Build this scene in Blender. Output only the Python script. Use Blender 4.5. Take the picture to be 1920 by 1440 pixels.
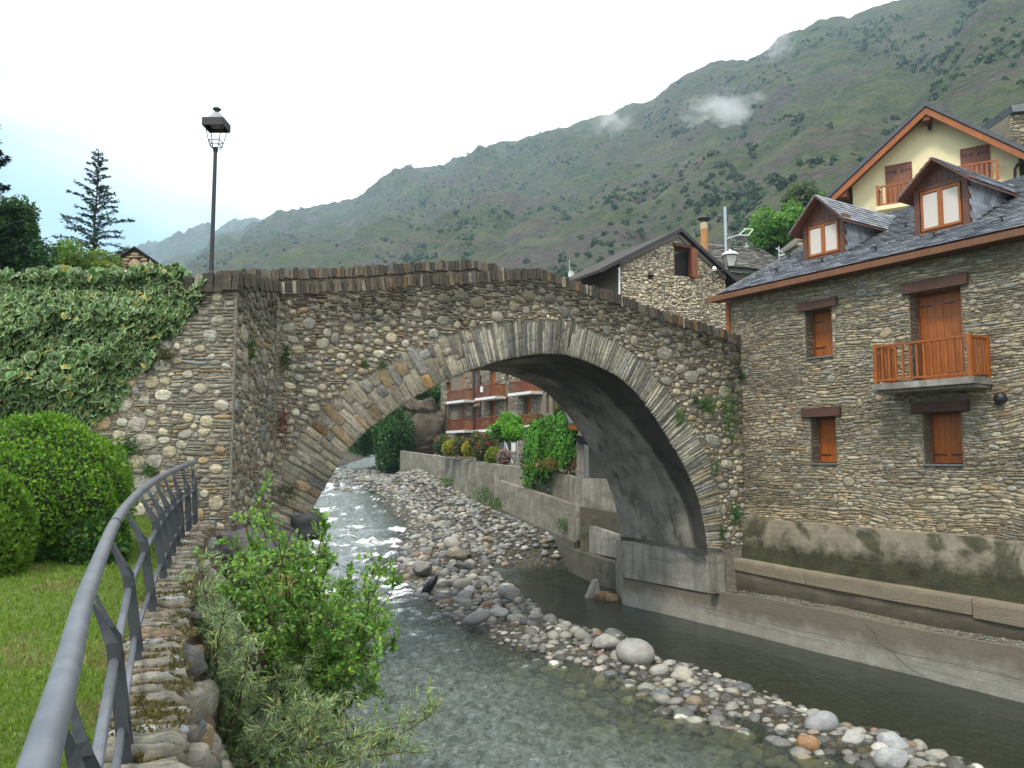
import bpy, math, random
import numpy as np
from mathutils import Vector, Matrix
random.seed(7)
rng = np.random.default_rng(7)
for o in list(bpy.data.objects): bpy.data.objects.remove(o)
S = bpy.context.scene
COL = S.collection
# ------------------------------------------------------------------ camera, sky, sun, exposure
CAMZ = 5.2; PITCH = math.radians(5.26); FPX = 1520.0
cd = bpy.data.cameras.new('camera'); cam = bpy.data.objects.new('camera', cd); COL.objects.link(cam)
cam.location = (0, 0, CAMZ); cam.rotation_euler = (math.pi/2 + PITCH, 0, 0)
cd.sensor_width = 36; cd.lens = FPX/1920*36; cd.clip_start = 0.05; cd.clip_end = 20000
S.camera = cam
SUN_EL = math.radians(56); SUN_AZ = math.radians(215)      # compass angle of the sun, clockwise from +Y
W = bpy.data.worlds.new('World'); S.world = W; W.use_nodes = True
nt = W.node_tree; nt.nodes.clear()
def wn(t, **k):
    n = nt.nodes.new(t)
    for a, b in k.items(): setattr(n, a, b)
    return n
wo = wn('ShaderNodeOutputWorld'); bg1 = wn('ShaderNodeBackground'); bg2 = wn('ShaderNodeBackground'); mx = wn('ShaderNodeMixShader')
sky = wn('ShaderNodeTexSky', sky_type='NISHITA', sun_disc=False, sun_elevation=SUN_EL, sun_rotation=SUN_AZ, altitude=900)
sky.air_density = 1.0; sky.dust_density = 1.6
hs = wn('ShaderNodeHueSaturation'); hs.inputs['Saturation'].default_value = 1.2; hs.inputs['Hue'].default_value = 0.475; nt.links.new(sky.outputs[0], hs.inputs['Color']); nt.links.new(hs.outputs[0], bg1.inputs[0]); bg1.inputs[1].default_value = 0.13
bg2.inputs[0].default_value = (1.0, 0.985, 0.955, 1); bg2.inputs[1].default_value = 1.05
tc = wn('ShaderNodeTexCoord'); mp = wn('ShaderNodeMapping'); mp.inputs['Scale'].default_value = (1, 1, 3.2)
nz = wn('ShaderNodeTexNoise'); nz.inputs['Scale'].default_value = 2.3; nz.inputs['Detail'].default_value = 7; nz.inputs['Roughness'].default_value = 0.52; nz.inputs['Distortion'].default_value = 0.4
nt.links.new(tc.outputs['Generated'], mp.inputs[0]); nt.links.new(mp.outputs[0], nz.inputs[0])
# the cloud sheet is thinner towards the left of the valley
dt = wn('ShaderNodeVectorMath', operation='DOT_PRODUCT'); dt.inputs[1].default_value = (0.95, -0.1, 1.5)
nt.links.new(tc.outputs['Generated'], dt.inputs[0])
ad = wn('ShaderNodeMath', operation='MULTIPLY_ADD'); ad.inputs[1].default_value = 0.75
nt.links.new(nz.outputs[0], ad.inputs[0]); nt.links.new(dt.outputs['Value'], ad.inputs[2])
rp = wn('ShaderNodeMapRange'); rp.interpolation_type = 'SMOOTHSTEP'
rp.inputs[1].default_value = 0.12; rp.inputs[2].default_value = 0.62; rp.inputs[3].default_value = 0.12; rp.inputs[4].default_value = 1.0
nt.links.new(ad.outputs[0], rp.inputs[0])
nt.links.new(rp.outputs[0], mx.inputs[0]); nt.links.new(bg1.outputs[0], mx.inputs[1]); nt.links.new(bg2.outputs[0], mx.inputs[2]); nt.links.new(mx.outputs[0], wo.inputs[0])
sd = bpy.data.lights.new('sun', 'SUN'); sd.energy = 1.7; sd.angle = math.radians(10); sd.color = (1.0, 0.93, 0.82)
sun = bpy.data.objects.new('sun', sd); COL.objects.link(sun)
sv = Vector((math.sin(SUN_AZ)*math.cos(SUN_EL), math.cos(SUN_AZ)*math.cos(SUN_EL), math.sin(SUN_EL)))
sun.rotation_euler = sv.to_track_quat('Z', 'Y').to_euler(); sun.location = (0, 0, 60)
S.view_settings.view_transform = 'Standard'; S.view_settings.look = 'None'
S.view_settings.exposure = 1.05; S.view_settings.gamma = 1; S.view_settings.use_curve_mapping = False
S.render.resolution_x = 1024; S.render.resolution_y = 768
S.cycles.max_bounces = 6; S.cycles.transparent_max_bounces = 12; S.cycles.volume_bounces = 1
S.cycles.caustics_reflective = False; S.cycles.caustics_refractive = False

# ------------------------------------------------------------------ surveying: photo pixel -> place
CP, SP = math.cos(PITCH), math.sin(PITCH)
def ray(px, py):
    a = (px-960)/FPX; b = -(py-720)/FPX
    return np.array((a, CP - b*SP, SP + b*CP))
CAM = np.array((0, 0, CAMZ))
def PY(px, py, Y): d = ray(px, py); return CAM + d*(Y/d[1])
def PZ(px, py, z): d = ray(px, py); return CAM + d*((z-CAMZ)/d[2])
class Plane:
    """vertical (or tilted) frame: O origin, U to the right, V up, N outwards (towards the viewer)"""
    def __init__(s, O, U, V=(0, 0, 1)):
        if len(U) == 2: U = (U[0], U[1], 0)
        s.O = np.array(O, float); s.U = np.array(U, float); s.U /= np.linalg.norm(s.U)
        s.V = np.array(V, float); s.V /= np.linalg.norm(s.V)
        s.N = np.cross(s.U, s.V); s.N /= np.linalg.norm(s.N)
    def hit(s, px, py):
        d = ray(px, py); t = np.dot(s.O - CAM, s.N)/np.dot(d, s.N); return CAM + d*t
    def uv(s, px, py):
        p = s.hit(px, py) - s.O; return float(p @ s.U), float(p @ s.V)
    def pt(s, u, v, n=0.0): return s.O + s.U*u + s.V*v + s.N*n
    def off(s, n): return Plane(s.O + s.N*n, s.U, s.V)

# ------------------------------------------------------------------ numpy noise
def _h(ix, iy, seed):
    n = (ix.astype(np.int64)*374761393 + iy.astype(np.int64)*668265263 + seed*974634777) & 0x7fffffff
    n = ((n ^ (n >> 13))*1274126177) & 0x7fffffff
    return ((n ^ (n >> 16)) & 0xffff)/65535.0
def vnoise(x, y, seed=0):
    x = np.asarray(x, float); y = np.asarray(y, float)
    ix = np.floor(x); iy = np.floor(y); fx = x-ix; fy = y-iy
    fx = fx*fx*(3-2*fx); fy = fy*fy*(3-2*fy)
    a = _h(ix, iy, seed); b = _h(ix+1, iy, seed); c = _h(ix, iy+1, seed); d = _h(ix+1, iy+1, seed)
    return (a*(1-fx)+b*fx)*(1-fy) + (c*(1-fx)+d*fx)*fy
def fbm(x, y, oct=5, seed=0, gain=.5, lac=2.03):
    s = 0; a = 1; t = 0
    for i in range(oct):
        s = s + a*vnoise(x, y, seed+i*17); t += a; a *= gain; x = np.asarray(x)*lac+3.1; y = np.asarray(y)*lac+7.7
    return s/t
def sstep(a, b, x):
    t = np.clip((np.asarray(x, float)-a)/(b-a), 0, 1); return t*t*(3-2*t)

# ------------------------------------------------------------------ materials
MATS = {}
class NT:
    def __init__(s, name):
        s.m = bpy.data.materials.new(name); s.m.use_nodes = True; s.t = s.m.node_tree
        s.b = s.t.nodes['Principled BSDF']; s.out = s.t.nodes['Material Output']; MATS[name] = s.m
    def n(s, t, **k):
        x = s.t.nodes.new(t)
        for a, b in k.items(): setattr(x, a, b)
        return x
    def l(s, a, b): s.t.links.new(a, b)
    def setv(s, x, i, v):
        if hasattr(v, 'links') or isinstance(v, bpy.types.NodeSocket): s.l(v, x.inputs[i])
        else: x.inputs[i].default_value = v
    def coord(s, kind='Object', scale=(1, 1, 1), rot=(0, 0, 0)):
        c = s.n('ShaderNodeTexCoord'); m = s.n('ShaderNodeMapping'); m.inputs['Scale'].default_value = scale; m.inputs['Rotation'].default_value = rot
        s.l(c.outputs[kind], m.inputs[0]); return m.outputs[0]
    def noise(s, co, scale, detail=4, rough=.55, dist=0):
        x = s.n('ShaderNodeTexNoise'); s.l(co, x.inputs['Vector']); x.inputs['Scale'].default_value = scale
        x.inputs['Detail'].default_value = detail; x.inputs['Roughness'].default_value = rough; x.inputs['Distortion'].default_value = dist
        return x.outputs['Fac']
    def vor(s, co, scale, feature='F1', rnd=1.0, out='Distance'):
        x = s.n('ShaderNodeTexVoronoi', feature=feature); s.l(co, x.inputs['Vector']); x.inputs['Scale'].default_value = scale
        x.inputs['Randomness'].default_value = rnd; return x.outputs[out]
    def rng(s, v, a, b, c=0., d=1.):
        x = s.n('ShaderNodeMapRange'); s.l(v, x.inputs[0])
        for i, k in enumerate((a, b, c, d)): x.inputs[i+1].default_value = k
        return x.outputs[0]
    def math(s, op, a, b=0.):
        x = s.n('ShaderNodeMath', operation=op); s.setv(x, 0, a); s.setv(x, 1, b); return x.outputs[0]
    def mix(s, f, a, b, mode='MIX'):
        x = s.n('ShaderNodeMix', data_type='RGBA', blend_type=mode); s.setv(x, 0, f)
        for i, v in ((6, a), (7, b)):
            if isinstance(v, bpy.types.NodeSocket): s.l(v, x.inputs[i])
            else: x.inputs[i].default_value = (*v, 1) if len(v) == 3 else v
        return x.outputs[2]
    def attr(s, name='tint'):
        x = s.n('ShaderNodeAttribute', attribute_name=name); return x.outputs['Color']
    def sep(s, co):
        x = s.n('ShaderNodeSeparateXYZ'); s.l(co, x.inputs[0]); return x.outputs
    def hsvv(s, col, v):
        x = s.n('ShaderNodeHueSaturation'); s.l(col, x.inputs['Color']); s.setv(x, 'Value', v); return x.outputs[0]
    def bump(s, h, strength=.5, dist=.02):
        x = s.n('ShaderNodeBump'); s.l(h, x.inputs['Height']); x.inputs['Strength'].default_value = strength; x.inputs['Distance'].default_value = dist
        s.l(x.outputs[0], s.b.inputs['Normal']); return x.outputs[0]
    def color(s, c):
        if isinstance(c, bpy.types.NodeSocket): s.l(c, s.b.inputs['Base Color'])
        else: s.b.inputs['Base Color'].default_value = (*c, 1)
    def rough(s, r): s.setv(s.b, 'Roughness', r)

def mat_plain(name, col, rough=.6, var=.25, scale=6, bump=.2, metal=0, bdist=.01, stretch=(1, 1, 1)):
    t = NT(name); co = t.coord(scale=stretch); n = t.noise(co, scale, 6, .6)
    t.color(t.mix(n, tuple(c*(1-var) for c in col), tuple(min(1, c*(1+var)) for c in col)))
    t.rough(rough); t.b.inputs['Metallic'].default_value = metal
    if bump: t.bump(t.noise(co, scale*5, 5, .65), bump, bdist)
    return t.m
def mat_stone(name, gloss=.72, stretch=(1, 1, 4), amt=.5, fol=True, bump=.6, bd=.02):
    t = NT(name); co = t.coord(scale=stretch); co1 = t.coord()
    a = t.noise(co, 6, 7, .62, .6); b = t.noise(co1, 1.3, 4, .6); c = t.noise(co1, 45, 4, .7)
    base = t.attr()
    v = t.math('MULTIPLY', t.rng(a, .3, .7, 1-amt, 1+amt*.8), t.rng(b, .3, .7, .8, 1.2))
    v = t.math('MULTIPLY', v, t.rng(c, .3, .7, .75, 1.22))
    col = t.hsvv(base, v)
    li = t.rng(t.noise(co1, 17, 5, .7), .60, .72, 0, .35)
    col = t.mix(li, col, (.36, .33, .26)); col = t.mix(t.rng(t.noise(co1, 7, 5, .7), .56, .66, 0, .55), col, (.10, .085, .045))
    t.color(col); t.rough(gloss)
    t.bump(t.math('ADD', t.math('MULTIPLY', a, 1.0), t.math('MULTIPLY', c, .5)), bump, bd)
    return t.m
LOCM = {}
def mat_locstone(name, base_name, gloss=.78, amt=.5, bump=.8, bd=.02, sx=2.2, sy=26):
    t = NT(name); at = t.n('ShaderNodeAttribute', attribute_name='loc'); m = t.n('ShaderNodeMapping'); m.inputs['Scale'].default_value = (sx, sy, 4); t.l(at.outputs['Vector'], m.inputs[0])
    a = t.noise(m.outputs[0], 1.0, 5, .62, .5); co1 = t.coord(); b = t.noise(co1, 9, 5, .65); c = t.noise(co1, 34, 4, .75); e = t.noise(co1, .8, 4, .6)
    v = t.math('MULTIPLY', t.rng(a, .3, .7, 1-amt, 1+amt*.8), t.rng(b, .32, .68, .62, 1.28)); v = t.math('MULTIPLY', v, t.rng(c, .33, .67, .58, 1.32))
    col = t.hsvv(t.attr(), t.math('MULTIPLY', v, t.rng(e, .35, .65, .85, 1.15)))
    col = t.mix(t.rng(t.noise(co1, 13, 5, .7), .58, .70, 0, .45), col, (.52, .47, .36)); col = t.mix(t.rng(t.noise(t.coord(rot=(.3, 0, .4)), 11, 5, .7), .62, .72, 0, .5), col, (.10, .078, .052))
    t.color(col); t.rough(gloss); t.bump(t.math('ADD', a, t.math('ADD', t.math('MULTIPLY', c, .7), t.math('MULTIPLY', b, .8))), bump, bd); LOCM[base_name] = t.m; return t.m
def mat_leaf(name, trans=.35, rough=.45, var=True):
    t = NT(name); col = t.attr(); t.color(col); t.rough(rough)
    t.b.inputs['Specular IOR Level'].default_value = .35
    tr = t.n('ShaderNodeBsdfTranslucent'); t.l(t.hsvv(col, 1.6), tr.inputs[0])
    m = t.n('ShaderNodeMixShader'); m.inputs[0].default_value = trans
    t.l(t.b.outputs[0], m.inputs[1]); t.l(tr.outputs[0], m.inputs[2]); t.l(m.outputs[0], t.out.inputs[0])
    return t.m

# ------------------------------------------------------------------ object helpers
def tag(o, label=None, cat=None, group=None, kind=None):
    if label: o['label'] = label
    if cat: o['category'] = cat
    if group: o['group'] = group
    if kind: o['kind'] = kind
    return o
def thing(name, label, cat, loc=(0, 0, 0), group=None, kind=None, rotz=0):
    o = bpy.data.objects.new(name, None); COL.objects.link(o); o.location = [float(v) for v in loc]; o.rotation_euler = (0, 0, rotz)
    o.empty_display_size = .2
    return tag(o, label, cat, group, kind)
def mk(name, V, F, m=None, parent=None, tint=None, smooth=False, attrs=None, mats=None, mi=None, world=True):
    """V (n,3) in world coordinates; F list/array of faces. With a parent the mesh is made relative to it."""
    V = np.asarray(V, float).reshape(-1, 3)
    if parent is not None and world:
        p = parent; off = np.zeros(3)
        while p is not None: off = off + np.array(p.location); p = p.parent
        V = V - off
    me = bpy.data.meshes.new(name)
    if isinstance(F, np.ndarray):
        nf, k = F.shape
        me.vertices.add(len(V)); me.vertices.foreach_set('co', V.astype(np.float32).ravel())
        me.loops.add(nf*k); me.loops.foreach_set('vertex_index', F.astype(np.int32).ravel())
        me.polygons.add(nf); me.polygons.foreach_set('loop_start', np.arange(0, nf*k, k, dtype=np.int32))
        me.polygons.foreach_set('loop_total', np.full(nf, k, np.int32))
        me.update(calc_edges=True)
    else:
        me.from_pydata([tuple(v) for v in V], [], [tuple(int(i) for i in f) for f in F]); me.update()
    if tint is not None:
        tint = np.asarray(tint, float)
        if tint.ndim == 1: tint = np.tile(tint, (len(V), 1))
        c = np.ones((len(V), 4), np.float32); c[:, :3] = tint
        at = me.color_attributes.new('tint', 'FLOAT_COLOR', 'POINT'); at.data.foreach_set('color', c.ravel())
    for k, v in (attrs or {}).items():
        v = np.asarray(v, np.float32)
        if v.ndim == 2: at = me.attributes.new(k, 'FLOAT_VECTOR', 'POINT'); at.data.foreach_set('vector', v.ravel())
        else: at = me.attributes.new(k, 'FLOAT', 'POINT'); at.data.foreach_set('value', v)
    if smooth: me.polygons.foreach_set('use_smooth', np.ones(len(me.polygons), bool))
    for x in (mats or ([m] if m else [])): me.materials.append(x)
    if mi is not None: me.polygons.foreach_set('material_index', np.asarray(mi, np.int32))
    me.update()
    o = bpy.data.objects.new(name, me); COL.objects.link(o)
    if parent is not None: o.parent = parent
    return o
class MB:
    """collects boxes, bars and tubes into one mesh (world coordinates)"""
    def __init__(s): s.v = []; s.f = []
    def add(s, V, F):
        n = len(s.v); s.v.extend([tuple(float(c) for c in x) for x in V]); s.f.extend([tuple(i+n for i in f) for f in F]); return s
    def hexa(s, P):   # 8 points: bottom 4 ccw, top 4 ccw
        return s.add(P, [(3, 2, 1, 0), (4, 5, 6, 7), (0, 1, 5, 4), (1, 2, 6, 5), (2, 3, 7, 6), (3, 0, 4, 7)])
    def box(s, a, b):
        x0, y0, z0 = a; x1, y1, z1 = b
        return s.hexa([(x0, y0, z0), (x1, y0, z0), (x1, y1, z0), (x0, y1, z0), (x0, y0, z1), (x1, y0, z1), (x1, y1, z1), (x0, y1, z1)])
    def pbox(s, pl, u0, u1, v0, v1, n0, n1):   # box in a plane frame, n0 = back, n1 = front
        P = [pl.pt(u0, v0, n1), pl.pt(u1, v0, n1), pl.pt(u1, v0, n0), pl.pt(u0, v0, n0), pl.pt(u0, v1, n1), pl.pt(u1, v1, n1), pl.pt(u1, v1, n0), pl.pt(u0, v1, n0)]
        return s.hexa(P)
    def quadprism(s, pl, pts, n0, n1):         # polygon (u,v) list extruded n0..n1
        k = len(pts); V = [pl.pt(u, v, n1) for u, v in pts] + [pl.pt(u, v, n0) for u, v in pts]
        F = [tuple(range(k)), tuple(range(2*k-1, k-1, -1))] + [(i, i+k, (i+1) % k + k, (i+1) % k) for i in range(k)]
        return s.add(V, F)
    def bar(s, a, b, w, h, up=(0, 0, 1)):
        a = Vector(a); b = Vector(b); d = (b-a).normalized(); up = Vector(up)
        x = d.cross(up)
        if x.length < 1e-3: x = d.cross(Vector((0, 1, 0)))
        x.normalize(); y = x.cross(d).normalized()
        P = [p + x*(sx*w/2) + y*(sy*h/2) for p in (a, b) for sx, sy in ((-1, -1), (1, -1), (1, 1), (-1, 1))]
        return s.add(P, [(0, 3, 2, 1), (4, 5, 6, 7), (0, 1, 5, 4), (1, 2, 6, 5), (2, 3, 7, 6), (3, 0, 4, 7)])
    def tube(s, pts, r, k=8, cap=True):
        pts = [Vector([float(c) for c in p]) for p in pts]; n0 = len(s.v); rr = r if hasattr(r, '__len__') else [r]*len(pts)
        ref = None
        for i, p in enumerate(pts):
            d = (pts[min(i+1, len(pts)-1)] - pts[max(i-1, 0)])
            d = d.normalized() if d.length > 1e-9 else Vector((0, 0, 1))
            if ref is None: ref = d.orthogonal().normalized()
            x = (ref - d*ref.dot(d)); x = x.normalized() if x.length > 1e-6 else d.orthogonal().normalized(); ref = x; y = d.cross(x)
            for j in range(k):
                a = 2*math.pi*j/k; q = p + (x*math.cos(a) + y*math.sin(a))*rr[i]; s.v.append((q.x, q.y, q.z))
        for i in range(len(pts)-1):
            for j in range(k):
                a = n0+i*k+j; b = n0+i*k+(j+1) % k; s.f.append((a, b, b+k, a+k))
        if cap:
            s.f.append(tuple(n0+j for j in range(k-1, -1, -1))); s.f.append(tuple(n0+(len(pts)-1)*k+j for j in range(k)))
        return s
    def lathe(s, c, prof, k=12, rot=0, sq=False):  # prof: (r,z) list, round c
        n0 = len(s.v)
        for r, z in prof:
            for j in range(k):
                a = 2*math.pi*j/k + rot; s.v.append((c[0]+r*math.cos(a), c[1]+r*math.sin(a), c[2]+z))
        for i in range(len(prof)-1):
            for j in range(k):
                a = n0+i*k+j; b = n0+i*k+(j+1) % k; s.f.append((a, b, b+k, a+k))
        s.f.append(tuple(n0+j for j in range(k-1, -1, -1))); s.f.append(tuple(n0+(len(prof)-1)*k+j for j in range(k)))
        return s
    def build(s, name, m, parent=None, smooth=False, tint=None):
        o = mk(name, np.array(s.v), s.f, m, parent, smooth=smooth, tint=tint); return o

# ------------------------------------------------------------------ masonry
def stone_verts(pl, u, v, w, h, ang=0., e=3.0, d=.05, k=10, jit=.10, back=-.03, flat=.72):
    """a pillow-shaped stone on a wall frame; returns V (3k+1,3)"""
    th = np.arange(k)*2*math.pi/k + rng.uniform(-.12, .12, k) + (.5*2*math.pi/k)
    c = np.cos(th); s_ = np.sin(th)
    r = 1/np.maximum((np.abs(c)**e + np.abs(s_)**e)**(1/e), 1e-6)
    r = r*(1+rng.uniform(-jit, jit, k))
    x = c*r*w/2; y = s_*r*h/2
    ca, sa = math.cos(ang), math.sin(ang)
    tx, ty = rng.uniform(-.25, .25, 2)*d
    rings = []; loc = []; rz_ = rng.uniform(0, 50)
    for sc, dep in ((1., back), (1., d*.55), (flat, d)):
        X = x*sc; Y = y*(sc if sc == 1 else min(1, flat+.03))
        D = dep + (tx*X/(w/2) + ty*Y/(h/2) if dep > 0 else 0) + (rng.uniform(-.12, .12, k)*d if dep > 0 else 0)
        a = u + X*ca - Y*sa; b = v + X*sa + Y*ca
        loc.append(np.stack([X, Y, D + np.zeros(k)], 1)); rings.append(pl.O + np.outer(a, pl.U) + np.outer(b, pl.V) + np.outer(D, pl.N))
    cen = pl.pt(u, v, d*1.06)[None]
    L = np.vstack(loc+[np.zeros((1, 3))]); L[-1, 2] = d
    if h > w*1.3: L = L[:, [1, 0, 2]]
    return np.vstack(rings+[cen]), L+[rz_, rz_*.7, 0]
_SF = {}
def stone_faces(k):
    if k not in _SF:
        F = []
        for r in (0, 1):
            for i in range(k):
                a = r*k+i; b = r*k+(i+1) % k; F.append((a, b, b+k)); F.append((a, b+k, a+k))
        for i in range(k): F.append((2*k+i, 2*k+(i+1) % k, 3*k))
        _SF[k] = np.array(F)
    return _SF[k]
def lay_stones(stones, pl, mat, parent, name='stone', stuff='rubble', most=300, flatshade=False):
    """stones: list of dict(u,v,w,h,[ang,e,d,jit],tint). The largest become parts, the rest one stuff part."""
    order = sorted(range(len(stones)), key=lambda i: -stones[i]['w']*stones[i]['h']*stones[i].get('pri', 1))
    big = set(order[:most]); VV = []; FF = []; TT = []; LL = []; n = 0; mat = LOCM.get(mat.name, mat)
    for i, q in enumerate(stones):
        k = q.get('k', 10)
        P = q.get('pl', pl)
        V, L = stone_verts(P, q['u'], q['v'], q['w'], q['h'], q.get('ang', 0), q.get('e', 3), q.get('d', .05), k, q.get('jit', .1), q.get('back', -.03), q.get('flat', .72))
        T = np.tile(np.array(q['tint'])*[1.02, 1.0, .94], (len(V), 1))
        if i in big: mk(name, V, stone_faces(k), mat, parent, tint=T, smooth=not flatshade, attrs=dict(loc=L))
        else: VV.append(V); FF.append(stone_faces(k)+n); TT.append(T); LL.append(L); n += len(V)
    if VV:
        o = mk(stuff, np.vstack(VV), np.vstack(FF), mat, parent, tint=np.vstack(TT), smooth=not flatshade, attrs=dict(loc=np.vstack(LL))); o['kind'] = 'stuff'
def pick(pal):
    w = np.array([p[0] for p in pal], float); i = rng.choice(len(pal), p=w/w.sum())
    c = np.array(pal[i][1])*rng.uniform(.75, 1.22); return c*(1+rng.uniform(-.022, .022, 3))
def pack(u0, u1, v0, v1, inside, pal, cob=((.34, 20), (.26, 60), (.18, 150)), row=(.05, .10), wid=(.14, .45), gap=.012, res=.02, warp=.06, depth=.05, tintf=None, cobaspect=(.55, .95), cobpal=None, seed=0, skip=0.0, dens=None):
    """cobbles thrown first, then thin courses run through what is left"""
    nu = int((u1-u0)/res)+1; nv = int((v1-v0)/res)+1
    uu = u0 + (np.arange(nu)+.5)*res; vv = v0 + (np.arange(nv)+.5)*res
    UU, VV = np.meshgrid(uu, vv); free = inside(UU, VV)
    out = []
    for size, cnt in cob:
        idx = np.argwhere(free)
        if not len(idx): break
        tries = 0; made = 0
        while made < cnt and tries < cnt*14:
            tries += 1; j, i = idx[rng.integers(len(idx))]
            if not free[j, i]: continue
            cu, cv = uu[i], vv[j]
            if dens is not None and rng.random() > dens(cu, cv): continue
            w = size*rng.uniform(.75, 1.25); h = w*rng.uniform(*cobaspect); a = rng.normal(0, .15)
            if rng.random() < .07: w, h = h, w
            m = int(max(w, h)/2/res)+2
            j0, j1, i0, i1 = j-m, j+m+1, i-m, i+m+1
            if j0 < 0 or i0 < 0 or j1 > nv or i1 > nu: continue
            X = UU[j0:j1, i0:i1]-cu; Y = VV[j0:j1, i0:i1]-cv
            e = (np.abs(X*math.cos(a)+Y*math.sin(a))/(w/2+gap))**2.4 + (np.abs(-X*math.sin(a)+Y*math.cos(a))/(h/2+gap))**2.4 < 1
            if (free[j0:j1, i0:i1] | ~e).all():
                free[j0:j1, i0:i1] &= ~e; made += 1
                an = rng.random() < .5; out.append(dict(u=cu, v=cv, w=w, h=h, ang=a, e=rng.uniform(2.6, 5) if an else rng.uniform(2.0, 2.8), d=depth*rng.uniform(.7, 1.3), tint=pick(cobpal or pal), jit=.15 if an else .07, k=8 if an else 10, flat=.84 if an else .76))
    # courses
    sd = seed*31+5
    wf = lambda u, v: warp*(fbm(u*.55+9, v*.5+seed, 3, sd)-.5)*2
    v = v0
    while v < v1:
        rh = rng.uniform(*row); u = u0 + rng.uniform(0, .2)
        while u < u1:
            wl = rng.uniform(*wid)*(.6+.8*rh/row[1]); cu = u+wl/2; off = float(wf(cu, v)); cv = v+rh/2+off
            j = int((cv-v0)/res)
            if 0 <= j < nv:
                i0 = int((u-u0)/res); i1 = min(nu, int((u+wl-u0)/res)+1)
                r = free[j, i0:i1]
                jb = max(0, int((cv-rh*.3-v0)/res)); jt = min(nv-1, int((cv+rh*.3-v0)/res))
                r = r & free[jb, i0:i1] & free[jt, i0:i1]
                if r.any():
                    a = int(np.argmax(r)); b = a
                    while b < len(r) and r[b]: b += 1
                    ww = (b-a)*res
                    if ww > .05 and rng.random() > (skip(cu, cv) if callable(skip) else skip):
                        slope = float(wf(cu+.1, v)-wf(cu-.1, v))/.2
                        parts = [(0, rh)] if rng.random() > .22 or rh < row[0]*1.3 else [(0, rh*.48), (rh*.52, rh)]
                        for p0, p1 in parts:
                            hh = (p1-p0)-gap*.7
                            out.append(dict(u=uu[0]+(i0+a)*res+ww/2-res/2, v=v+off+(p0+p1)/2, w=max(.04, ww-gap), h=hh*rng.uniform(.8, 1.08), ang=slope+rng.normal(0, .04), e=rng.uniform(2.6, 5), d=depth*rng.uniform(.5, 1.25), tint=pick(pal), jit=.13, k=8))
                    u += max(.05, (a+(b-a))*res if b > a else wl); continue
            u += wl
        v += rh
    if tintf:
        for q in out: q['tint'] = tintf(q['u'], q['v'], q['tint'])
    return out
M_STONE = mat_stone('wall_stone')
M_STONEV = mat_stone('slab_stone', stretch=(1.0, 1.0, 1.0), amt=.4)
M_VOUS = mat_stone('voussoir_stone', stretch=(5, 3, 1.2), amt=.55, bump=.9)
mat_locstone('rubble_stone', 'wall_stone'); mat_locstone('ring_stone', 'voussoir_stone', amt=.55, bump=1., sx=1.6, sy=22)
M_ROCK = mat_stone('river_rock', gloss=.62, stretch=(1, 1, 1.6), amt=.25, bump=.35, bd=.01)
def mat_mortar(name, col, dark, sc=7):
    t = NT(name); co = t.coord(scale=(1, 1, 2.6)); co1 = t.coord()
    cs = t.coord(scale=(1, 1, 3.4)); a = t.vor(cs, sc*1.6, 'DISTANCE_TO_EDGE'); n = t.noise(co1, 9, 6, .65); n2 = t.noise(co1, .7, 4, .6); f = t.noise(co1, 38, 4, .7)
    vc = t.n('ShaderNodeTexVoronoi'); t.l(cs, vc.inputs['Vector']); vc.inputs['Scale'].default_value = sc*1.6
    c = t.mix(t.rng(n, .3, .7), dark, col); c = t.hsvv(c, t.rng(t.sep(vc.outputs['Color'])[0], 0, 1, .62, 1.32)); c = t.hsvv(c, t.rng(f, .35, .65, .8, 1.2)); c = t.mix(t.rng(a, 0, .07, .55, 0), c, tuple(x*.4 for x in dark)); c = t.mix(t.rng(n2, .35, .65, 0, .5), c, tuple(x*.55 for x in col))
    t.color(c); t.rough(.9)
    t.bump(t.math('ADD', t.rng(a, 0, .12), t.math('MULTIPLY', n, .9)), .9, .04); return t.m
M_MORT = mat_mortar('lime_mortar', (.42, .375, .295), (.27, .235, .18))
M_MORTD = mat_mortar('dark_mortar', (.115, .095, .07), (.055, .045, .03))
M_MORTH = mat_mortar('house_mortar', (.42, .365, .27), (.26, .215, .155), 10)
def mat_concrete(name, col=(.30, .27, .215), moss=.0, wet=.5, seed=0.):
    t = NT(name); co = t.coord(); drip = t.coord(scale=(1.6, 1.6, .22)); bd = t.coord(scale=(.08, .08, 5.5))
    n = t.noise(co, 1.1, 7, .62); f = t.noise(co, 22, 6, .72); d = t.noise(drip, 2.6, 5, .6, .2); b = t.noise(bd, 1.0, 3, .5)
    c = t.mix(t.rng(n, .32, .68), tuple(x*.62 for x in col), tuple(x*1.28 for x in col))
    c = t.mix(t.rng(d, .46, .60, 0, wet), c, (.085, .068, .045)); c = t.mix(t.rng(t.noise(t.coord(scale=(.5, .5, 1.4)), .9, 5, .65, .8), .50, .58, 0, wet), c, (.11, .088, .06))
    c = t.mix(t.rng(t.noise(co, 2.2, 5, .7), .62, .70, 0, .5), c, (.42, .41, .38))
    if moss:
        z = t.noise(co, 1.7, 5, .65); c = t.mix(t.rng(z, .62-moss*.35, .74-moss*.3, 0, .85), c, (.045, .052, .018))
    c = t.mix(t.rng(f, .3, .7, 0, .45), c, tuple(x*.5 for x in col))
    t.color(c); t.rough(t.rng(d, .45, .6, .85, .6)); t.bump(t.math('ADD', t.math('MULTIPLY', b, .7), t.math('ADD', n, f)), .6, .03); return t.m
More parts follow.
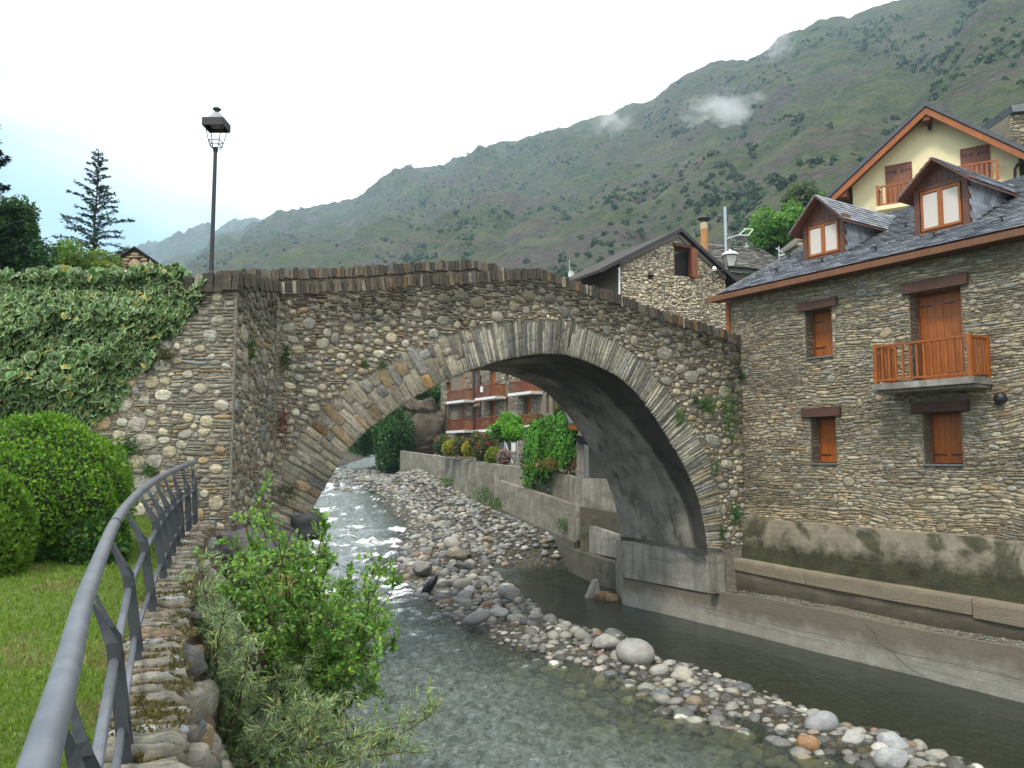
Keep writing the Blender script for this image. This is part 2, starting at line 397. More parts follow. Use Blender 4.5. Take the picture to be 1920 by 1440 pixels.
def mat_banded(name, col, dark, z0, z1, amp=.5, moss=None, mz=(0, 1), mamp=.6, mrange=(.5, .6), light=None):
    """concrete with damp stains that climb or hang from a level"""
    t = NT(name); co = t.coord(); g = t.n('ShaderNodeNewGeometry'); z = t.sep(g.outputs['Position'])[2]
    n = t.noise(co, .9, 6, .62, .4); f = t.noise(co, 24, 6, .75); m = t.noise(co, 2.4, 6, .65); h = t.noise(t.coord(scale=(.25, .25, 7)), 1.5, 4, .6)
    c = t.mix(t.rng(m, .3, .7), tuple(x*.78 for x in col), tuple(x*1.22 for x in col)); c = t.mix(t.rng(f, .35, .65, 0, .5), c, tuple(x*.55 for x in col))
    b = t.rng(t.math('ADD', z, t.math('MULTIPLY', t.math('SUBTRACT', n, .5), amp*2)), z0, z1); c = t.mix(t.math('MULTIPLY', b, .88), c, t.mix(t.rng(f, .3, .7), tuple(x*.7 for x in dark), tuple(x*1.3 for x in dark)))
    if moss:
        k = t.rng(t.math('ADD', z, t.math('MULTIPLY', t.math('SUBTRACT', m, .5), mamp*2)), mz[0], mz[1])
        k = t.math('MAXIMUM', k, t.math('MULTIPLY', t.rng(n, mrange[0], mrange[1]), .9)); c = t.mix(t.math('MULTIPLY', k, .92), c, t.mix(t.rng(t.math('ADD', t.math('MULTIPLY', m, .5), t.math('MULTIPLY', f, .5)), .38, .62), tuple(x*.35 for x in moss), tuple(x*2.3 for x in moss)))
    c = t.mix(t.rng(h, .60, .68, 0, .35), c, tuple(x*.4 for x in col))
    t.color(c); t.rough(.85); t.bump(t.math('ADD', t.math('ADD', t.math('MULTIPLY', h, .5), m), t.math('MULTIPLY', f, .8)), .8, .03); return t.m
M_LOWW = mat_banded('river_wall_concrete', (.37, .35, .30), (.15, .125, .085), .35, .75, .55)
M_CAP = mat_banded('cream_ledge_concrete', (.33, .285, .20), (.21, .175, .12), 2.06, 1.85, .25)
M_UPB = mat_banded('mossy_block_concrete', (.34, .295, .215), (.16, .14, .10), 2.62, 2.25, .3, (.028, .030, .010), (2.85, 2.40), .55, (.50, .60))
M_LEDW = mat_banded('black_damp_concrete', (.17, .145, .10), (.055, .046, .03), 1.6, 1.15, .35)
M_EARTH = mat_plain('dry_earth', (.15, .115, .075), .95, .5, 9, 1., bdist=.05)
M_CONC = mat_concrete('weathered_concrete')
M_CONCM = mat_concrete('mossy_concrete', (.25, .21, .145), 1.0, .85)
M_CONCD = mat_concrete('damp_concrete', (.13, .12, .095), .35, .8)
M_CONCL = mat_concrete('pale_concrete', (.36, .34, .30), .0, .5)
def mat_soffit():
    t = NT('arch_plaster'); co = t.coord(); dr = t.coord(scale=(1.2, 1.2, .4))
    n = t.noise(co, .8, 8, .66, .5); f = t.noise(co, 14, 6, .7); g = t.noise(dr, 1.9, 6, .6)
    c = t.mix(t.rng(n, .35, .65), (.13, .12, .094), (.38, .35, .29)); c = t.mix(t.rng(g, .55, .66, 0, .7), c, (.035, .03, .024))
    c = t.mix(t.rng(t.noise(co, 5, 5, .7), .62, .72, 0, .6), c, (.30, .29, .26))
    w = t.n('ShaderNodeAttribute', attribute_name='wet').outputs['Fac']
    c = t.mix(t.math('MULTIPLY', w, .85), c, (.022, .019, .015))
    t.color(c); t.rough(.85); t.bump(t.math('ADD', n, t.math('MULTIPLY', f, .5)), .7, .05); return t.m
M_SOFF = mat_soffit()
def mat_wood(name, a, b, rough=.5, axis=(9, 9, .8)):
    t = NT(name); co = t.coord(scale=axis); n = t.noise(co, 3.0, 6, .6, 1.5); k = t.noise(t.coord(), 1.2, 3, .6)
    c = t.mix(t.rng(n, .3, .7), a, b); c = t.mix(t.rng(k, .4, .7, 0, .4), c, tuple(x*.5 for x in a))
    t.color(c); t.rough(rough); t.bump(n, .25, .01); return t.m
M_WOOD = mat_wood('orange_varnished_wood', (.24, .062, .009), (.45, .135, .018))
M_WOODR = mat_wood('red_brown_wood', (.15, .040, .015), (.27, .075, .026))
M_WOODD = mat_wood('dark_brown_wood', (.095, .033, .018), (.175, .065, .032))
M_BEAM = mat_wood('rough_beam', (.05, .022, .016), (.13, .055, .036), .75, (1, 1, 9))
def mat_slate():
    t = NT('wet_slate'); col = t.attr(); n = t.noise(t.coord(scale=(1, 1, 1)), 18, 5, .65)
    t.color(t.hsvv(col, t.rng(n, .3, .7, .75, 1.3))); t.rough(t.rng(t.noise(t.coord(), 2.5, 4, .6), .35, .65, .20, .42)); t.b.inputs['Specular IOR Level'].default_value = .7
    t.bump(n, .25, .006); return t.m
M_SLATE = mat_slate()
M_OLDSL = mat_plain('old_stone_slates', (.085, .078, .068), .75, .55, 5, .8, bdist=.05)
M_DARKR = mat_plain('dark_roof_underside', (.035, .03, .026), .8, .3, 4, .5)
M_METAL = mat_plain('grey_galvanised_pipe', (.125, .14, .165), .42, .22, 9, .12, 0.35, bdist=.003)
def mat_rail():
    t = NT('painted_rail'); co = t.coord()
    n = t.noise(co, 5, 6, .6); c = t.mix(t.rng(n, .3, .7), (.115, .125, .15), (.19, .205, .235))
    r = t.rng(t.noise(co, 3.2, 3, .5), .64, .72, 0, .4); c = t.mix(r, c, (.30, .14, .14))
    c = t.mix(t.rng(t.noise(co, 26, 3, .5), .70, .74), c, (.04, .035, .03))
    t.color(c); t.rough(.42); t.b.inputs['Metallic'].default_value = .2; t.bump(t.noise(co, 60, 4, .6), .15, .003); return t.m
M_RAIL = mat_rail()
M_IRON = mat_plain('dark_iron_flat', (.045, .050, .058), .5, .3, 8, .2, 0.3, bdist=.004)
M_BLACK = mat_plain('black_iron', (.02, .018, .022), .45, .2, 10, .1, bdist=.003)
M_LAMPG = mat_plain('grey_lamp_metal', (.28, .29, .30), .4, .1, 10, .05)
M_WHITE = mat_plain('white_paint', (.72, .72, .70), .5, .06, 8, .05)
def mat_glass(name, col, tr=.35, rough=.08):
    t = NT(name); t.color(col); t.rough(rough); t.b.inputs['Specular IOR Level'].default_value = .8
    x = t.n('ShaderNodeBsdfTransparent'); m = t.n('ShaderNodeMixShader'); m.inputs[0].default_value = tr
    t.l(t.b.outputs[0], m.inputs[1]); t.l(x.outputs[0], m.inputs[2]); t.l(m.outputs[0], t.out.inputs[0]); return t.m
M_PANE = mat_glass('window_glass', (.05, .06, .065), .45)
M_MILK = mat_plain('milky_glass', (.66, .66, .63), .25, .06, 3, 0)
M_CURT = mat_plain('pale_curtain', (.60, .54, .49), .85, .07, 30, .3, bdist=.004, stretch=(1, 1, .1))
M_LEAF = mat_leaf('leaf'); M_NEEDLE = mat_leaf('needles', .15, .6); M_IVY = mat_leaf('ivy_leaf', .22, .38)
M_BARK = mat_plain('bark', (.085, .06, .04), .85, .4, 14, .6, bdist=.02, stretch=(1, 1, .3))
M_PLAST = mat_plain('yellow_render', (.80, .71, .44), .85, .05, 3, .4, bdist=.01)
M_GREYPL = mat_plain('grey_render', (.30, .285, .25), .9, .3, 2, .4, bdist=.02)
M_FLUE = mat_plain('terracotta_flue', (.42, .20, .07), .7, .15, 5, .2)
M_TIN = mat_plain('galvanised_mast', (.45, .50, .53), .4, .15, 20, .1, 0.5)
M_CORE = mat_plain('shade_core', (.018, .028, .010), 1, .4, 5, .3)  # near-black green painting the shade deep inside foliage
# ------------------------------------------------------------------ the lie of the land and the river
WY = [0, 22, 27, 33, 37, 43, 52, 63, 76, 100, 160]
WZ = [0, 0, .06, .32, .62, 1.15, 2.05, 3.45, 4.25, 5.75, 9.0]
PYs = [0, 34.5, 36.5, 39, 43, 50]; PZs = [0, 0, .25, .75, 1.22, 1.85]
def wallx(Y): return np.interp(Y, [36.6, 41, 45.6, 56, 70], [2.9, 1.07, -.95, -4.4, -9.67])
def wmain(Y): return np.interp(Y, WY, WZ)
def wpool(Y): return np.where(np.asarray(Y) < 50, np.interp(Y, PYs, PZs), np.interp(Y, WY, WZ))
def onwater(px, py, side):
    d = ray(px, py); Ys = np.linspace(9, 130, 2400); zr = CAMZ + d[2]/d[1]*Ys; w = wmain(Ys) if side == 'm' else wpool(Ys)
    k = np.argmax(zr < w) if (zr < w).any() else 2399
    return PY(px, py, float(Ys[k]))
BL = [(700, 905), (712, 925), (765, 985), (752, 1040), (745, 1078), (800, 1125), (850, 1163), (905, 1180), (960, 1212), (1060, 1238), (1130, 1252), (1205, 1280), (1262, 1322), (1400, 1358), (1470, 1375), (1515, 1402), (1640, 1432), (1800, 1500), (2000, 1580)]
BR = [(835, 900), (930, 945), (1000, 975), (1066, 1012), (1062, 1046), (1000, 1062), (925, 1062), (975, 1115), (1030, 1160), (1100, 1180), (1165, 1192), (1225, 1232), (1300, 1250), (1420, 1298), (1530, 1340), (1565, 1358), (1690, 1380), (1820, 1435), (2050, 1520)]
BLw = np.array([onwater(x, y, 'm') for x, y in BL]); BRw = np.array([onwater(x, y, 'p') for x, y in BR])
BAR = np.vstack([BLw[:, :2], BRw[::-1, :2]])
def inpoly(X, Y, poly):
    X = np.asarray(X, float); Y = np.asarray(Y, float); r = np.zeros(X.shape, bool); n = len(poly)
    for i in range(n):
        x0, y0 = poly[i]; x1, y1 = poly[(i+1) % n]
        if y0 == y1: continue
        c = ((y0 > Y) != (y1 > Y)) & (X < (x1-x0)*(Y-y0)/(y1-y0)+x0); r ^= c
    return r
def dpoly(X, Y, line):
    X = np.asarray(X, float); Y = np.asarray(Y, float); best = np.full(X.shape, 1e9)
    for (x0, y0), (x1, y1) in zip(line[:-1], line[1:]):
        dx, dy = x1-x0, y1-y0; L = dx*dx+dy*dy+1e-9; t = np.clip(((X-x0)*dx+(Y-y0)*dy)/L, 0, 1)
        best = np.minimum(best, np.hypot(X-x0-t*dx, Y-y0-t*dy))
    return best
def bar_sd(X, Y):
    d = dpoly(X, Y, np.vstack([BAR, BAR[:1]])); return np.where(inpoly(X, Y, BAR), d, -d)
# centre line of the bar, to tell the pool from the main stream
_o = np.argsort(BLw[:, 1]); 
def bar_cx(Y): 
    a = np.interp(Y, BLw[_o, 1], BLw[_o, 0]); o2 = np.argsort(BRw[:, 1]); b = np.interp(Y, BRw[o2, 1], BRw[o2, 0]); return (a+b)/2
def wsurf(X, Y):
    s = sstep(-.6, .6, np.asarray(X)-bar_cx(Y)); return wmain(Y)*(1-s) + wpool(Y)*s
# parapet wall line under the railing (plan), top heights
RAILP = [(240, 1417, 5.2), (262, 1234, 7.3), (290, 1146, 9.1), (310, 1088, 10.8), (327, 1044, 12.6), (342, 1011, 14.4), (366, 986, 16.3)]
RB = np.array([PY(a, b, y) for a, b, y in RAILP])
_d0 = (RB[0]-RB[1])/(RB[0, 1]-RB[1, 1])
RB = np.vstack([RB[0]+_d0*(-2.0), RB[0]+_d0*(-4.4), RB])[[1, 0, 2, 3, 4, 5, 6, 7, 8]]
RB = np.vstack([RB, RB[-1]+(RB[-1]-RB[-2])*.35])
def rbx(Y): return np.interp(Y, RB[:, 1], RB[:, 0])
def rbz(Y): return np.interp(Y, RB[:, 1], RB[:, 2])
def bank_x(Y):   # left water edge
    return np.interp(Y, [0, 5, 9, 12, 16, 20, 28, 40, 55, 75, 100], [-.3, -1.2, -3.0, -3.9, -5.0, -5.3, -7.5, -10.5, -13.5, -16.5, -17])
RWALL = [(20, -3), (18.2, 8)]
def bed(X, Y):
    w = wsurf(X, Y); sd = bar_sd(X, Y)
    b = w - .45 + .55*sstep(-1.6, .7, sd) + .10*(fbm(X*1.1, Y*1.1, 4, 3)-.5)
    b = np.where(sd > -5, b, b-.1)
    lb = bank_x(Y) - X
    b = b + sstep(-1.2, 1.0, lb)*.9 + np.maximum(0, lb-1.2)*.35
    b = b + .75*sstep(3.2, .2, wallx(Y)-X)*sstep(36, 39, Y)*(1-sstep(68, 72, Y))
    b = np.where((Y > 64) & (X > -8), b+np.clip((X+8)*.2, 0, 3)*sstep(64, 70, Y), b)
    return b
nx, ny = 230, 360
gx = np.linspace(-26, 24, nx); gy = np.concatenate([np.linspace(3, 50, 270), np.linspace(50.6, 150, 90)])
X, Y = np.meshgrid(gx, gy); Z = bed(X, Y)
def gridF(nx, ny):
    i = np.arange(nx-1)[None] + nx*np.arange(ny-1)[:, None]; i = i.ravel(); return np.stack([i, i+1, i+1+nx, i+nx], 1)
def mat_bed():
    t = NT('riverbed_gravel'); co = t.coord(scale=(1, 1, .4))
    x = t.n('ShaderNodeTexVoronoi'); t.l(co, x.inputs['Vector']); x.inputs['Scale'].default_value = 6.5
    y = t.n('ShaderNodeTexVoronoi'); t.l(co, y.inputs['Vector']); y.inputs['Scale'].default_value = 22
    e = t.vor(co, 6.5, 'DISTANCE_TO_EDGE'); e2 = t.vor(co, 22, 'DISTANCE_TO_EDGE')
    r = t.n('ShaderNodeValToRGB'); cr = r.color_ramp; cr.elements[0].color = (.045, .042, .030, 1); cr.elements[1].color = (.23, .21, .165, 1)
    for p, c in ((.3, (.10, .09, .055)), (.55, (.15, .11, .05)), (.75, (.13, .135, .13))):
        q = cr.elements.new(p); q.color = (*c, 1)
    s = t.sep(x.outputs['Color']); t.l(s[0], r.inputs[0])
    c = t.mix(t.rng(e, 0, .10, .25, 1.), (.03, .027, .02), r.outputs[0]); c = t.mix(t.rng(e2, 0, .08, .5, 0), c, (.03, .027, .02))
    t.color(c); t.rough(.75); t.bump(t.math('ADD', t.rng(e, 0, .25), t.math('MULTIPLY', t.rng(e2, 0, .25), .3)), 1., .08); return t.m
M_BED = mat_bed()
o = mk('riverbed', np.stack([X, Y, Z], -1).reshape(-1, 3), gridF(nx, ny), M_BED, smooth=True); tag(o, 'pebbly brown riverbed under the stream and the shallow pool', None, None, 'structure')
# --- water surface
nx2, ny2 = 330, 520
gx = np.linspace(-17, 21, nx2); gy = np.concatenate([np.linspace(7, 45, 400), np.linspace(45.3, 130, 120)])
X, Y = np.meshgrid(gx, gy); w = wsurf(X, Y)
pool = sstep(-.3, 1.2, X-bar_cx(Y))*(1-sstep(36, 40, Y))
near = 1-sstep(45, 80, Y)
fl = fbm(X*1.6+.3*Y, Y*.75, 5, 11)-.5
chop = fbm(X*3.0+.6*Y, Y*1.7-.4*X, 4, 21, .6)-.5
rif = np.maximum.reduce([np.exp(-((Y-(31.5+.5*np.sin(X*1.1)))/1.6)**2)*sstep(-9, -4, X)*(1-sstep(.5, 2, X)),
     .9*np.exp(-((Y-38+.3*np.sin(X*1.5))/.8)**2), .8*np.exp(-((Y-44+.4*np.sin(X*1.3))/1.0)**2), .5*np.exp(-((Y-52)/1.5)**2), .28*sstep(54, 60, Y),
     .55*np.exp(-((Y-26-.5*X)/1.2)**2)*np.exp(-((X+1.5)/2.2)**2), .30*np.exp(-(((Y-19.5)-.4*X)/2.4)**2)*np.exp(-((X-.2)/2.2)**2), .24*np.exp(-((Y-24.)/3.)**2)*sstep(-6, -3, X)])
rif = rif*.30
for k_ in range(95):
    yc_ = rng.uniform(24, 62); xl_ = float(bank_x(yc_))+.4; xr_ = float(np.interp(yc_, BLw[_o, 1], BLw[_o, 0]))-.2; xc_ = rng.uniform(xl_, max(xl_+.5, xr_)); wx_ = rng.uniform(.25, 1.1); wy_ = rng.uniform(.10, .40)*(1+yc_/60); a_ = rng.uniform(.4, 1.25)*(1 if yc_ > 29 else .55)
    m_ = (np.abs(X-xc_) < 3*wx_) & (np.abs(Y-yc_) < 4*wy_+1); d_ = Y-yc_-.15*(X-xc_)-.12*np.sin(X*3+k_); rif[m_] = np.maximum(rif[m_], (a_*np.exp(-((X-xc_)/wx_)**2-(d_/wy_)**2))[m_])
for q_, r_, a_ in (((575, 1072), 1.0, 1.2), ((738, 1098), .7, 1.1), ((620, 955), 1.3, .8), ((720, 1118), .6, .9)):
    o_ = onwater(*q_, 'm'); rif = np.maximum(rif, a_*np.exp(-((X-o_[0])/r_)**2-((Y-o_[1])/(r_*.7))**2))
steps = .10*np.sin(Y*1.9+2*fbm(X*.5, Y*.3, 3, 5)*3)*sstep(26, 34, Y)*near
amp = (.17+.24*rif)*(1-pool) + .012*pool
Zw = w + amp*(fl*.8+chop*1.0) + steps*(1-pool)*.5 - .03
foam = np.clip(rif*1.25*(.35+1.3*fbm(X*1.4+2, Y*2.6, 4, 31)) + .55*(chop > .17)*(1-pool)*(rif > .05) - .30, 0, 1)
rp_ = np.exp(-(((X-1.5)/2.6)**2+((Y-39.2)/1.6)**2))
foam = np.maximum(foam*(1-pool), .8*rp_*fbm(X*2, Y*2, 3, 8))
sd = bar_sd(X, Y)
shal = sstep(-2.4-2.2*sstep(26, 18, Y), -.1, sd)*(.75+.5*fbm(X*.9, Y*.6, 3, 19))
def mat_water():
    t = NT('river_water'); t.t.nodes.remove(t.b)
    co = t.coord(scale=(1, .55, 1)); co2 = t.coord(scale=(1, .8, 1))
    A = lambda n: t.n('ShaderNodeAttribute', attribute_name=n).outputs['Fac']
    foam, pool, sh = A('foam'), A('pool'), A('shal')
    n = t.noise(co, 4.6, 6, .60, .7); n1 = t.noise(co2, 1.6, 4, .55, .4); n2 = t.noise(co2, 19, 4, .6)
    h = t.math('ADD', t.math('MULTIPLY', n1, .7), t.math('ADD', n, t.math('MULTIPLY', n2, .25)))
    bp = t.n('ShaderNodeBump'); t.l(h, bp.inputs['Height']); bp.inputs['Distance'].default_value = .20
    t.l(t.rng(pool, 0, 1, 1.0, .12), bp.inputs['Strength'])
    gl = t.n('ShaderNodeBsdfGlossy'); gl.inputs['Roughness'].default_value = .05; gl.inputs[0].default_value = (.88, .93, .97, 1); t.l(bp.outputs[0], gl.inputs['Normal'])
    tr = t.n('ShaderNodeBsdfTransparent'); t.l(t.mix(sh, t.mix(pool, (.50, .60, .48), (.36, .42, .30)), (.74, .78, .52)), tr.inputs[0])
    fl_ = t.noise(t.coord(rot=(0, 0, .25), scale=(2.2, 1.0, 1)), 2.6, 8, .70, .7); turb_sheen = t.mix(t.rng(fl_, .38, .64), (.10, .135, .10), (.38, .43, .41)); turb_sheen = t.mix(t.rng(t.noise(t.coord(scale=(1.6, 1, 1)), 11, 5, .7, .8), .57, .66, 0, .7), turb_sheen, (.60, .66, .66))  # aerated water tone, with wave highlights and glitter painted into the colour
    turb_sheen = t.mix(t.math('MULTIPLY', A('sky_sheen'), .6), turb_sheen, t.mix(t.rng(fl_, .38, .6), (.30, .36, .36), (.62, .68, .70)))  # upstream: paler turbulent water, sky reflection painted into the colour
    df = t.n('ShaderNodeBsdfDiffuse'); t.l(t.mix(pool, turb_sheen, (.026, .034, .022)), df.inputs[0]); t.l(bp.outputs[0], df.inputs['Normal'])
    body = t.n('ShaderNodeMixShader'); t.l(t.math('MAXIMUM', t.rng(sh, 0, 1, .58, .06), t.math('MULTIPLY', pool, .50)), body.inputs[0]); t.l(tr.outputs[0], body.inputs[1]); t.l(df.outputs[0], body.inputs[2])
    fr = t.n('ShaderNodeFresnel'); fr.inputs[0].default_value = 1.33; t.l(bp.outputs[0], fr.inputs['Normal'])
    m = t.n('ShaderNodeMixShader'); t.l(fr.outputs[0], m.inputs[0]); t.l(body.outputs[0], m.inputs[1]); t.l(gl.outputs[0], m.inputs[2])
    fo = t.n('ShaderNodeBsdfDiffuse'); fo.inputs[0].default_value = (.78, .80, .81, 1)
    fn = t.noise(t.coord(scale=(1, .5, 1)), 7, 7, .75, .6)
    ff = t.rng(t.math('ADD', t.math('MULTIPLY', foam, .52), fn), .70, .98, 0, .9)
    m2 = t.n('ShaderNodeMixShader'); t.l(ff, m2.inputs[0]); t.l(m.outputs[0], m2.inputs[1]); t.l(fo.outputs[0], m2.inputs[2])
    t.l(m2.outputs[0], t.out.inputs[0]); return t.m
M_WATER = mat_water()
o = mk('river_water', np.stack([X, Y, Zw], -1).reshape(-1, 3), gridF(nx2, ny2), M_WATER, smooth=True, attrs=dict(sky_sheen=(sstep(21, 33, Y)*(1-pool)).ravel(), foam=foam.ravel(), pool=pool.ravel(), shal=shal.ravel()))
tag(o, 'fast grey green mountain river with white riffles and a still pool', None, None, 'structure')

# --- hillsides
def skyline(pts, R):
    out = []
    for px, py in pts:
        d = ray(px, py); out.append((math.atan2(d[0], d[1]), d[2]/math.hypot(d[0], d[1])))
    return np.array(out)
def mat_hill(name, far):
    t = NT(name); co = t.coord(scale=(1, 1, 1.8))
    a = t.noise(co, .011, 7, .62, .4); b = t.noise(co, .05, 7, .68, .5); c = t.noise(co, .33, 6, .7); s = t.noise(t.coord(scale=(1, 1, 9)), .03, 6, .65, .8)
    g = t.mix(t.rng(b, .35, .65), (.032, .070, .014), (.145, .175, .036))
    g = t.mix(t.rng(c, .48, .60, 0, .8), g, (.026, .045, .018))
    r = t.mix(t.rng(c, .35, .65), (.036, .026, .021), (.18, .14, .115))
    r = t.mix(t.rng(b, .55, .7, 0, .5), r, (.11, .085, .06))
    f = t.math('ADD', t.math('MULTIPLY', a, .55), t.math('MULTIPLY', s, .5))
    f = t.math('ADD', f, t.math('MULTIPLY', t.math('SUBTRACT', c, .5), .35))
    col = t.mix(t.rng(f, .505, .59), g, r); col = t.mix(t.rng(t.noise(co, .02, 6, .6), .56, .63, 0, .55), col, (.17, .165, .07))
    t.color(col); t.rough(.95); t.bump(t.math('ADD', t.math('MULTIPLY', b, 1.2), t.math('MULTIPLY', c, 1.3)), 1., 6.0); return t.m
def hill(name, sky_pts, Rpts, r0pts, z0, na, nr, amp, mat, power=1.0, label='', back=1.35, seed=0):
    sk = skyline(sky_pts, 0); A = np.linspace(sk[0, 0], sk[-1, 0], na); T = np.interp(A, sk[:, 0], sk[:, 1])
    R = np.interp(A, *zip(*Rpts)); R0 = np.interp(A, *zip(*r0pts))
    s = np.concatenate([np.linspace(0, 1, nr)**1.25, np.linspace(1.03, back, 16)])
    AA, SS = np.meshgrid(A, s); RR = R0+(R-R0)*SS; H = CAMZ+T*R
    X = RR*np.sin(AA); Y = RR*np.cos(AA)
    base = z0 + (H-z0)*np.minimum(SS, 1)**power - np.maximum(0, SS-1)*R*.5
    n1 = fbm(X/160+5, Y/160, 6, seed+41, .52); n2 = np.abs(fbm(X/60, Y/60+3, 5, seed+71)-.5)*2; n3 = fbm(X/22, Y/22, 4, seed+91)
    gul = fbm(AA*26+.6*np.sin(SS*9), SS*2.4, 4, seed+55)   # gullies run down the slope
    env = np.sin(np.clip(SS, 0, 1)*math.pi)**.6
    Z = base + amp*RR/900*((n1-.5)*70*env + (gul-.5)*46*env - n2*27*(.35+env) + (n3-.5)*15*sstep(.02, .3, SS))
    ter = np.sin(Z/3.0+n1*6); Z = Z + .45*ter*env*sstep(150, 300, RR)
    Z = np.where(SS >= 1.0, np.minimum(Z, base+3), Z)
    o = mk(name, np.stack([X, Y, Z], -1).reshape(-1, 3), gridF(na, len(s)), mat, smooth=True)
    tag(o, label, None, None, 'structure'); return (A, s, AA, SS, RR, X, Y, Z)
M_HILL = mat_hill('mountain_scrub', 0)
az = lambda px: math.atan((px-960)/FPX)
MAIN = [(150, 560), (240, 530), (307, 497), (350, 475), (400, 447), (460, 420), (520, 400), (590, 386), (640, 378), (662, 372), (682, 357), (722, 335), (760, 322), (800, 312), (850, 297), (890, 287), (930, 270), (1000, 250), (1040, 244), (1080, 234), (1150, 210), (1200, 192), (1250, 165), (1290, 138), (1340, 118), (1400, 108), (1440, 85), (1465, 62), (1500, 45), (1570, 35), (1640, 15), (1700, -10), (1920, -130), (2300, -260), (2800, -380)]
HG = hill('mountain', MAIN, [(az(150), 1500), (az(480), 1500), (az(960), 1150), (az(1500), 900), (az(2600), 620)], [(az(150), 100), (az(900), 100), (az(1300), 75), (az(1900), 62), (az(2800), 50)], 6.0, 620, 420, 1.0, M_HILL, 1.12, 'green and rocky mountainside rising behind the village', seed=3)
FARR = [(-700, 470), (-200, 500), (60, 505), (150, 495), (205, 472), (250, 458), (310, 441), (365, 426), (390, 419), (406, 429), (440, 413), (462, 416), (500, 408), (620, 420)]
hill('distant_mountain', FARR, [(az(-700), 2300), (az(700), 2500)], [(az(-700), 300), (az(700), 900)], 8.0, 160, 120, 1.2, M_HILL, 1.1, 'hazy distant ridge behind the lamp post', seed=9)
# valley floor sheet reaching the horizon
xs = np.concatenate([-np.geomspace(3400, 30, 20), np.linspace(-26, 26, 8), np.geomspace(30, 3400, 20)]); ys = np.concatenate([-np.geomspace(900, 5, 14), np.linspace(0, 100, 10), np.geomspace(120, 3900, 16)])
X, Y = np.meshgrid(xs, ys); Z = np.full(X.shape, -1.6) + .02*np.clip(Y-60, 0, 400)
M_GRND = mat_plain('valley_ground', (.07, .085, .035), .95, .5, .2, .3)
tag(mk('ground', np.stack([X, Y, Z], -1).reshape(-1, 3), gridF(len(xs), len(ys)), M_GRND, smooth=True), 'flat valley ground around the village', None, None, 'structure')
# scrub on the mountain
def ico(sub=1):
    t = (1+5**.5)/2
    V = [(-1, t, 0), (1, t, 0), (-1, -t, 0), (1, -t, 0), (0, -1, t), (0, 1, t), (0, -1, -t), (0, 1, -t), (t, 0, -1), (t, 0, 1), (-t, 0, -1), (-t, 0, 1)]
    F = [(0, 11, 5), (0, 5, 1), (0, 1, 7), (0, 7, 10), (0, 10, 11), (1, 5, 9), (5, 11, 4), (11, 10, 2), (10, 7, 6), (7, 1, 8), (3, 9, 4), (3, 4, 2), (3, 2, 6), (3, 6, 8), (3, 8, 9), (4, 9, 5), (2, 4, 11), (6, 2, 10), (8, 6, 7), (9, 8, 1)]
    V = [np.array(v)/np.linalg.norm(v) for v in V]
    for _ in range(sub):
        c = {}; G = []
        def m(a, b):
            k = (min(a, b), max(a, b))
            if k not in c: x = V[a]+V[b]; V.append(x/np.linalg.norm(x)); c[k] = len(V)-1
            return c[k]
        for a, b, d in F:
            x, y, z = m(a, b), m(b, d), m(d, a); G += [(a, x, z), (b, y, x), (d, z, y), (x, y, z)]
        F = G
    return np.array(V), np.array(F)
I1 = ico(1); I2 = ico(2)
def scatter_blobs(P, size, squash, tints, base=I1, jit=.25):
    n = len(P); V0, F0 = base; k = len(V0)
    ang = rng.uniform(0, 6.28, n); ca, sa = np.cos(ang), np.sin(ang)
    V = np.tile(V0[None], (n, 1, 1))*(1+rng.uniform(-jit, jit, (n, k, 1)))
    x = V[..., 0]*ca[:, None]-V[..., 1]*sa[:, None]; y = V[..., 0]*sa[:, None]+V[..., 1]*ca[:, None]
    V = np.stack([x, y, V[..., 2]*squash], -1)*size[:, None, None] + P[:, None]
    F = F0[None] + (np.arange(n)*k)[:, None, None]
    return V.reshape(-1, 3), F.reshape(-1, 3), np.repeat(tints, k, 0)
A_, s_, AA, SS, RR, HX, HY, HZ = HG
cl = fbm(HX/60+9, HY/60, 4, 77); cl2 = fbm(AA*18, SS*9+AA*25, 4, 78)
prob = (sstep(.54, .66, cl)+1.6*sstep(.57, .68, cl2))*(SS < .99)*(SS > .05)*(1/(1+RR/500))
prob = (prob+.012)*(SS < .97)*(SS > .04); prob *= RR**1.3; p = (prob/prob.sum()).ravel()
NB = 9000
idx = rng.choice(len(p), NB, p=p); P = np.stack([HX.ravel()[idx], HY.ravel()[idx], HZ.ravel()[idx]], -1) + rng.normal(0, 1.6, (NB, 3))*[1, 1, .1]
sz = rng.uniform(.7, 1.7, NB)*(1+(rng.random(NB) < .15)*.7); g = rng.uniform(.6, 1.25, (NB, 1))*np.array([[.034, .066, .026]])*(1+rng.uniform(-.2, .25, (NB, 3)))
nl_ = 34; d = rng.normal(0, 1, (NB, nl_, 3)); d /= np.linalg.norm(d, axis=2, keepdims=True); c_ = P[:, None]+d*sz[:, None, None]*[1, 1, .8]*rng.uniform(.55, 1.0, (NB, nl_, 1)); c_ = c_.reshape(-1, 3)
nn_ = (d.reshape(-1, 3)+rng.normal(0, .5, (NB*nl_, 3))); nn_ /= np.linalg.norm(nn_, axis=1, keepdims=True); t1 = np.cross(nn_, rng.normal(0, 1, nn_.shape)); t1 /= np.linalg.norm(t1, axis=1, keepdims=True); t2 = np.cross(nn_, t1); ls = np.repeat(sz, nl_)[:, None]*rng.uniform(.28, .5, (NB*nl_, 1))
V = np.stack([c_+t1*ls, c_+t2*ls*.8, c_-t1*ls, c_-t2*ls*.8], 1).reshape(-1, 3); F = np.arange(len(V)).reshape(-1, 4); T = np.repeat(np.repeat(g, nl_, 0)*rng.uniform(.6, 1.45, (NB*nl_, 1)), 4, 0)
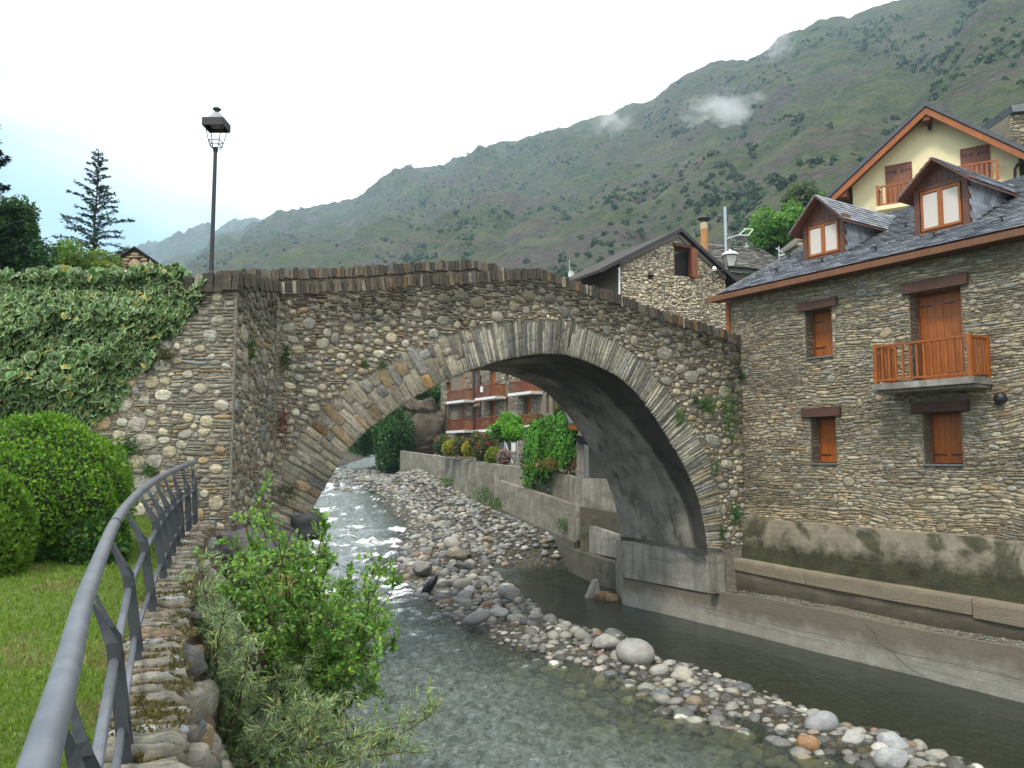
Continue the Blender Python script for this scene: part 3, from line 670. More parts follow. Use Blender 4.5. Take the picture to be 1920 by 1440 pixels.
tag(mk('scrub', V, F, M_LEAF, tint=T), 'dark green bushes and scrub scattered over the mountainside', None, None, 'stuff')
# ------------------------------------------------------------------ foliage helpers
TPL = dict(
 oval=(np.array([(0, 0, 0), (.32, .42, .07), (.22, .78, .05), (0, 1, 0), (-.22, .78, .05), (-.32, .42, .07)]), [(0, 1, 2), (0, 2, 3), (0, 3, 4), (0, 4, 5)]),
 dia=(np.array([(0, 0, 0), (.30, .5, .08), (0, 1, 0), (-.30, .5, .08)]), [(0, 1, 2), (0, 2, 3)]),
 thin=(np.array([(0, 0, 0), (.09, .45, .02), (0, 1, -.05), (-.09, .45, .02)]), [(0, 1, 2), (0, 2, 3)]),
 spray=(np.array([(0, 0, 0), (.34, .55, -.05), (.10, .62, .03), (0, 1, -.08), (-.10, .62, .03), (-.34, .55, -.05)]), [(0, 1, 2), (0, 2, 3), (0, 3, 4), (0, 4, 5)]))
def unit(a): return a/np.maximum(np.linalg.norm(a, axis=-1, keepdims=True), 1e-9)
def leafgeo(P, size, tint, D, N, shape='oval'):
    T, F = TPL[shape]; F = np.array(F); n = len(P); k = len(T)
    D = unit(D); Xa = unit(np.cross(D, N)); Na = np.cross(Xa, D)
    size = np.broadcast_to(np.asarray(size, float), (n,))
    V = P[:, None] + size[:, None, None]*(T[None, :, 0, None]*Xa[:, None] + T[None, :, 1, None]*D[:, None] + T[None, :, 2, None]*Na[:, None])
    return V.reshape(-1, 3), (F[None]+(np.arange(n)*k)[:, None, None]).reshape(-1, 3), np.repeat(np.broadcast_to(tint, (n, 3)), k, 0)
def rdir(n, bias=(0, 0, 0), s=1.): return unit(rng.normal(0, 1, (n, 3))*s + np.array(bias))
def greens(n, base, var=.25, hue=.12):
    return np.clip(np.array(base)[None]*rng.uniform(1-var, 1+var, (n, 1))*(1+rng.uniform(-hue, hue, (n, 3))), .002, .9)
def cat(parts):
    VV = []; FF = []; TT = []; n = 0
    for V, F, T in parts: VV.append(V); FF.append(F+n); TT.append(T); n += len(V)
    return np.vstack(VV), np.vstack(FF), np.vstack(TT)

# ------------------------------------------------------------------ the stone bridge
BP = Plane((7.5, 26.3, 0), (.903, .431, 0))        # upstream-facing wall seen by the camera
BW = 4.95                                          # width of the vault
FP = Plane((7.5, 26.3, 0), (.5458, -.8379, 0))     # front wall of the stone house
bridge = thing('stone_bridge', 'old humpbacked stone bridge with one wide arch over the river', 'bridge', BP.pt(-7, 3.3))
INT = [(560, 1000), (595, 938), (623, 890), (653, 840), (687, 807), (757, 757), (833, 713), (900, 688), (947, 673), (1000, 664), (1047, 662), (1080, 669), (1117, 685), (1155, 702), (1182, 725), (1207, 752), (1230, 785), (1252, 820), (1277, 862), (1297, 902), (1312, 943), (1321, 987), (1327, 1031)]
EXT = [(470, 968), (505, 915), (547, 850), (580, 800), (620, 753), (687, 707), (740, 673), (813, 640), (857, 623), (930, 607), (997, 601), (1062, 602), (1107, 618), (1150, 640), (1192, 667), (1230, 710), (1262, 747), (1290, 790), (1315, 835), (1335, 880), (1347, 923), (1353, 976), (1356, 1034)]
TOP = [(520, 526), (563, 528), (620, 526), (680, 525), (780, 515), (847, 512), (893, 510), (947, 507), (1013, 504), (1045, 513), (1080, 527), (1112, 537), (1175, 557), (1220, 575), (1287, 597), (1345, 615), (1392, 632)]
intr = np.array([BP.uv(*p) for p in INT]); extr = np.array([BP.uv(*p) for p in EXT]); topp = np.array([BP.uv(*p) for p in TOP])
UL = topp[0, 0]; topf = lambda u: np.interp(u, topp[:, 0], topp[:, 1])
def arcres(P, n):
    d = np.concatenate([[0], np.cumsum(np.hypot(*np.diff(P, axis=0).T))]); t = np.linspace(0, d[-1], n)
    return np.stack([np.interp(t, d, P[:, 0]), np.interp(t, d, P[:, 1])], 1), d[-1]
intD, LI = arcres(intr, 90)
for _ in range(3): intD[1:-1] = (intD[:-2]+2*intD[1:-1]+intD[2:])/4
opening = np.vstack([intD, [[intD[-1, 0], -1], [intD[0, 0], -1]]])
ringpoly = np.vstack([extr, [[extr[-1, 0], -1], [extr[0, 0], -1]]])
# core: face, deck, parapets, back
us = np.unique(np.concatenate([np.linspace(UL-.02, .35, 70), intD[:, 0]]))
inv = np.interp(us, intD[:, 0], intD[:, 1]); inside = (us >= intD[0, 0]-1e-6) & (us <= intD[-1, 0]+1e-6)
vb = np.where(inside, inv, np.where(us < intD[0, 0], 2.2, 1.0)); vt = topf(us)-.27
FARTOP = [(440, 513), (480, 512), (547, 510), (640, 507), (747, 500), (880, 493), (907, 500), (930, 506), (1040, 540), (1200, 590), (1400, 650)]
BF = BP.off(-BW+.1)
farp = np.array([BF.uv(*p) for p in FARTOP]); fart = lambda u: np.interp(u, farp[:, 0], farp[:, 1])
def strip(fa, fb, flip=False):
    n = len(us); V = np.vstack([[fa(i) for i in range(n)], [fb(i) for i in range(n)]])
    i = np.arange(n-1); F = np.stack([i, i+1, i+1+n, i+n], 1)
    return V, F[:, ::-1] if flip else F
parts = [strip(lambda i: BP.pt(us[i], vb[i]), lambda i: BP.pt(us[i], vt[i])),
         strip(lambda i: BP.pt(us[i], vt[i]), lambda i: BP.pt(us[i], vt[i], -.45)),
         strip(lambda i: BP.pt(us[i], vt[i], -.45), lambda i: BP.pt(us[i], vt[i]-.85, -.45)),
         strip(lambda i: BP.pt(us[i], vt[i]-.85, -.45), lambda i: BP.pt(us[i], fart(us[i])-1.15, -BW+.5)),
         strip(lambda i: BP.pt(us[i], fart(us[i])-1.15, -BW+.5), lambda i: BP.pt(us[i], fart(us[i])-.27, -BW+.5)),
         strip(lambda i: BP.pt(us[i], fart(us[i])-.27, -BW+.5), lambda i: BP.pt(us[i], fart(us[i])-.27, -BW)),
         strip(lambda i: BP.pt(us[i], fart(us[i])-.27, -BW), lambda i: BP.pt(us[i], vb[i], -BW))]
V = []; F = []; n = 0
for a, b in parts: V.append(a); F.append(b+n); n += len(a)
mk('wall_core', np.vstack(V), np.vstack(F), M_MORT, bridge)
# soffit
nw = 40; P = []; wet = []
for j in range(nw+1):
    w = BW*j/nw
    for i, (u, v) in enumerate(intD):
        nrm = np.array([intD[min(i+1, 89), 1]-intD[max(i-1, 0), 1], -(intD[min(i+1, 89), 0]-intD[max(i-1, 0), 0])]); nrm = nrm/np.linalg.norm(nrm)
        dd = .10*(float(vnoise(i*.35, w*2.2, 5))-.5) + .05*(float(vnoise(i*1.1, w*6, 6))-.5)
        if j in (0, nw): dd *= .3
        P.append(BP.pt(u+nrm[0]*dd, v+nrm[1]*dd, -w)); 
        fr = i/89
        edge = .55+1.1*max(0, 1-abs(fr-.62)*2.2) + .5*(float(vnoise(i*.13, 3, 8))-.5)
        wet.append(float(1-sstep(edge-.08, edge+.08, w))*(fr > .35) + .9*float(sstep(.42, .62, fr)*(1-sstep(.60, .78, fr)))*float(sstep(.3, .55, fbm(i*.08, w*.7, 3, 3))))
P = np.array(P); 
mk('arch_soffit', P, gridF(90, nw+1)[:, ::-1], M_SOFF, bridge, smooth=True, attrs=dict(wet=np.clip(wet, 0, 1)))
# voussoirs
RP = [(3, (.33, .30, .23)), (2, (.38, .35, .28)), (1.6, (.27, .27, .26)), (1.6, (.42, .38, .29)), (1.0, (.35, .26, .15)), (.5, (.20, .19, .165)), (.6, (.36, .22, .09))]
GL = [(3, (.36, .345, .29)), (2, (.24, .235, .22)), (2, (.38, .365, .30)), (1, (.19, .195, .19)), (1, (.33, .27, .17)), (1, (.12, .115, .105))]
N = 176; cuts = np.cumsum(rng.uniform(.5, 1.6, N+1)*np.where(np.arange(N+1) < 34, 2.2, 1.0)); cuts = (cuts-cuts[0])/(cuts[-1]-cuts[0])
def atf(P, f):
    d = np.concatenate([[0], np.cumsum(np.hypot(*np.diff(P, axis=0).T))]); return np.array([np.interp(f*d[-1], d, P[:, 0]), np.interp(f*d[-1], d, P[:, 1])])
vs = []
ib = np.vstack([intD]); 
for i in range(N):
    f = (cuts[i]+cuts[i+1])/2; a0, a1 = atf(ib, cuts[i]), atf(ib, cuts[i+1]); e0, e1 = atf(extr, cuts[i]), atf(extr, cuts[i+1])
    a = (a0+a1)/2; b = (e0+e1)/2; dv = b-a; L = np.linalg.norm(dv); wd = (np.linalg.norm(a1-a0)+np.linalg.norm(e1-e0))/2
    pal = RP if f < .36 else GL
    nseg = (2 if rng.random() < .5 else 3) if f < .38 else (2 if rng.random() < .22 else 1)
    cc = [0] + sorted(rng.uniform(.25, .75, nseg-1)) + [1+rng.uniform(-.14, .13)]
    for k in range(len(cc)-1):
        g0, g1 = cc[k], cc[k+1]
        if (g1-g0)*L < .08: continue
        c = a+dv*(g0+g1)/2 + (np.array([0, 0]) if k else -dv/L*0.0); w_ = wd*(1+.12*((g0+g1)/2-.5)) - .006
        t_ = pick(pal)*(.85 if f < .36 else 1.05)
        vs.append(dict(u=c[0], v=c[1], w=max(.035, w_), h=(g1-g0)*L-.008, ang=math.atan2(dv[1], dv[0])-math.pi/2+rng.normal(0, .02), e=rng.uniform(4, 9), d=rng.uniform(.004, .032), tint=t_, jit=.08, k=10, flat=.86, back=-.05))
for q in vs:
    st_ = float(sstep(.50, .66, fbm(q['u']*2.2, 5+q['v']*.3, 3, 93))); q['tint'] = np.array(q['tint'])*(1-.45*st_)
lay_stones(vs, BP, M_VOUS, bridge, 'voussoir', 'voussoir_rubble', 298)
# spandrel stones
PAL = [(3, (.31, .26, .18)), (2.4, (.25, .215, .155)), (2, (.36, .33, .26)), (1.3, (.18, .145, .10)), (.6, (.29, .16, .07)), (1, (.27, .27, .26)), (.5, (.12, .095, .07))]
CPAL = [(3, (.46, .405, .29)), (2.2, (.43, .405, .34)), (1.5, (.34, .33, .30)), (.7, (.38, .28, .165)), (.9, (.54, .51, .42))]
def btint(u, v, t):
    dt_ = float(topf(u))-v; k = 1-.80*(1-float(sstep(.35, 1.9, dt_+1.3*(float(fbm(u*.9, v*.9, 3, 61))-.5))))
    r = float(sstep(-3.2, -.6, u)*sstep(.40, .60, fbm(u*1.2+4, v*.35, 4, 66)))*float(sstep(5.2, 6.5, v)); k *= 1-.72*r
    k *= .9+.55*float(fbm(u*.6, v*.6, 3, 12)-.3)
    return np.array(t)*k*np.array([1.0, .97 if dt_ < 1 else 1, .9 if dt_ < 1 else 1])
ins = lambda U, V: (V < topf(U)-.30) & (V > 2.4) & ~inpoly(U, V, ringpoly) & (U > UL+.03) & (U < -.02)
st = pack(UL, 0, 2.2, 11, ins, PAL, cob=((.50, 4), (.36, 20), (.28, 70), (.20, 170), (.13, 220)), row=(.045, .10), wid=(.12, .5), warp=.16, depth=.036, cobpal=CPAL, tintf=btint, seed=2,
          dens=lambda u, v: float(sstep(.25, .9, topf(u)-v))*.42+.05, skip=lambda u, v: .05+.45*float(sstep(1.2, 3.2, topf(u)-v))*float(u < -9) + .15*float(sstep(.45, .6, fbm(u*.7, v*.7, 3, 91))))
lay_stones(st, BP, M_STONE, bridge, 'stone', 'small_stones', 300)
# coping of slabs set on edge
CP_ = [(3, (.065, .050, .032)), (2.5, (.042, .033, .025)), (1.3, (.11, .09, .062)), (.7, (.14, .078, .032)), (.4, (.26, .23, .17)), (.5, (.10, .095, .085))]
def coping(pl, u0, u1, tf, parent, hgt=.30, wr=(.07, .15), n0=-.52, n1=.05, mat=None, sl=None, far=False):
    u = u0
    while u < u1:
        w = rng.uniform(*wr); t0 = float(tf(u+w/2)); j = lambda s=.02: rng.uniform(-s, s)
        top = t0 + rng.uniform(-.045, .035); bot = t0 - hgt + rng.uniform(-.05, .02); lean = rng.normal(0, .02); f = n1+j(.03); b_ = n0+j(.03)
        P = [pl.pt(u+.004, bot, f), pl.pt(u+w-.004, bot, f), pl.pt(u+w-.004, bot, b_), pl.pt(u+.004, bot, b_),
             pl.pt(u+.008+lean, top+j(.02), f-.02), pl.pt(u+w-.008+lean, top+j(.02), f-.02), pl.pt(u+w-.008+lean, top+j(), b_), pl.pt(u+.008+lean, top+j(), b_)]
        mk('coping_stone', np.array(P), [(3, 2, 1, 0), (4, 5, 6, 7), (0, 1, 5, 4), (1, 2, 6, 5), (2, 3, 7, 6), (3, 0, 4, 7)], mat or M_VOUS, parent, tint=pick(CP_))
        u += w
coping(BP, UL, .1, topf, bridge, wr=(.055, .135))
coping(BF, farp[0, 0], -3.0, fart, bridge, n1=.55, n0=.0, wr=(.09, .18))

# ------------------------------------------------------------------ left approach wall with ivy
C1 = PY(440, 700, 17.2); C2 = BP.pt(UL, 0)
LP = Plane((C1[0], 17.2, 0), (1, 0, 0)); RPn = Plane((C1[0], 17.2, 0), (C2[0]-C1[0], C2[1]-17.2, 0))
RL = math.hypot(C2[0]-C1[0], C2[1]-17.2)
wall = thing('approach_wall', 'high rubble wall left of the bridge, half covered with ivy', 'wall', (C1[0]-2, 17.4, 3.4))
ltop = [(-260, 520), (0, 522), (330, 520), (394, 514), (440, 510)]
lt = np.array([LP.uv(*p) for p in ltop]); ltf = lambda u: np.interp(u, lt[:, 0], lt[:, 1])
rt0, rt1 = lt[-1, 1], float(topf(UL)); rtf = lambda u: rt0+(rt1-rt0)*np.asarray(u)/RL
u0L = LP.uv(-260, 700)[0]
mb = MB(); mb.quadprism(LP, [(u0L, 1.2), (0, 1.2), (0, rt0-.27), (u0L, float(ltf(u0L))-.27)], -.6, 0)
mb.quadprism(RPn, [(0, .8), (RL, .8), (RL, rt1-.27), (0, rt0-.27)], -.6, 0)
mb.build('wall_core', M_MORT, wall)
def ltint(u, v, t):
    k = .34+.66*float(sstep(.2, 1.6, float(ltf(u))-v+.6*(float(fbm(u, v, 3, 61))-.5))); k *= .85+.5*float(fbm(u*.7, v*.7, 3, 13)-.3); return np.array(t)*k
LPAL = [(3, (.27, .245, .19)), (2.4, (.22, .20, .155)), (2, (.30, .285, .24)), (1.2, (.16, .14, .10)), (1, (.30, .21, .11)), (1, (.22, .225, .22))]
ins = lambda U, V: (V < ltf(U)-.3) & (V > 3.0) & (U < -.03)
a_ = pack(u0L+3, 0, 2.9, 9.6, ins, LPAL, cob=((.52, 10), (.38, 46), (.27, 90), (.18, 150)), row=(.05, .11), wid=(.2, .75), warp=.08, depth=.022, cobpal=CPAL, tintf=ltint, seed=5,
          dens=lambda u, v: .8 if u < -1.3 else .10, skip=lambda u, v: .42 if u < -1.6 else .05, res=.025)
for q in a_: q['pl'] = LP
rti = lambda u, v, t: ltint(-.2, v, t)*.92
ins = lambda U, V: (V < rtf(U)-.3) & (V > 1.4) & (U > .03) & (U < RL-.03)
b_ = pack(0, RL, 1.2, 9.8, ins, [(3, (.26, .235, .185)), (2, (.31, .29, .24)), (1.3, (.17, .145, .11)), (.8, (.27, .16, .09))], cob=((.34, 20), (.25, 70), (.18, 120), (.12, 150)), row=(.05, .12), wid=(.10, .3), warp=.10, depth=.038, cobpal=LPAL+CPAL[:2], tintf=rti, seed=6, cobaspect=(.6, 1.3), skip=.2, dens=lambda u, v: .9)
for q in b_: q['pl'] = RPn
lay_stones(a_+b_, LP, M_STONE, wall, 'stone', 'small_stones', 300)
coping(LP, LP.uv(300, 600)[0], -.02, ltf, wall, hgt=.38, wr=(.10, .24), n0=-.6, n1=.06)
coping(RPn, 0, RL, rtf, wall, wr=(.10, .2))
# mound of bedrock at the foot of the bridge
def rock(name, c, r, mat, tint, seed, parent=None, sub=3, flat=.0, rot=0, amp=.35, sc=1.3, label=None, cat_=None, group=None):
    V, F = ico(sub); d = V.copy()
    n = np.array([float(fbm(x*sc+seed, y*sc+z*.7*sc, 3, seed)) for x, y, z in d])-.5
    m = np.round(fbm(d[:, 0]*2+seed, d[:, 2]*2.2+d[:, 1], 3, seed+3)*5)/5-.5
    d = np.sign(d)*np.abs(d)**.62; st_ = np.array([float(_h(np.array([math.floor(z*6+n_*2)]), np.array([seed]), 3)[0]) for z, n_ in zip(d[:, 2], n)])-.5
    V = d*(1+amp*2*n+amp*m*.6)[:, None]; V[:, :2] *= (1+.26*st_)[:, None]
    ca, sa = math.cos(rot), math.sin(rot); V = V*np.array(r); V = np.stack([V[:, 0]*ca-V[:, 1]*sa, V[:, 0]*sa+V[:, 1]*ca, V[:, 2]], 1)+np.array(c)
    return tag(mk(name, V, F, mat, parent, tint=np.tile(tint, (len(V), 1))*(1+.25*n[:, None]), smooth=False), label, cat_, group)
p = PY(556, 962, 20.4); rock('bedrock', (p[0]-.05, p[1]+.55, p[2]-.25), (.48, .7, .42), M_STONE, (.085, .085, .085), 11, label='dark bedrock the left foot of the arch stands on', cat_='rock', rot=.4)
p = PY(440, 1040, 17.2); rock('bedrock', (p[0]+.1, p[1]+.5, p[2]-.1), (1.0, .7, .62), M_STONE, (.08, .078, .075), 12, label='dark bedrock under the corner of the ivy wall', cat_='rock')
p = PY(500, 1040, 18.5); rock('bedrock', (p[0]+.1, p[1]+.4, 1.3), (1.25, 1.5, .9), M_ROCK, (.17, .14, .11), 14, label='brown sloping rock behind the riverside bush', cat_='rock', amp=.3)
p = PY(533, 1018, 17.0); rock('bedrock', (p[0], p[1], 2.55), (.45, .5, .28), M_ROCK, (.42, .22, .09), 15, sub=2, label='small orange boulder behind the top of the riverside bush', cat_='rock', amp=.2)
# --- ivy
ivy = thing('ivy', 'variegated ivy with cream leaf edges hanging over the left wall', 'ivy', (C1[0]-4, 17, 6))
IVP = [(-260, 508), (0, 512), (120, 518), (200, 522), (330, 517), (345, 545), (330, 560), (392, 522), (384, 550), (355, 590), (340, 618), (305, 632), (290, 690), (270, 700), (245, 712), (235, 735), (215, 770), (190, 780), (175, 790), (120, 800), (0, 800), (-260, 830)]
ivp = np.array([LP.uv(*p) for p in IVP])
ka = np.arange(9)*2*math.pi/9
hr = np.array([.12, .42, .55, .50, .62, .50, .55, .42, .30])*1.0
out = np.array([(0, -.28), (.34, -.36), (.52, -.02), (.36, .22), (.22, .42), (0, .72), (-.22, .42), (-.36, .22), (-.52, -.02), (-.34, -.36)])
IVT = np.vstack([np.c_[out, np.array([0, -.05, -.10, -.03, -.02, -.12, -.02, -.03, -.10, -.05])], np.c_[out*.74, np.full(10, .02)], [[0, 0, .0]]])
IVF = np.array([(i, (i+1) % 10, 10+(i+1) % 10) for i in range(10)]+[(i, 10+(i+1) % 10, 10+i) for i in range(10)]+[(10+i, 10+(i+1) % 10, 20) for i in range(10)])
def ivyleaf(P, s, D, N_, g):
    D = unit(D); Xa = unit(np.cross(D, N_)); Na = np.cross(Xa, D); n = len(P)
    V = P[:, None] + s[:, None, None]*(IVT[None, :, 0, None]*Xa[:, None]+IVT[None, :, 1, None]*D[:, None]+IVT[None, :, 2, None]*Na[:, None])
    cream = np.clip(g*.7+np.array([.42, .48, .22])*rng.uniform(.25, 1.2, (n, 1)), 0, .8)
    T = np.concatenate([np.repeat(cream[:, None], 10, 1), np.repeat(g[:, None], 11, 1)], 1)
    return V, T
NI = 5600; uvs = np.stack([rng.uniform(ivp[:, 0].min(), 0, NI*3), rng.uniform(ivp[:, 1].min(), ivp[:, 1].max()+.1, NI*3)], 1)
k = inpoly(uvs[:, 0]+.25*(fbm(uvs[:, 0]*2, uvs[:, 1]*2, 3, 4)-.5), uvs[:, 1]+.3*(fbm(uvs[:, 0]*2+9, uvs[:, 1]*2, 3, 7)-.5), ivp); uvs = uvs[k][:NI]
e = dpoly(uvs[:, 0], uvs[:, 1], ivp); thick = (.06+.42*sstep(0, 1.2, e))*(.15+1.7*fbm(uvs[:, 0]*1.9, uvs[:, 1]*1.9, 3, 17))
dep = thick*rng.uniform(.35, 1.0, len(uvs))**.4
P = LP.O + uvs[:, :1]*LP.U + uvs[:, 1:]*LP.V + dep[:, None]*LP.N
# the ivy also rolls over the top of the wall
m = 900; ut = rng.uniform(ivp[:, 0].min(), LP.uv(335, 600)[0], m); P2 = LP.O + ut[:, None]*LP.U + (ltf(ut)+.02+.18*fbm(ut*1.6, ut*0+2, 3, 9)+rng.uniform(-.12, .1, m))[:, None]*LP.V + rng.uniform(-.6, .3, (m, 1))*LP.N
P = np.vstack([P, P2]); n = len(P)
N_ = unit(np.array([0, -1, .45])+rng.normal(0, .5, (n, 3))); D = unit(np.array([0, -.25, -1])+rng.normal(0, .42, (n, 3))); s = rng.uniform(.10, .20, n)
g = greens(n, (.055, .125, .034), .4, .15); old = rng.random(n) < .02; g[old] = (.30, .26, .05)
V, T = ivyleaf(P, s, D, N_, g)
front = np.argsort(-(dep.tolist()+[0]*m if False else np.concatenate([dep/np.maximum(thick, .1)*s[:len(dep)], np.zeros(m)])))
big = front[:298]; rest = np.setdiff1d(np.arange(n), big)
for i in big: mk('leaf', V[i], IVF, M_IVY, ivy, tint=T[i])
Fr = (IVF[None]+(np.arange(len(rest))*21)[:, None, None]).reshape(-1, 3)
mk('leaves', V[rest].reshape(-1, 3), Fr, M_IVY, ivy, tint=T[rest].reshape(-1, 3))['kind'] = 'stuff'
# stems and dark backing growth
mb = MB()
for _ in range(70):
    q = uvs[rng.integers(len(uvs))]; pts = [LP.pt(q[0], q[1], .03)]
    for s_ in range(5): q = q+np.array([rng.normal(0, .15), rng.uniform(.1, .35)]); pts.append(LP.pt(q[0], min(q[1], float(ltf(q[0]))), .03+rng.uniform(0, .05)))
    mb.tube(pts, .012, 4, False)
mb.build('stems', M_BARK, ivy)['kind'] = 'stuff'
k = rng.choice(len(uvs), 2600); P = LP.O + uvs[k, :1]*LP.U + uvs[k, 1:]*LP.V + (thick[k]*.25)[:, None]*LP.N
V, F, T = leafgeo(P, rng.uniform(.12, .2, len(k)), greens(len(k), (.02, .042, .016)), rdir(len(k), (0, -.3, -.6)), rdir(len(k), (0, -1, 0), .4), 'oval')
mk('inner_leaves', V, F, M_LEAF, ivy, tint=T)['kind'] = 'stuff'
# ------------------------------------------------------------------ concrete river walls on the right bank
def zat(px, py, Y): return float(PY(px, py, Y)[2])
def run(name, pts, zt, zb, th, mat, parent, amp=.012, seg=.35, side=1):
    """a wall along a plan polyline: front face, top and ends, with slightly uneven faces. zt/zb per point."""
    P = np.array(pts, float); d = np.concatenate([[0], np.cumsum(np.hypot(*np.diff(P, axis=0).T))])
    n = max(2, int(d[-1]/seg)+1); t = np.unique(np.concatenate([np.linspace(0, d[-1], n), d])); n = len(t)
    X = np.interp(t, d, P[:, 0]); Y = np.interp(t, d, P[:, 1]); ZT = np.interp(t, d, np.broadcast_to(zt, len(P))); ZB = np.interp(t, d, np.broadcast_to(zb, len(P)))
    tx = np.gradient(X); ty = np.gradient(Y); L = np.hypot(tx, ty); nx_, ny_ = ty/L*side, -tx/L*side   # outwards
    rows = []; m = 7
    for j in range(m):
        f = j/(m-1); z = ZB+(ZT-ZB)*f; o_ = amp*(fbm(t*1.3+z, z*2+t, 3, 9)-.5)*2
        if j == m-1: o_ = o_-.012
        rows.append(np.stack([X+nx_*o_, Y+ny_*o_, z+(amp*.8*(fbm(t*2, t*0+4, 3, 2)-.5)*2 if j == m-1 else 0)], 1))
    rows.append(np.stack([X-nx_*th, Y-ny_*th, ZT], 1)); rows.append(np.stack([X-nx_*th, Y-ny_*th, ZB], 1))
    V = np.vstack(rows); F = gridF(n, len(rows)).tolist()
    k = len(rows); F.append([i*n for i in range(k)][::-1]); F.append([i*n+n-1 for i in range(k)])
    if side < 0: F = [f[::-1] for f in F]
    return mk(name, V, F, mat, parent)
def xy(p): return (float(p[0]), float(p[1]))
def cr_(P):
    out = []
    for a, b in zip(P[:-1], P[1:]):
        for k in range(5): q = a+(b-a)*k/5; out.append(q+np.array([0, 0, rng.normal(0, .012)]))
    return out+[P[-1]]
def crackline(pts, r, parent, name='crack'):
    Q = cr_([np.array(p) for p in pts]); mb = MB(); mb.tube(Q, r, 4, False); return mb.build(name, M_BLACK, parent)
rw = thing('river_wall', 'stepped concrete river wall below the stone house', 'wall', PZ(1540, 1226, 0))
L0 = [xy(PZ(*q, 0)) for q in ((1306, 1164), (1420, 1192), (1540, 1223), (1730, 1268), (1920, 1316), (2250, 1400))]
def Yof(px, line):
    d = ray(px, 900); k = d[0]/d[1]
    for (x0, y0), (x1, y1) in zip(line[:-1], line[1:]):
        # x0+s*dx = k*(y0+s*dy)
        dx, dy = x1-x0, y1-y0; s = (k*y0-x0)/(dx-k*dy)
        if -.2 <= s <= 1.2: return y0+s*dy
    return y1
zt0 = [zat(a, b, Yof(a, L0)) for a, b in ((1310, 1106), (1420, 1122), (1540, 1145), (1730, 1186), (1900, 1216), (1990, 1234))]; zt0[-1] = zt0[-2]
run('lower_wall', L0, zt0, -1.2, 2.2, M_LOWW, rw, .02)
W1 = FP.off(.75); h1off = lambda px: float(np.interp(px, [1358, 1925], [.50, .95]))
q = [(1358, 1043), (1509, 1072), (1660, 1098), (1821, 1124), (1925, 1142)]; h1 = [FP.off(h1off(a[0])).hit(*a) for a in q]; h1.append(h1[-1]+(h1[-1]-h1[-2])*2)
pp = [xy(a) for a in h1]; zz = [float(a[2]) for a in h1]
run('ledge_cap', pp[:2], zz[:2], [z-.36 for z in zz[:2]], .9, M_CAP, rw, .015)
run('ledge_cap', [(pp[1][0]+.01, pp[1][1]-.02)]+pp[2:4], [z+.015 for z in zz[1:4]], [z-.36 for z in zz[1:4]], .9, M_CAP, rw, .015)
run('ledge_cap', [(pp[3][0]+.012, pp[3][1]-.02)]+pp[4:], [z+.01 for z in zz[3:]], [z-.42 for z in zz[3:]], .9, M_CAP, rw, .015)
pb = [(x+.06*.838, y+.06*.546) for x, y in pp]; run('ledge_wall', pb, [z-.34 for z in zz], .2, .7, M_LEDW, rw, .05)
zb2 = 3.32
a = FP.off(.16).hit(1362, 990); b = FP.off(.5).hit(1990, 1000)
run('upper_block', [xy(a), xy(b), xy(b+(b-a)*.3)], [zb2, zb2-.02, zb2-.02], 1.4, 1.2, M_UPB, rw, .05)
# debris on the second ledge
mid = [((x+L0[min(i, 5)][0])/2, (y+L0[min(i, 5)][1])/2) for i, (x, y) in enumerate(pp)]
P = []; 
for _ in range(420):
    f = rng.random()*.98; a = np.array(W1.pt(0, 0)); px = 1362+f*640; h = FP.off(h1off(px)).hit(px, 1100); o_ = rng.uniform(.03, .50)
    P.append([h[0]-.838*o_, h[1]-.546*o_, np.interp(px, [1310, 1420, 1540, 1730, 1900], zt0[:5])+.01])
P = np.array(P); V, F, T = scatter_blobs(P, rng.uniform(.015, .06, len(P)), .5, greens(len(P), (.16, .15, .12), .5), ico(0), .3)
tag(mk('ledge_gravel', V, F, M_ROCK, tint=T), 'small debris and gravel lying on the lower concrete ledge', None, None, 'stuff')
crackline([PY(a, b, Yof(a, L0)-.015) for a, b in ((1622, 1168), (1640, 1190), (1650, 1208), (1672, 1222), (1690, 1240), (1712, 1258), (1735, 1268))], .007, rw)
crackline([PY(a, b, Yof(a, L0)-.015) for a, b in ((1320, 1140), (1400, 1158), (1470, 1176), (1560, 1195), (1625, 1206), (1690, 1226), (1790, 1245), (1915, 1275))], .006, rw)
# pier block under the arch
pier = thing('pier_block', 'grey concrete block carrying the right foot of the arch', 'wall', PZ(1235, 1148, 0))
A0 = PZ(1169, 1132, 0); B0 = PZ(1306, 1164, 0); dAB = (B0-A0)[:2]/np.linalg.norm((B0-A0)[:2]); dk = ray(1337, 1100); kk = dk[0]/dk[1]; Cc = B0[:2]+dAB*((kk*B0[1]-B0[0])/(dAB[0]-kk*dAB[1]))
nAB = np.array([dAB[1], -dAB[0]])
LA = [xy(A0), xy(B0), (float(Cc[0]), float(Cc[1]))]
run('footing', LA, [zat(1169, 1082, A0[1]), zat(1306, 1107, B0[1]), zat(1337, 1113, Cc[1])], -1.2, 2.0, M_LOWW, pier, .015)
fw = [(x+nAB[0]*.05, y+nAB[1]*.05) for x, y in LA]
zA = zat(1165, 1015, fw[0][1]); zB = zat(1338, 1041, fw[2][1])
run('block', fw, [zA, zA+(zB-zA)*.8, zB], [zat(1169, 1082, A0[1]), zat(1306, 1107, B0[1]), zat(1334, 1113, Cc[1])], 2.6, M_CONCL, pier, .012)
E0 = PZ(1155, 1104, 0); D0 = PZ(1066, 1081, 0)
run('side_face', [xy(E0), xy(A0)], [zat(1157, 1010, E0[1]), zA], -1.2, 1.0, M_CONC, pier, .01)
for px_, y0_, y1_ in ((822, 872, 902), (868, 866, 915), (790, 856, 895)):
    pass
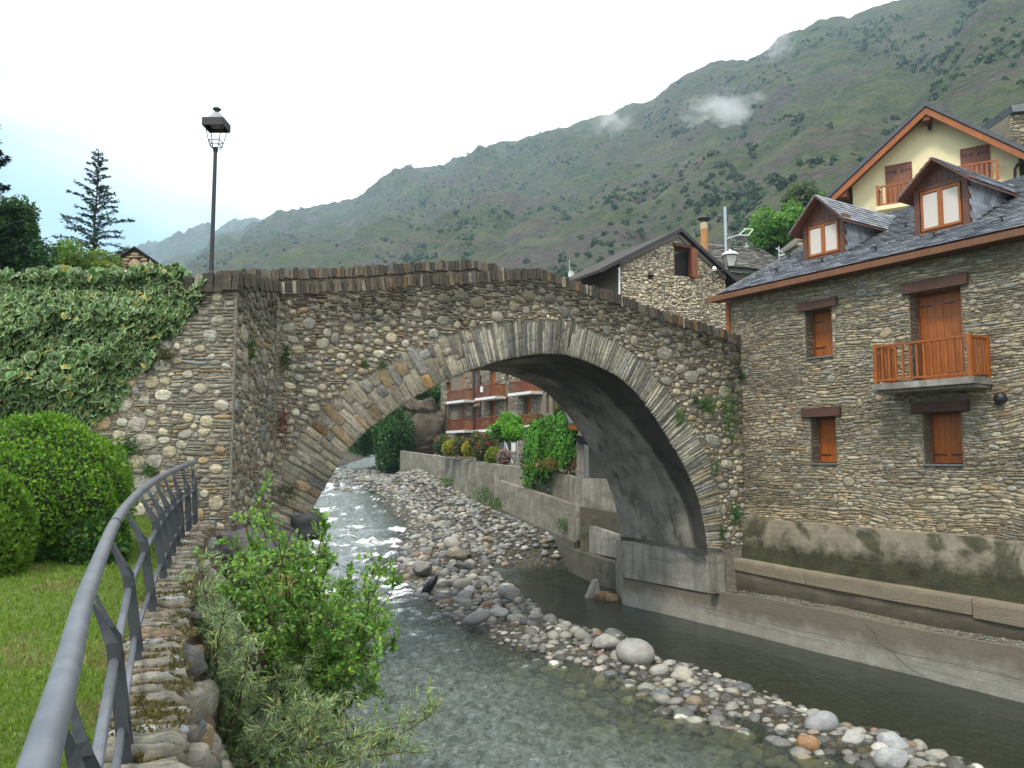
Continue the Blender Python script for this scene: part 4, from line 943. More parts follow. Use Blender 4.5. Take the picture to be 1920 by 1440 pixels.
prt0 = MB(); e0 = BP.uv(1336, 1045); e1 = BP.uv(1357, 1040); prt0.pbox(BP, e0[0]-.1, e1[0], BP.uv(1345, 1112)[1], zB+.02, -.2, .03); prt0.build('end_face', M_CONCL, pier)
# upstream low walls
uw = thing('flood_wall', 'low concrete wall with a white painted panel just upstream of the pier', 'wall', PZ(1110, 1092, 0))
run('base_wall', [xy(D0), xy(E0)], [zat(1067, 1028, D0[1]), zat(1155, 1058, E0[1])], -1.2, 1.6, M_CONCD, uw, .02)
sh = np.array([dAB[1], -dAB[0]]); dDE = (E0-D0)[:2]/np.linalg.norm((E0-D0)[:2]); nDE = np.array([dDE[1], -dDE[0]])
D1 = D0[:2]-nDE*.42+dDE*.55; E1 = E0[:2]-nDE*.42
run('panel', [tuple(D1), tuple(E1)], [zat(1083, 981, D1[1]), zat(1159, 1008, E1[1])], [zat(1067, 1028, D0[1])-.1]*2, .25, M_CONCL, uw, .012)
far = thing('embankment_wall', 'long stained concrete embankment wall running upstream along the garden', 'wall', PY(930, 920, 44))
pA = [PY(750, 845, 70), PY(840, 858, 56), PY(931, 871, 46.5), PY(985, 877, 43)]; pbA = [zat(748, 885, 70), zat(840, 905, 56), zat(931, 940, 46.5)-.5, .8]
run('wall_segment', [xy(p) for p in pA], [p[2] for p in pA], [z-.6 for z in pbA], .4, M_CONC, far, .02, .8)
pB = [PY(928, 899, 45.6), PY(1000, 922, 41), PY(1081, 949, 36.6)]
run('wall_segment', [xy(p) for p in pB], [p[2] for p in pB], [1.2, .8, .2], .35, M_CONC, far, .02, .6)
pB2 = [(x-.14, y-.12) for x, y in (xy(p) for p in pB)]
run('footing', pB2, [zat(935, 950, 45), zat(1000, 978, 41)-.1, zat(1067, 1012, 36.6)-.1], 0., .4, M_CONCD, far, .03, .6)
pC = [PY(985, 868, 44), PY(1032, 882, 42), PY(1087, 899, 38.6)]
run('wall_segment', [xy(p) for p in pC], [p[2] for p in pC], [1.5]*3, .35, M_CONC, far, .02, .6)
mb = MB(); 
for (px, y0, y1, Y_) in ((931, 882, 934, 45.2), (1085, 896, 1012, 36.3)):
    a = PY(px, y0, Y_); mb.box((a[0]-.12, Y_-.12, zat(px, y1, Y_)), (a[0]+.12, Y_+.25, a[2]))
mb.build('post', M_CONCL, far)
a = PY(1089, 897, 36.2); b = PY(1240, 905, 35.0)
run('wall_segment', [xy(a), xy(b)], [a[2], a[2]-.1], zat(1089, 1000, 36), .5, M_CONCL, far, .012, .6)
a2 = PY(1087, 950, 35.9); b2 = PY(1240, 985, 34.6)
run('wall_segment', [xy(a2), xy(b2)], [a2[2], a2[2]-.5], .2, .4, M_CONCD, far, .02, .6)
# outbuilding with a post
ob = thing('outbuilding', 'small grey rendered outbuilding with a post beside the vine', 'shed', PY(1100, 890, 38))
a = PY(1098, 893, 38.2); mb = MB(); mb.box((a[0]+.15, 38.2, a[2]-.6), (a[0]+5, 42, zat(1098, 800, 38.2))); mb.build('wall', M_GREYPL, ob)
p0 = PY(1086, 893, 37.3); t0 = zat(1086, 822, 37.3); mb = MB(); mb.box((p0[0]-.08, 37.3, p0[2]-.3), (p0[0]+.22, 37.6, t0)); mb.build('post', M_CONCL, ob)
mb = MB(); mb.box((p0[0]-.18, 37.2, p0[2]-.32), (p0[0]+.5, 37.7, p0[2]-.05)); mb.build('post_base', M_CONC, ob)
mb = MB(); mb.bar((p0[0]-.1, 37.3, t0+.02), (p0[0]+.6, 37.1, t0-.25), .08, .3); mb.build('bracket', M_BLACK, ob)
r0 = PY(1067, 797, 37); mb = MB(); mb.hexa([(r0[0], 36.8, r0[2]-.08), (r0[0]+5, 36.8, r0[2]-.08), (r0[0]+5, 42, r0[2]+1.2), (r0[0], 42, r0[2]+1.2), (r0[0], 36.8, r0[2]+.08), (r0[0]+5, 36.8, r0[2]+.08), (r0[0]+5, 42, r0[2]+1.4), (r0[0], 42, r0[2]+1.4)]); mb.build('roof', M_OLDSL, ob)
mb = MB(); mb.box((r0[0]-.02, 36.75, r0[2]-.22), (r0[0]+5, 36.83, r0[2]-.02)); mb.build('fascia', M_WOOD, ob)
# slab and debris in the pool
p = PZ(1112, 1112, .15); mb = MB(); mb.hexa([(p[0]-.5, p[1]-.1, -.4), (p[0]+.35, p[1]-.2, -.4), (p[0]+.35, p[1]-.02, -.4), (p[0]-.5, p[1]+.06, -.4), (p[0]+.02, p[1]+.45, .55), (p[0]+.22, p[1]+.38, .62), (p[0]+.22, p[1]+.52, .62), (p[0]+.02, p[1]+.6, .55)])
tag(mb.build('broken_slab', M_CONCL), 'broken grey concrete slab leaning out of the pool by the wall', 'slab')
p = PZ(1140, 1120, .1)
for i, (dx, dy, s_, c_) in enumerate(((-.1, .5, .34, (.20, .12, .06)), (.2, .1, .26, (.25, .17, .09)))):
    rock('river_stone', (p[0]+dx, p[1]+dy, .05), (s_, s_*.8, s_*.6), M_ROCK, c_, 40+i, sub=2, amp=.25, label=['brown stone in the water behind the leaning slab', 'reddish stone at the water edge right of the leaning slab'][i], cat_='stone', group=None)
# --- left river wall with the coping below the railing
lw = thing('bank_wall', 'rough stone bank wall with slate coping under the railing', 'wall', (RB[3, 0], RB[3, 1], 1.5))
CW = .33     # width of the coping strip
ts = np.linspace(RB[0, 1], RB[-1, 1], 90)
def cop(Y, off, dz=0):
    x = rbx(Y); dx = (rbx(Y+.2)-rbx(Y-.2))/.4; L = np.hypot(dx, 1); return np.stack([x+off/L, Y-off*dx/L, rbz(Y)+dz], -1)
rows = []
for off, dz in ((-.22, -.9), (-.20, -.04), (CW+.0, -.05), (CW+.02, -.3)): rows.append(cop(ts, off, dz))
for k in range(1, 9):
    f = k/8; o_ = cop(ts, CW+.05+.75*f**1.1, 0); o_[:, 2] = (rbz(ts)-.3)*(1-f)+(-.9)*f
    nn = .55*(fbm(ts*1.5, o_[:, 2]*1.5, 4, 33)-.5); o_[:, 0] += nn; rows.append(o_)
V = np.vstack(rows); mk('wall_core', V, gridF(90, len(rows)), M_EARTH, lw, smooth=True)
# coping stones: flat slabs laid crosswise, rounded noses at the river side
u = 2.2; tot = RB[-1, 1]-.1
CPL = [(3, (.21, .195, .155)), (2.5, (.17, .145, .10)), (1.2, (.26, .265, .26)), (.7, (.20, .13, .08)), (1.5, (.12, .105, .07))]
def slabstone(name, Yc, w, o0, o1, z0, h, parent, tint, tilt=0.):
    nseg = 6; V = []
    for i in range(nseg+1):
        f = i/nseg; o_ = o0+(o1-o0)*f; end = math.sin(min(1, (1-abs(2*f-1))*2.2)*math.pi/2)**.5 if i in (0, nseg) else 1
        ww = w*(.55 if i in (0, nseg) else 1)*rng.uniform(.85, 1.1); hh = h*(.5 if i in (0, nseg) else 1)*rng.uniform(.85, 1.1)
        for sy, sz in ((-1, 0), (-1.0, .7), (-.55, 1), (.55, 1), (1.0, .7), (1, 0)):
            c = cop(np.array([Yc+sy*ww/2]), o_)[0]; V.append((c[0], c[1], c[2]+z0+sz*hh+tilt*(f-.5)+rng.uniform(-.006, .006)))
    k = 6; F = []
    for i in range(nseg):
        for j in range(k): a = i*k+j; b = i*k+(j+1) % k; F.append((a, b, b+k, a+k))
    F += [tuple(range(k-1, -1, -1)), tuple(nseg*k+j for j in range(k))]
    return mk(name, np.array(V), F, M_STONE, parent, tint=tint, smooth=True)
while u < tot:
    w = rng.uniform(.035, .12); 
    if rng.random() < .35:
        c_ = rng.uniform(.05, .3); slabstone('coping_stone', u+w/2, w-.012, -.2, c_-.02, -.05, rng.uniform(.05, .10), lw, pick(CPL)*.85); slabstone('coping_stone', u+w/2, w-.012, c_, CW+rng.uniform(-.03, .05), -.05, rng.uniform(.06, .11), lw, pick(CPL))
    else: slabstone('coping_stone', u+w/2, w-.012, -.2, CW+rng.uniform(-.04, .06), -.06, rng.uniform(.055, .12), lw, pick(CPL))
    u += w
# rough boulders of the wall face
nb = 0
BPAL = [(3, (.34, .31, .25)), (2, (.25, .25, .245)), (1, (.36, .24, .12)), (2, (.40, .37, .30)), (1, (.17, .15, .12))]
for _ in range(298):
    Yc = rng.uniform(3.2, 16.6); f = rng.uniform(0, 1)**.9; s_ = rng.uniform(.06, .20)*(1+.8*f)
    o_ = cop(np.array([Yc]), CW+.03+.78*f)[0]; z = (rbz(Yc)-.22)*(1-f)+(-.5)*f
    V0, F0 = I2; V = V0*(1+.16*(fbm(V0[:, 0]*1.5+_, V0[:, 1]*1.5+V0[:, 2], 3, 5)-.5)[:, None]*2+rng.uniform(-.03, .03, (len(V0), 1)))
    V = np.sign(V)*np.abs(V)**.8; a = rng.uniform(0, 3); V = V*[s_*.7, s_*rng.uniform(.9, 1.6), s_*rng.uniform(.6, 1.0)]; t_ = pick(BPAL)
    V = np.stack([V[:, 0], V[:, 1], V[:, 2]+V[:, 1]*rng.normal(0, .2)], 1)+[o_[0]+.02, o_[1], z]
    mk('boulder', V, F0, M_STONE, lw, tint=t_*.62, smooth=True)
# moss tufts on the coping
P = []; 
for c_ in rng.uniform(3, 16, 170):
    m = rng.integers(20, 90); P.append(cop(c_+rng.normal(0, .12, m), 0) + np.stack([rng.uniform(-.15, .38)+rng.normal(0, .05, m), np.zeros(m), np.full(m, .0)], 1))
P = np.vstack(P); V, F, T = leafgeo(P, rng.uniform(.02, .05, len(P)), greens(len(P), (.12, .105, .032), .4), rdir(len(P), (0, 0, 1.3)), rdir(len(P)), 'dia')
tag(mk('moss', V, F, M_LEAF, tint=T), 'yellow green moss growing between the coping stones', None, None, 'stuff')
# --- railing
rl = thing('railing', 'grey steel tube railing curving along the left bank wall', 'railing', (RB[3, 0], RB[3, 1], RB[3, 2]))
RAIL = [(20, 1620, 1.75), (71, 1440, 2.25), (124, 1257, 3.25), (156, 1132, 4.55), (185, 1053, 6.0), (215, 982, 7.9), (245, 940, 9.6), (275, 912, 11.6), (310, 890, 13.6), (340, 876, 15.2), (366, 866, 16.6)]
rp_ = np.array([PY(*p) for p in RAIL])
def cr(P, n=8):
    out = []
    for i in range(len(P)-1):
        p0 = P[max(i-1, 0)]; p1 = P[i]; p2 = P[i+1]; p3 = P[min(i+2, len(P)-1)]
        for k in range(n):
            t = k/n; out.append(.5*((2*p1)+(-p0+p2)*t+(2*p0-5*p1+4*p2-p3)*t*t+(-p0+3*p1-3*p2+p3)*t**3))
    out.append(P[-1]); return np.array(out)
rpc = cr(rp_, 6)
mb = MB(); mb.tube(rpc, .053, 16); mb.build('top_rail', M_RAIL, rl, smooth=True)
kj = 6*5; mb = MB(); mb.tube([rpc[kj-1]*.15+rpc[kj]*.85, rpc[kj]*.85+rpc[kj+1]*.15], .056, 16); mb.build('joint_sleeve', M_IRON, rl, smooth=True)
def railat(Y): return np.array([np.interp(Y, rpc[:, 1], rpc[:, i]) for i in range(3)])
PB = [np.array(PY(a, b, y)) for a, b, y in RAILP]
pp0 = PB[0]-(PB[1]-PB[0])*1.0; PB = [pp0]+PB[:4]+[(PB[3]+PB[4])/2, PB[4], (PB[4]+PB[5])/2, PB[5], (PB[5]+PB[6])/2, PB[6]]
tops = []
for i, b in enumerate(PB):
    r = railat(b[1]); dirv = np.array(rbx(b[1]+.3)-rbx(b[1]-.3)); dv = np.array([float(dirv), .6, 0]); dv /= np.linalg.norm(dv); sd_ = np.array([dv[1], -dv[0], 0])
    b = b+np.array([0, 0, -.1]); hh = r[2]-b[2]
    top = b + (r-b)*np.array([.45, .45, 0]) + np.array([0, 0, hh*.70])
    for s_ in (-1, 1):
        mb = MB(); o_ = dv*s_*.13
        mb.hexa([b+o_-sd_*.032-dv*.006, b+o_+sd_*.045-dv*.006, b+o_+sd_*.045+dv*.006, b+o_-sd_*.032+dv*.006, top+o_-sd_*.032-dv*.006, top+o_+sd_*.045-dv*.006, top+o_+sd_*.045+dv*.006, top+o_-sd_*.032+dv*.006])
        mb.build('post_plate', M_IRON, rl)
        # twisted blade from the plate up to the rail
        V = []; 
        for k in range(7):
            f = k/6; c = (top+o_)*(1-f)+(r+np.array([0, 0, -.05])+dv*s_*.16*math.sin(f*math.pi*.5))*f; w_ = .028*(1-f)**1.6+.011; ax = sd_*math.cos(f*.9)+dv*math.sin(f*.9)
            V += [c-ax*w_, c+ax*w_, c+ax*w_+dv*.010, c-ax*w_+dv*.010]
        F = []
        for k in range(6):
            for j in range(4): a_ = k*4+j; b_2 = k*4+(j+1) % 4; F.append((a_, b_2, b_2+4, a_+4))
        F += [(3, 2, 1, 0), (24, 25, 26, 27)]
        mk('fork_blade', np.array(V), F, M_IRON, rl)
    tops.append((b, top))
for lev, rr, nm in ((.86, .030, 'middle_rail'), (.36, .024, 'lower_rail')):
    pts = [b+(t-b)*lev for b, t in tops]
    for i in range(len(pts)-1):
        mb = MB(); mb.tube([pts[i]*.98+pts[i+1]*.02, pts[i]*.02+pts[i+1]*.98], rr, 10); mb.build(nm, M_RAIL if i < 2 else M_METAL, rl, smooth=True)
# infill panels: thin vertical rods between the far posts
for i in range(3, len(tops)-1):
    pass
# --- lawn and its grass
gy_ = np.linspace(-2, 17.4, 60); go = np.concatenate([-np.geomspace(.2, 22, 40)])
XX = []; 
for Yv in gy_:
    xb = float(rbx(Yv)); zb = float(rbz(Yv)); o_ = go
    z = zb - .05 + .10*(1-np.exp(o_*1.2)) + .035*(-o_)*(1) + .06*(fbm(xb+o_*.7, Yv*.7+o_*0, 3, 5)-.5)
    XX.append(np.stack([xb+o_, np.full(len(o_), Yv), z], 1))
XX = np.array(XX)
M_LAWN = mat_plain('lawn_soil', (.085, .125, .022), .95, .35, 1.2, .6, bdist=.02)
tag(mk('lawn', XX.reshape(-1, 3), gridF(len(go), len(gy_))[:, ::-1], M_LAWN, smooth=True), 'sloping lawn behind the railing', None, None, 'structure')
def lawnz(X, Y):
    xb = rbx(Y); o_ = np.minimum(X-xb, -.2); return rbz(Y)-.05+.10*(1-np.exp(o_*1.2))+.035*(-o_)+.06*(fbm(xb+o_*.7, Y*.7, 3, 5)-.5)
NG = 150000
Yg = 2.0+15.2*rng.random(NG)**1.5; Xg = rbx(Yg)-.18-rng.random(NG)**1.1*(1.4+Yg*.55)
Pg = np.stack([Xg, Yg, lawnz(Xg, Yg)-.005], 1); pat = fbm(Xg*1.1, Yg*1.1, 4, 44); pat2 = fbm(Xg*.5+3, Yg*.35, 3, 45)
g = greens(NG, (.14, .225, .022), .35, .12); dry = (pat < .40)[:, None]; g = np.where(dry & (rng.random((NG, 1)) < .55), greens(NG, (.23, .20, .075), .3), g)
g = g*(.75+.7*(pat2[:, None]-.2)); 
V, F, T = leafgeo(Pg, rng.uniform(.025, .062, NG)*(1+.035*Yg), g, rdir(NG, (0, 0, 1.9)), rdir(NG), 'thin')
tag(mk('grass', V, F, M_LEAF, tint=T), 'short mown grass of the lawn', None, None, 'stuff')
# ------------------------------------------------------------------ the stone house on the right
M_WOODE = mat_wood('brown_eave_wood', (.13, .05, .018), (.24, .10, .035))
house = thing('stone_house', 'stone house with orange shutters, balcony and slate roof with two dormers', 'house', FP.pt(5, 3.3))
def rect(pl, x0, y0, x1, y1):
    """pixel rectangle -> uv rectangle (mean of the corners)"""
    a = pl.uv(x0, y0); b = pl.uv(x1, y1); c = pl.uv(x0, y1); d = pl.uv(x1, y0); return (a[0]+c[0])/2, (b[0]+d[0])/2, (b[1]+c[1])/2, (a[1]+d[1])/2   # u0,u1,v0,v1
uL = FP.uv(1372, 700)[0]; uR = FP.uv(1990, 700)[0]+3.2
E = FP.off(.5).hit(1341, 553); EZ = E[2]
wtop = EZ-.14+.5*math.tan(math.radians(26.3)); wbot = 3.1
def uof(px, py=700): return FP.uv(px, py)[0]
def vof(px, py): return FP.uv(px, py)[1]
OPN = dict(ul=(uof(1510, 620), uof(1560, 620), vof(1540, 668), vof(1530, 580)), ll=(uof(1520.5, 820), uof(1567.5, 820), vof(1545, 868), vof(1545, 781)),
           lr=(uof(1731, 820), uof(1804, 820), vof(1768, 870), vof(1768, 772)), door=(uof(1708, 640), uof(1806, 640), vof(1770, 712)-.12, vof(1765, 541)))
def wallgrid(pl, u0, u1, v0, v1, ops, th, mat, parent, name='wall', gable=None):
    us_ = sorted(set([u0, u1]+[o[0] for o in ops]+[o[1] for o in ops])); vs_ = sorted(set([v0, v1]+[o[2] for o in ops]+[o[3] for o in ops])); mb = MB()
    cell = {}
    for i in range(len(us_)-1):
        for j in range(len(vs_)-1):
            cu, cv = (us_[i]+us_[i+1])/2, (vs_[j]+vs_[j+1])/2
            cell[i, j] = not any(o[0] < cu < o[1] and o[2] < cv < o[3] for o in ops)
    def q(*p): mb.add([pl.pt(*x) for x in p], [tuple(range(len(p)))])
    for (i, j), s_ in cell.items():
        if not s_: continue
        a, b, c, d = us_[i], us_[i+1], vs_[j], vs_[j+1]
        q((a, c, 0), (b, c, 0), (b, d, 0), (a, d, 0)); q((b, c, -th), (a, c, -th), (a, d, -th), (b, d, -th))
        if not cell.get((i-1, j), False): q((a, c, -th), (a, c, 0), (a, d, 0), (a, d, -th))
        if not cell.get((i+1, j), False): q((b, c, 0), (b, c, -th), (b, d, -th), (b, d, 0))
        if not cell.get((i, j-1), False): q((a, c, -th), (b, c, -th), (b, c, 0), (a, c, 0))
        if not cell.get((i, j+1), False): q((a, d, 0), (b, d, 0), (b, d, -th), (a, d, -th))
    return mb.build(name, mat, parent)
wallgrid(FP, uL, uR, wbot, wtop, list(OPN.values()), .6, M_MORTH, house)
EP = Plane(FP.pt(uL, 0), -FP.N*-1 if False else FP.N, (0, 0, 1))
mb = MB(); mb.quadprism(Plane(FP.pt(uL, 0), FP.N), [(-12, wbot), (-.6, wbot), (-.6, wtop), (-6.6, wtop+3.0), (-12, wtop)], -.5, 0.0); mb.build('end_wall', M_MORTH, house)
mb = MB(); mb.pbox(FP, uL+.2, uR, wbot, wtop-.3, -1.6, -1.4); mb.build('inner_wall', M_BLACK, house)
HP = [(3, (.36, .305, .21)), (2.4, (.32, .28, .205)), (2, (.37, .34, .275)), (.8, (.22, .185, .13)), (.3, (.32, .215, .12)), (.8, (.31, .30, .275)), (.9, (.44, .39, .29))]
def htint(u, v, t):
    k = .88+.5*float(fbm(u*.5, v*.5, 3, 15)-.35); k *= 1-.35*float(sstep(.55, .7, fbm(u*.3+5, v*1.2, 3, 19)))
    low = float(1-sstep(3.3, 4.6, v)); return np.array(t)*k*np.array([1+.10*low, 1+.06*low, 1-.03*low])
LINT = [(1499, 1571, 566, 582, 1535, 'ul', 0), (1506, 1578, 766, 782, 1542, 'll', 1), (1712, 1818, 757, 773, 1765, 'lr', 1), (1693, 1817, 531, 548, 1755, 'door', 0)]
lr_ = []
for x0, x1, y0, y1, xc, key, red in LINT:
    u0, u1 = uof(x0, (y0+y1)/2), uof(x1, (y0+y1)/2); v0 = OPN[key][3]-.0; v1 = v0+(.26 if key != 'door' else .30); lr_.append((u0, u1, v0, v1))
ops = list(OPN.values())+lr_
def hins(U, V):
    r = (U > uL+.02) & (V < wtop-.02) & (V > wbot+.1) & (U < uR-1.2)
    for o in ops: r &= ~((U > o[0]-.02) & (U < o[1]+.02) & (V > o[2]-.01) & (V < o[3]+.01))
    return r
hs = pack(uL, uR-1, wbot, wtop, hins, HP, cob=((.34, 10), (.24, 40), (.17, 90)), row=(.04, .12), wid=(.10, .42), warp=.2, depth=.024, tintf=htint, seed=8, gap=.012, cobaspect=(.5, .8))
for q in hs:      # stones behind the sloping sight line stay small in the picture at the far end
    q['pri'] = .6+.4*(q['u']-uL)/(uR-uL)
# stones in the left jambs of the openings
for key in OPN:
    o = OPN[key]; JP = Plane(FP.pt(o[0], 0, -.5), FP.N)       # u 0..0.5 runs out to the face, faces right
    v = o[2]+.02
    while v < o[3]-.05:
        h = rng.uniform(.05, .14); w = rng.uniform(.3, .46); hs.append(dict(u=.49-w/2, v=v+h/2, w=w, h=h-.012, e=5, d=.012, tint=pick(HP)*.9, k=8, jit=.05, pl=JP, back=-.01)); v += h
lay_stones(hs, FP, M_STONE, house, 'stone', 'small_stones', 300)
# lintels
for (u0, u1, v0, v1), red in zip(lr_, (0, 1, 1, 0)):
    mb = MB(); mb.pbox(FP, u0, u1, v0+.003, v1, -.35, .10); mb.build('lintel', M_BEAM, house)
# shutters, sills
def shutter(key, nleaf, name='shutter', rec=-.40, sill=True):
    o = OPN[key]; u0, u1, v0, v1 = o; f = MB(); f.pbox(FP, u0, u0+.05, v0, v1, rec-.08, rec+.02); f.pbox(FP, u1-.05, u1, v0, v1, rec-.08, rec+.02); f.pbox(FP, u0+.05, u1-.05, v1-.06, v1, rec-.08, rec+.02)
    sh_ = f.build('window_frame' if sill else 'door_frame', M_WOODR, house)
    w = (u1-u0-.1)/nleaf
    for i in range(nleaf):
        a = u0+.05+w*i; mb = MB(); mb.pbox(FP, a+.003, a+w-.003, v0+.02, v1-.062, rec-.06, rec-.015)
        for k in range(3):
            pw = (w-.006)/3; mb.pbox(FP, a+.006+pw*k, a+.0+pw*(k+1), v0+.022, v1-.066, rec-.014, rec-.002)
        s_ = mb.build(name, M_WOOD, house)
        for vv in ((v0+.22,) if v1-v0 < 1.4 else (v0+.3, v1-.35)):
            hb = MB(); hb.pbox(FP, a+.02, a+min(.34, w*.8), vv, vv+.035, rec, rec+.012); hb.build('hinge', M_BLACK, s_)
    if sill: mb = MB(); mb.pbox(FP, u0-.02, u1+.02, v0-.05, v0-.004, rec, .07); mb.build('sill', M_SLATE, house, tint=(.14, .15, .155))
shutter('ul', 1); shutter('ll', 1); shutter('lr', 2); shutter('door', 2, 'door_leaf', sill=False)
# balcony
BAL = FP.off(.87); bu0 = BAL.uv(1643, 690)[0]; bu1 = BAL.uv(1820, 690)[0]; bv = BAL.uv(1820, 706)[1]; 
mb = MB(); mb.pbox(FP, bu0-.10, bu1+.08, bv-.16, bv, .04, .93); mb.pbox(FP, bu0-.04, bu1+.02, bv-.24, bv-.162, .04, .80)
bal = mb.build('balcony_slab', M_CONCL, house)
def lp(o, name, mat, f, parent=house): mb = MB(); f(mb); return mb.build(name, mat, parent)
rt = bv+1.02
baln = lp(None, 'balcony_railing', M_WOOD, lambda m: (m.pbox(FP, bu0+.05, bu1-.05, rt-.055, rt, .83, .91), m.pbox(FP, bu0+.05, bu1-.05, bv+.07, bv+.12, .84, .90), m.pbox(FP, bu1-.035, bu1+.03, rt-.055, rt, .06, .82), m.pbox(FP, bu1-.03, bu1+.025, bv+.07, bv+.12, .06, .82), m.pbox(FP, bu0-.03, bu0+.03, rt-.055, rt, .06, .82), m.pbox(FP, bu0-.025, bu0+.025, bv+.07, bv+.12, .06, .82)))
for u_, n_ in ((bu0, .87), (bu1, .87), (bu0, .06), (bu1, .06)):
    lp(None, 'post', M_WOOD, lambda m: m.pbox(FP, u_-.05, u_+.05, bv+.004, rt+.03, n_-.05, n_+.05), baln)
nbal = 12
for i in range(nbal):
    u_ = bu0+(bu1-bu0)*(i+1)/(nbal+1); lp(None, 'baluster', M_WOOD, lambda m: m.pbox(FP, u_-.024, u_+.024, bv+.12, rt-.055, .848, .892), baln)
for u_ in (bu0, bu1):
    for i in range(4): n_ = .06+.76*(i+1)/5; lp(None, 'baluster', M_WOOD, lambda m: m.pbox(FP, u_-.02, u_+.02, bv+.12, rt-.055, n_-.022, n_+.022), baln)
# wall lamp (black half dome on the facade)
c = FP.hit(1878, 747); mb = MB(); pts = [c+FP.N*(-.02), c+FP.N*.10, c+FP.N*.17, c+FP.N*.20]; mb.tube(pts, [.15, .15, .11, .03], 14); mb.build('vent_cap', M_BLACK, house, smooth=True)
# roof
RPL = Plane(E, FP.U, -FP.N*math.cos(math.radians(26.3))+np.array((0, 0, math.sin(math.radians(26.3)))))
RW_ = uR-uL+.6; RV = 7.95
roof = lp(None, 'roof', M_WOODD, lambda m: m.pbox(RPL, 0.02, RW_, .02, RV, -.10, -.012))
lp(None, 'rear_slope', M_SLATE, lambda m: m.hexa([RPL.pt(0, RV, -.1), RPL.pt(RW_, RV, -.1), RPL.pt(RW_, RV, -.1)-FP.N*7+np.array((0, 0, -3.4)), RPL.pt(0, RV, -.1)-FP.N*7+np.array((0, 0, -3.4)), RPL.pt(0, RV, 0), RPL.pt(RW_, RV, 0), RPL.pt(RW_, RV, 0)-FP.N*7+np.array((0, 0, -3.4)), RPL.pt(0, RV, 0)-FP.N*7+np.array((0, 0, -3.4))])).data.color_attributes.new('tint', 'FLOAT_COLOR', 'POINT').data.foreach_set('color', np.tile((.1, .11, .12, 1), 8).astype(np.float32))
lp(None, 'fascia', M_WOODE, lambda m: m.pbox(FP.off(.5), uL-.62, uR, EZ-.20, EZ-.035, -.05, .012))
lp(None, 'verge_board', M_WOODD, lambda m: m.pbox(RPL, -.03, .015, .05, RV, -.18, -.015))
lp(None, 'soffit_board', M_WOODD, lambda m: m.pbox(FP, uL-.5, uR, EZ-.20, EZ-.16, .02, .44))
lp(None, 'corner_board', M_WOOD, lambda m: m.pbox(FP, uL-.13, uL-.01, wbot+3.5, EZ-.22, -.1, .06))
SLP = [(3, (.31, .335, .375)), (2, (.27, .29, .325)), (1.5, (.36, .385, .42)), (.4, (.20, .21, .235))]
DORM = []
def slates(pl, u0, u1, v0, v1, parent, sw=.30, ex=.185, keep=lambda u, v: True, lim=300, name='slate', pr=lambda u, v: -v):
    L = []; r = 0; v = v0
    while v < v1:
        u = u0-(sw/2 if r % 2 else 0)+rng.uniform(-.01, .01)
        while u < u1:
            a = max(u, u0); b = min(u+sw, u1)
            if b-a > .04 and keep((a+b)/2, v+ex/2): L.append((a, b, v+rng.uniform(-.006, .006)))
            u += sw
        v += ex; r += 1
    L.sort(key=lambda q: -pr(q[0], q[2])); VV = []; FF = []; TT = []; n = 0
    for i, (a, b, v) in enumerate(L):
        g = .0025; lo = .030+rng.uniform(-.004, .006); P = [pl.pt(a+g, v, lo), pl.pt(b-g, v, lo), pl.pt(b-g, min(v+ex+.03, v1+.02), .002), pl.pt(a+g, min(v+ex+.03, v1+.02), .002), pl.pt(a+g, v, lo+.011), pl.pt(b-g, v, lo+.011), pl.pt(b-g, min(v+ex+.03, v1+.02), .009), pl.pt(a+g, min(v+ex+.03, v1+.02), .009)]
        F = [(3, 2, 1, 0), (4, 5, 6, 7), (0, 1, 5, 4), (1, 2, 6, 5), (2, 3, 7, 6), (3, 0, 4, 7)]; t = pick(SLP)
        if i < lim: mk(name, np.array(P), F, M_SLATE, parent, tint=t)
        else: VV += P; FF += [tuple(k+n for k in f) for f in F]; TT += [t]*8; n += 8
    if VV: mk('small_slates' if lim else 'slates', np.array(VV), np.array(FF), M_SLATE, parent, tint=np.array(TT))['kind'] = 'stuff'
tanr = math.tan(math.radians(26.3))
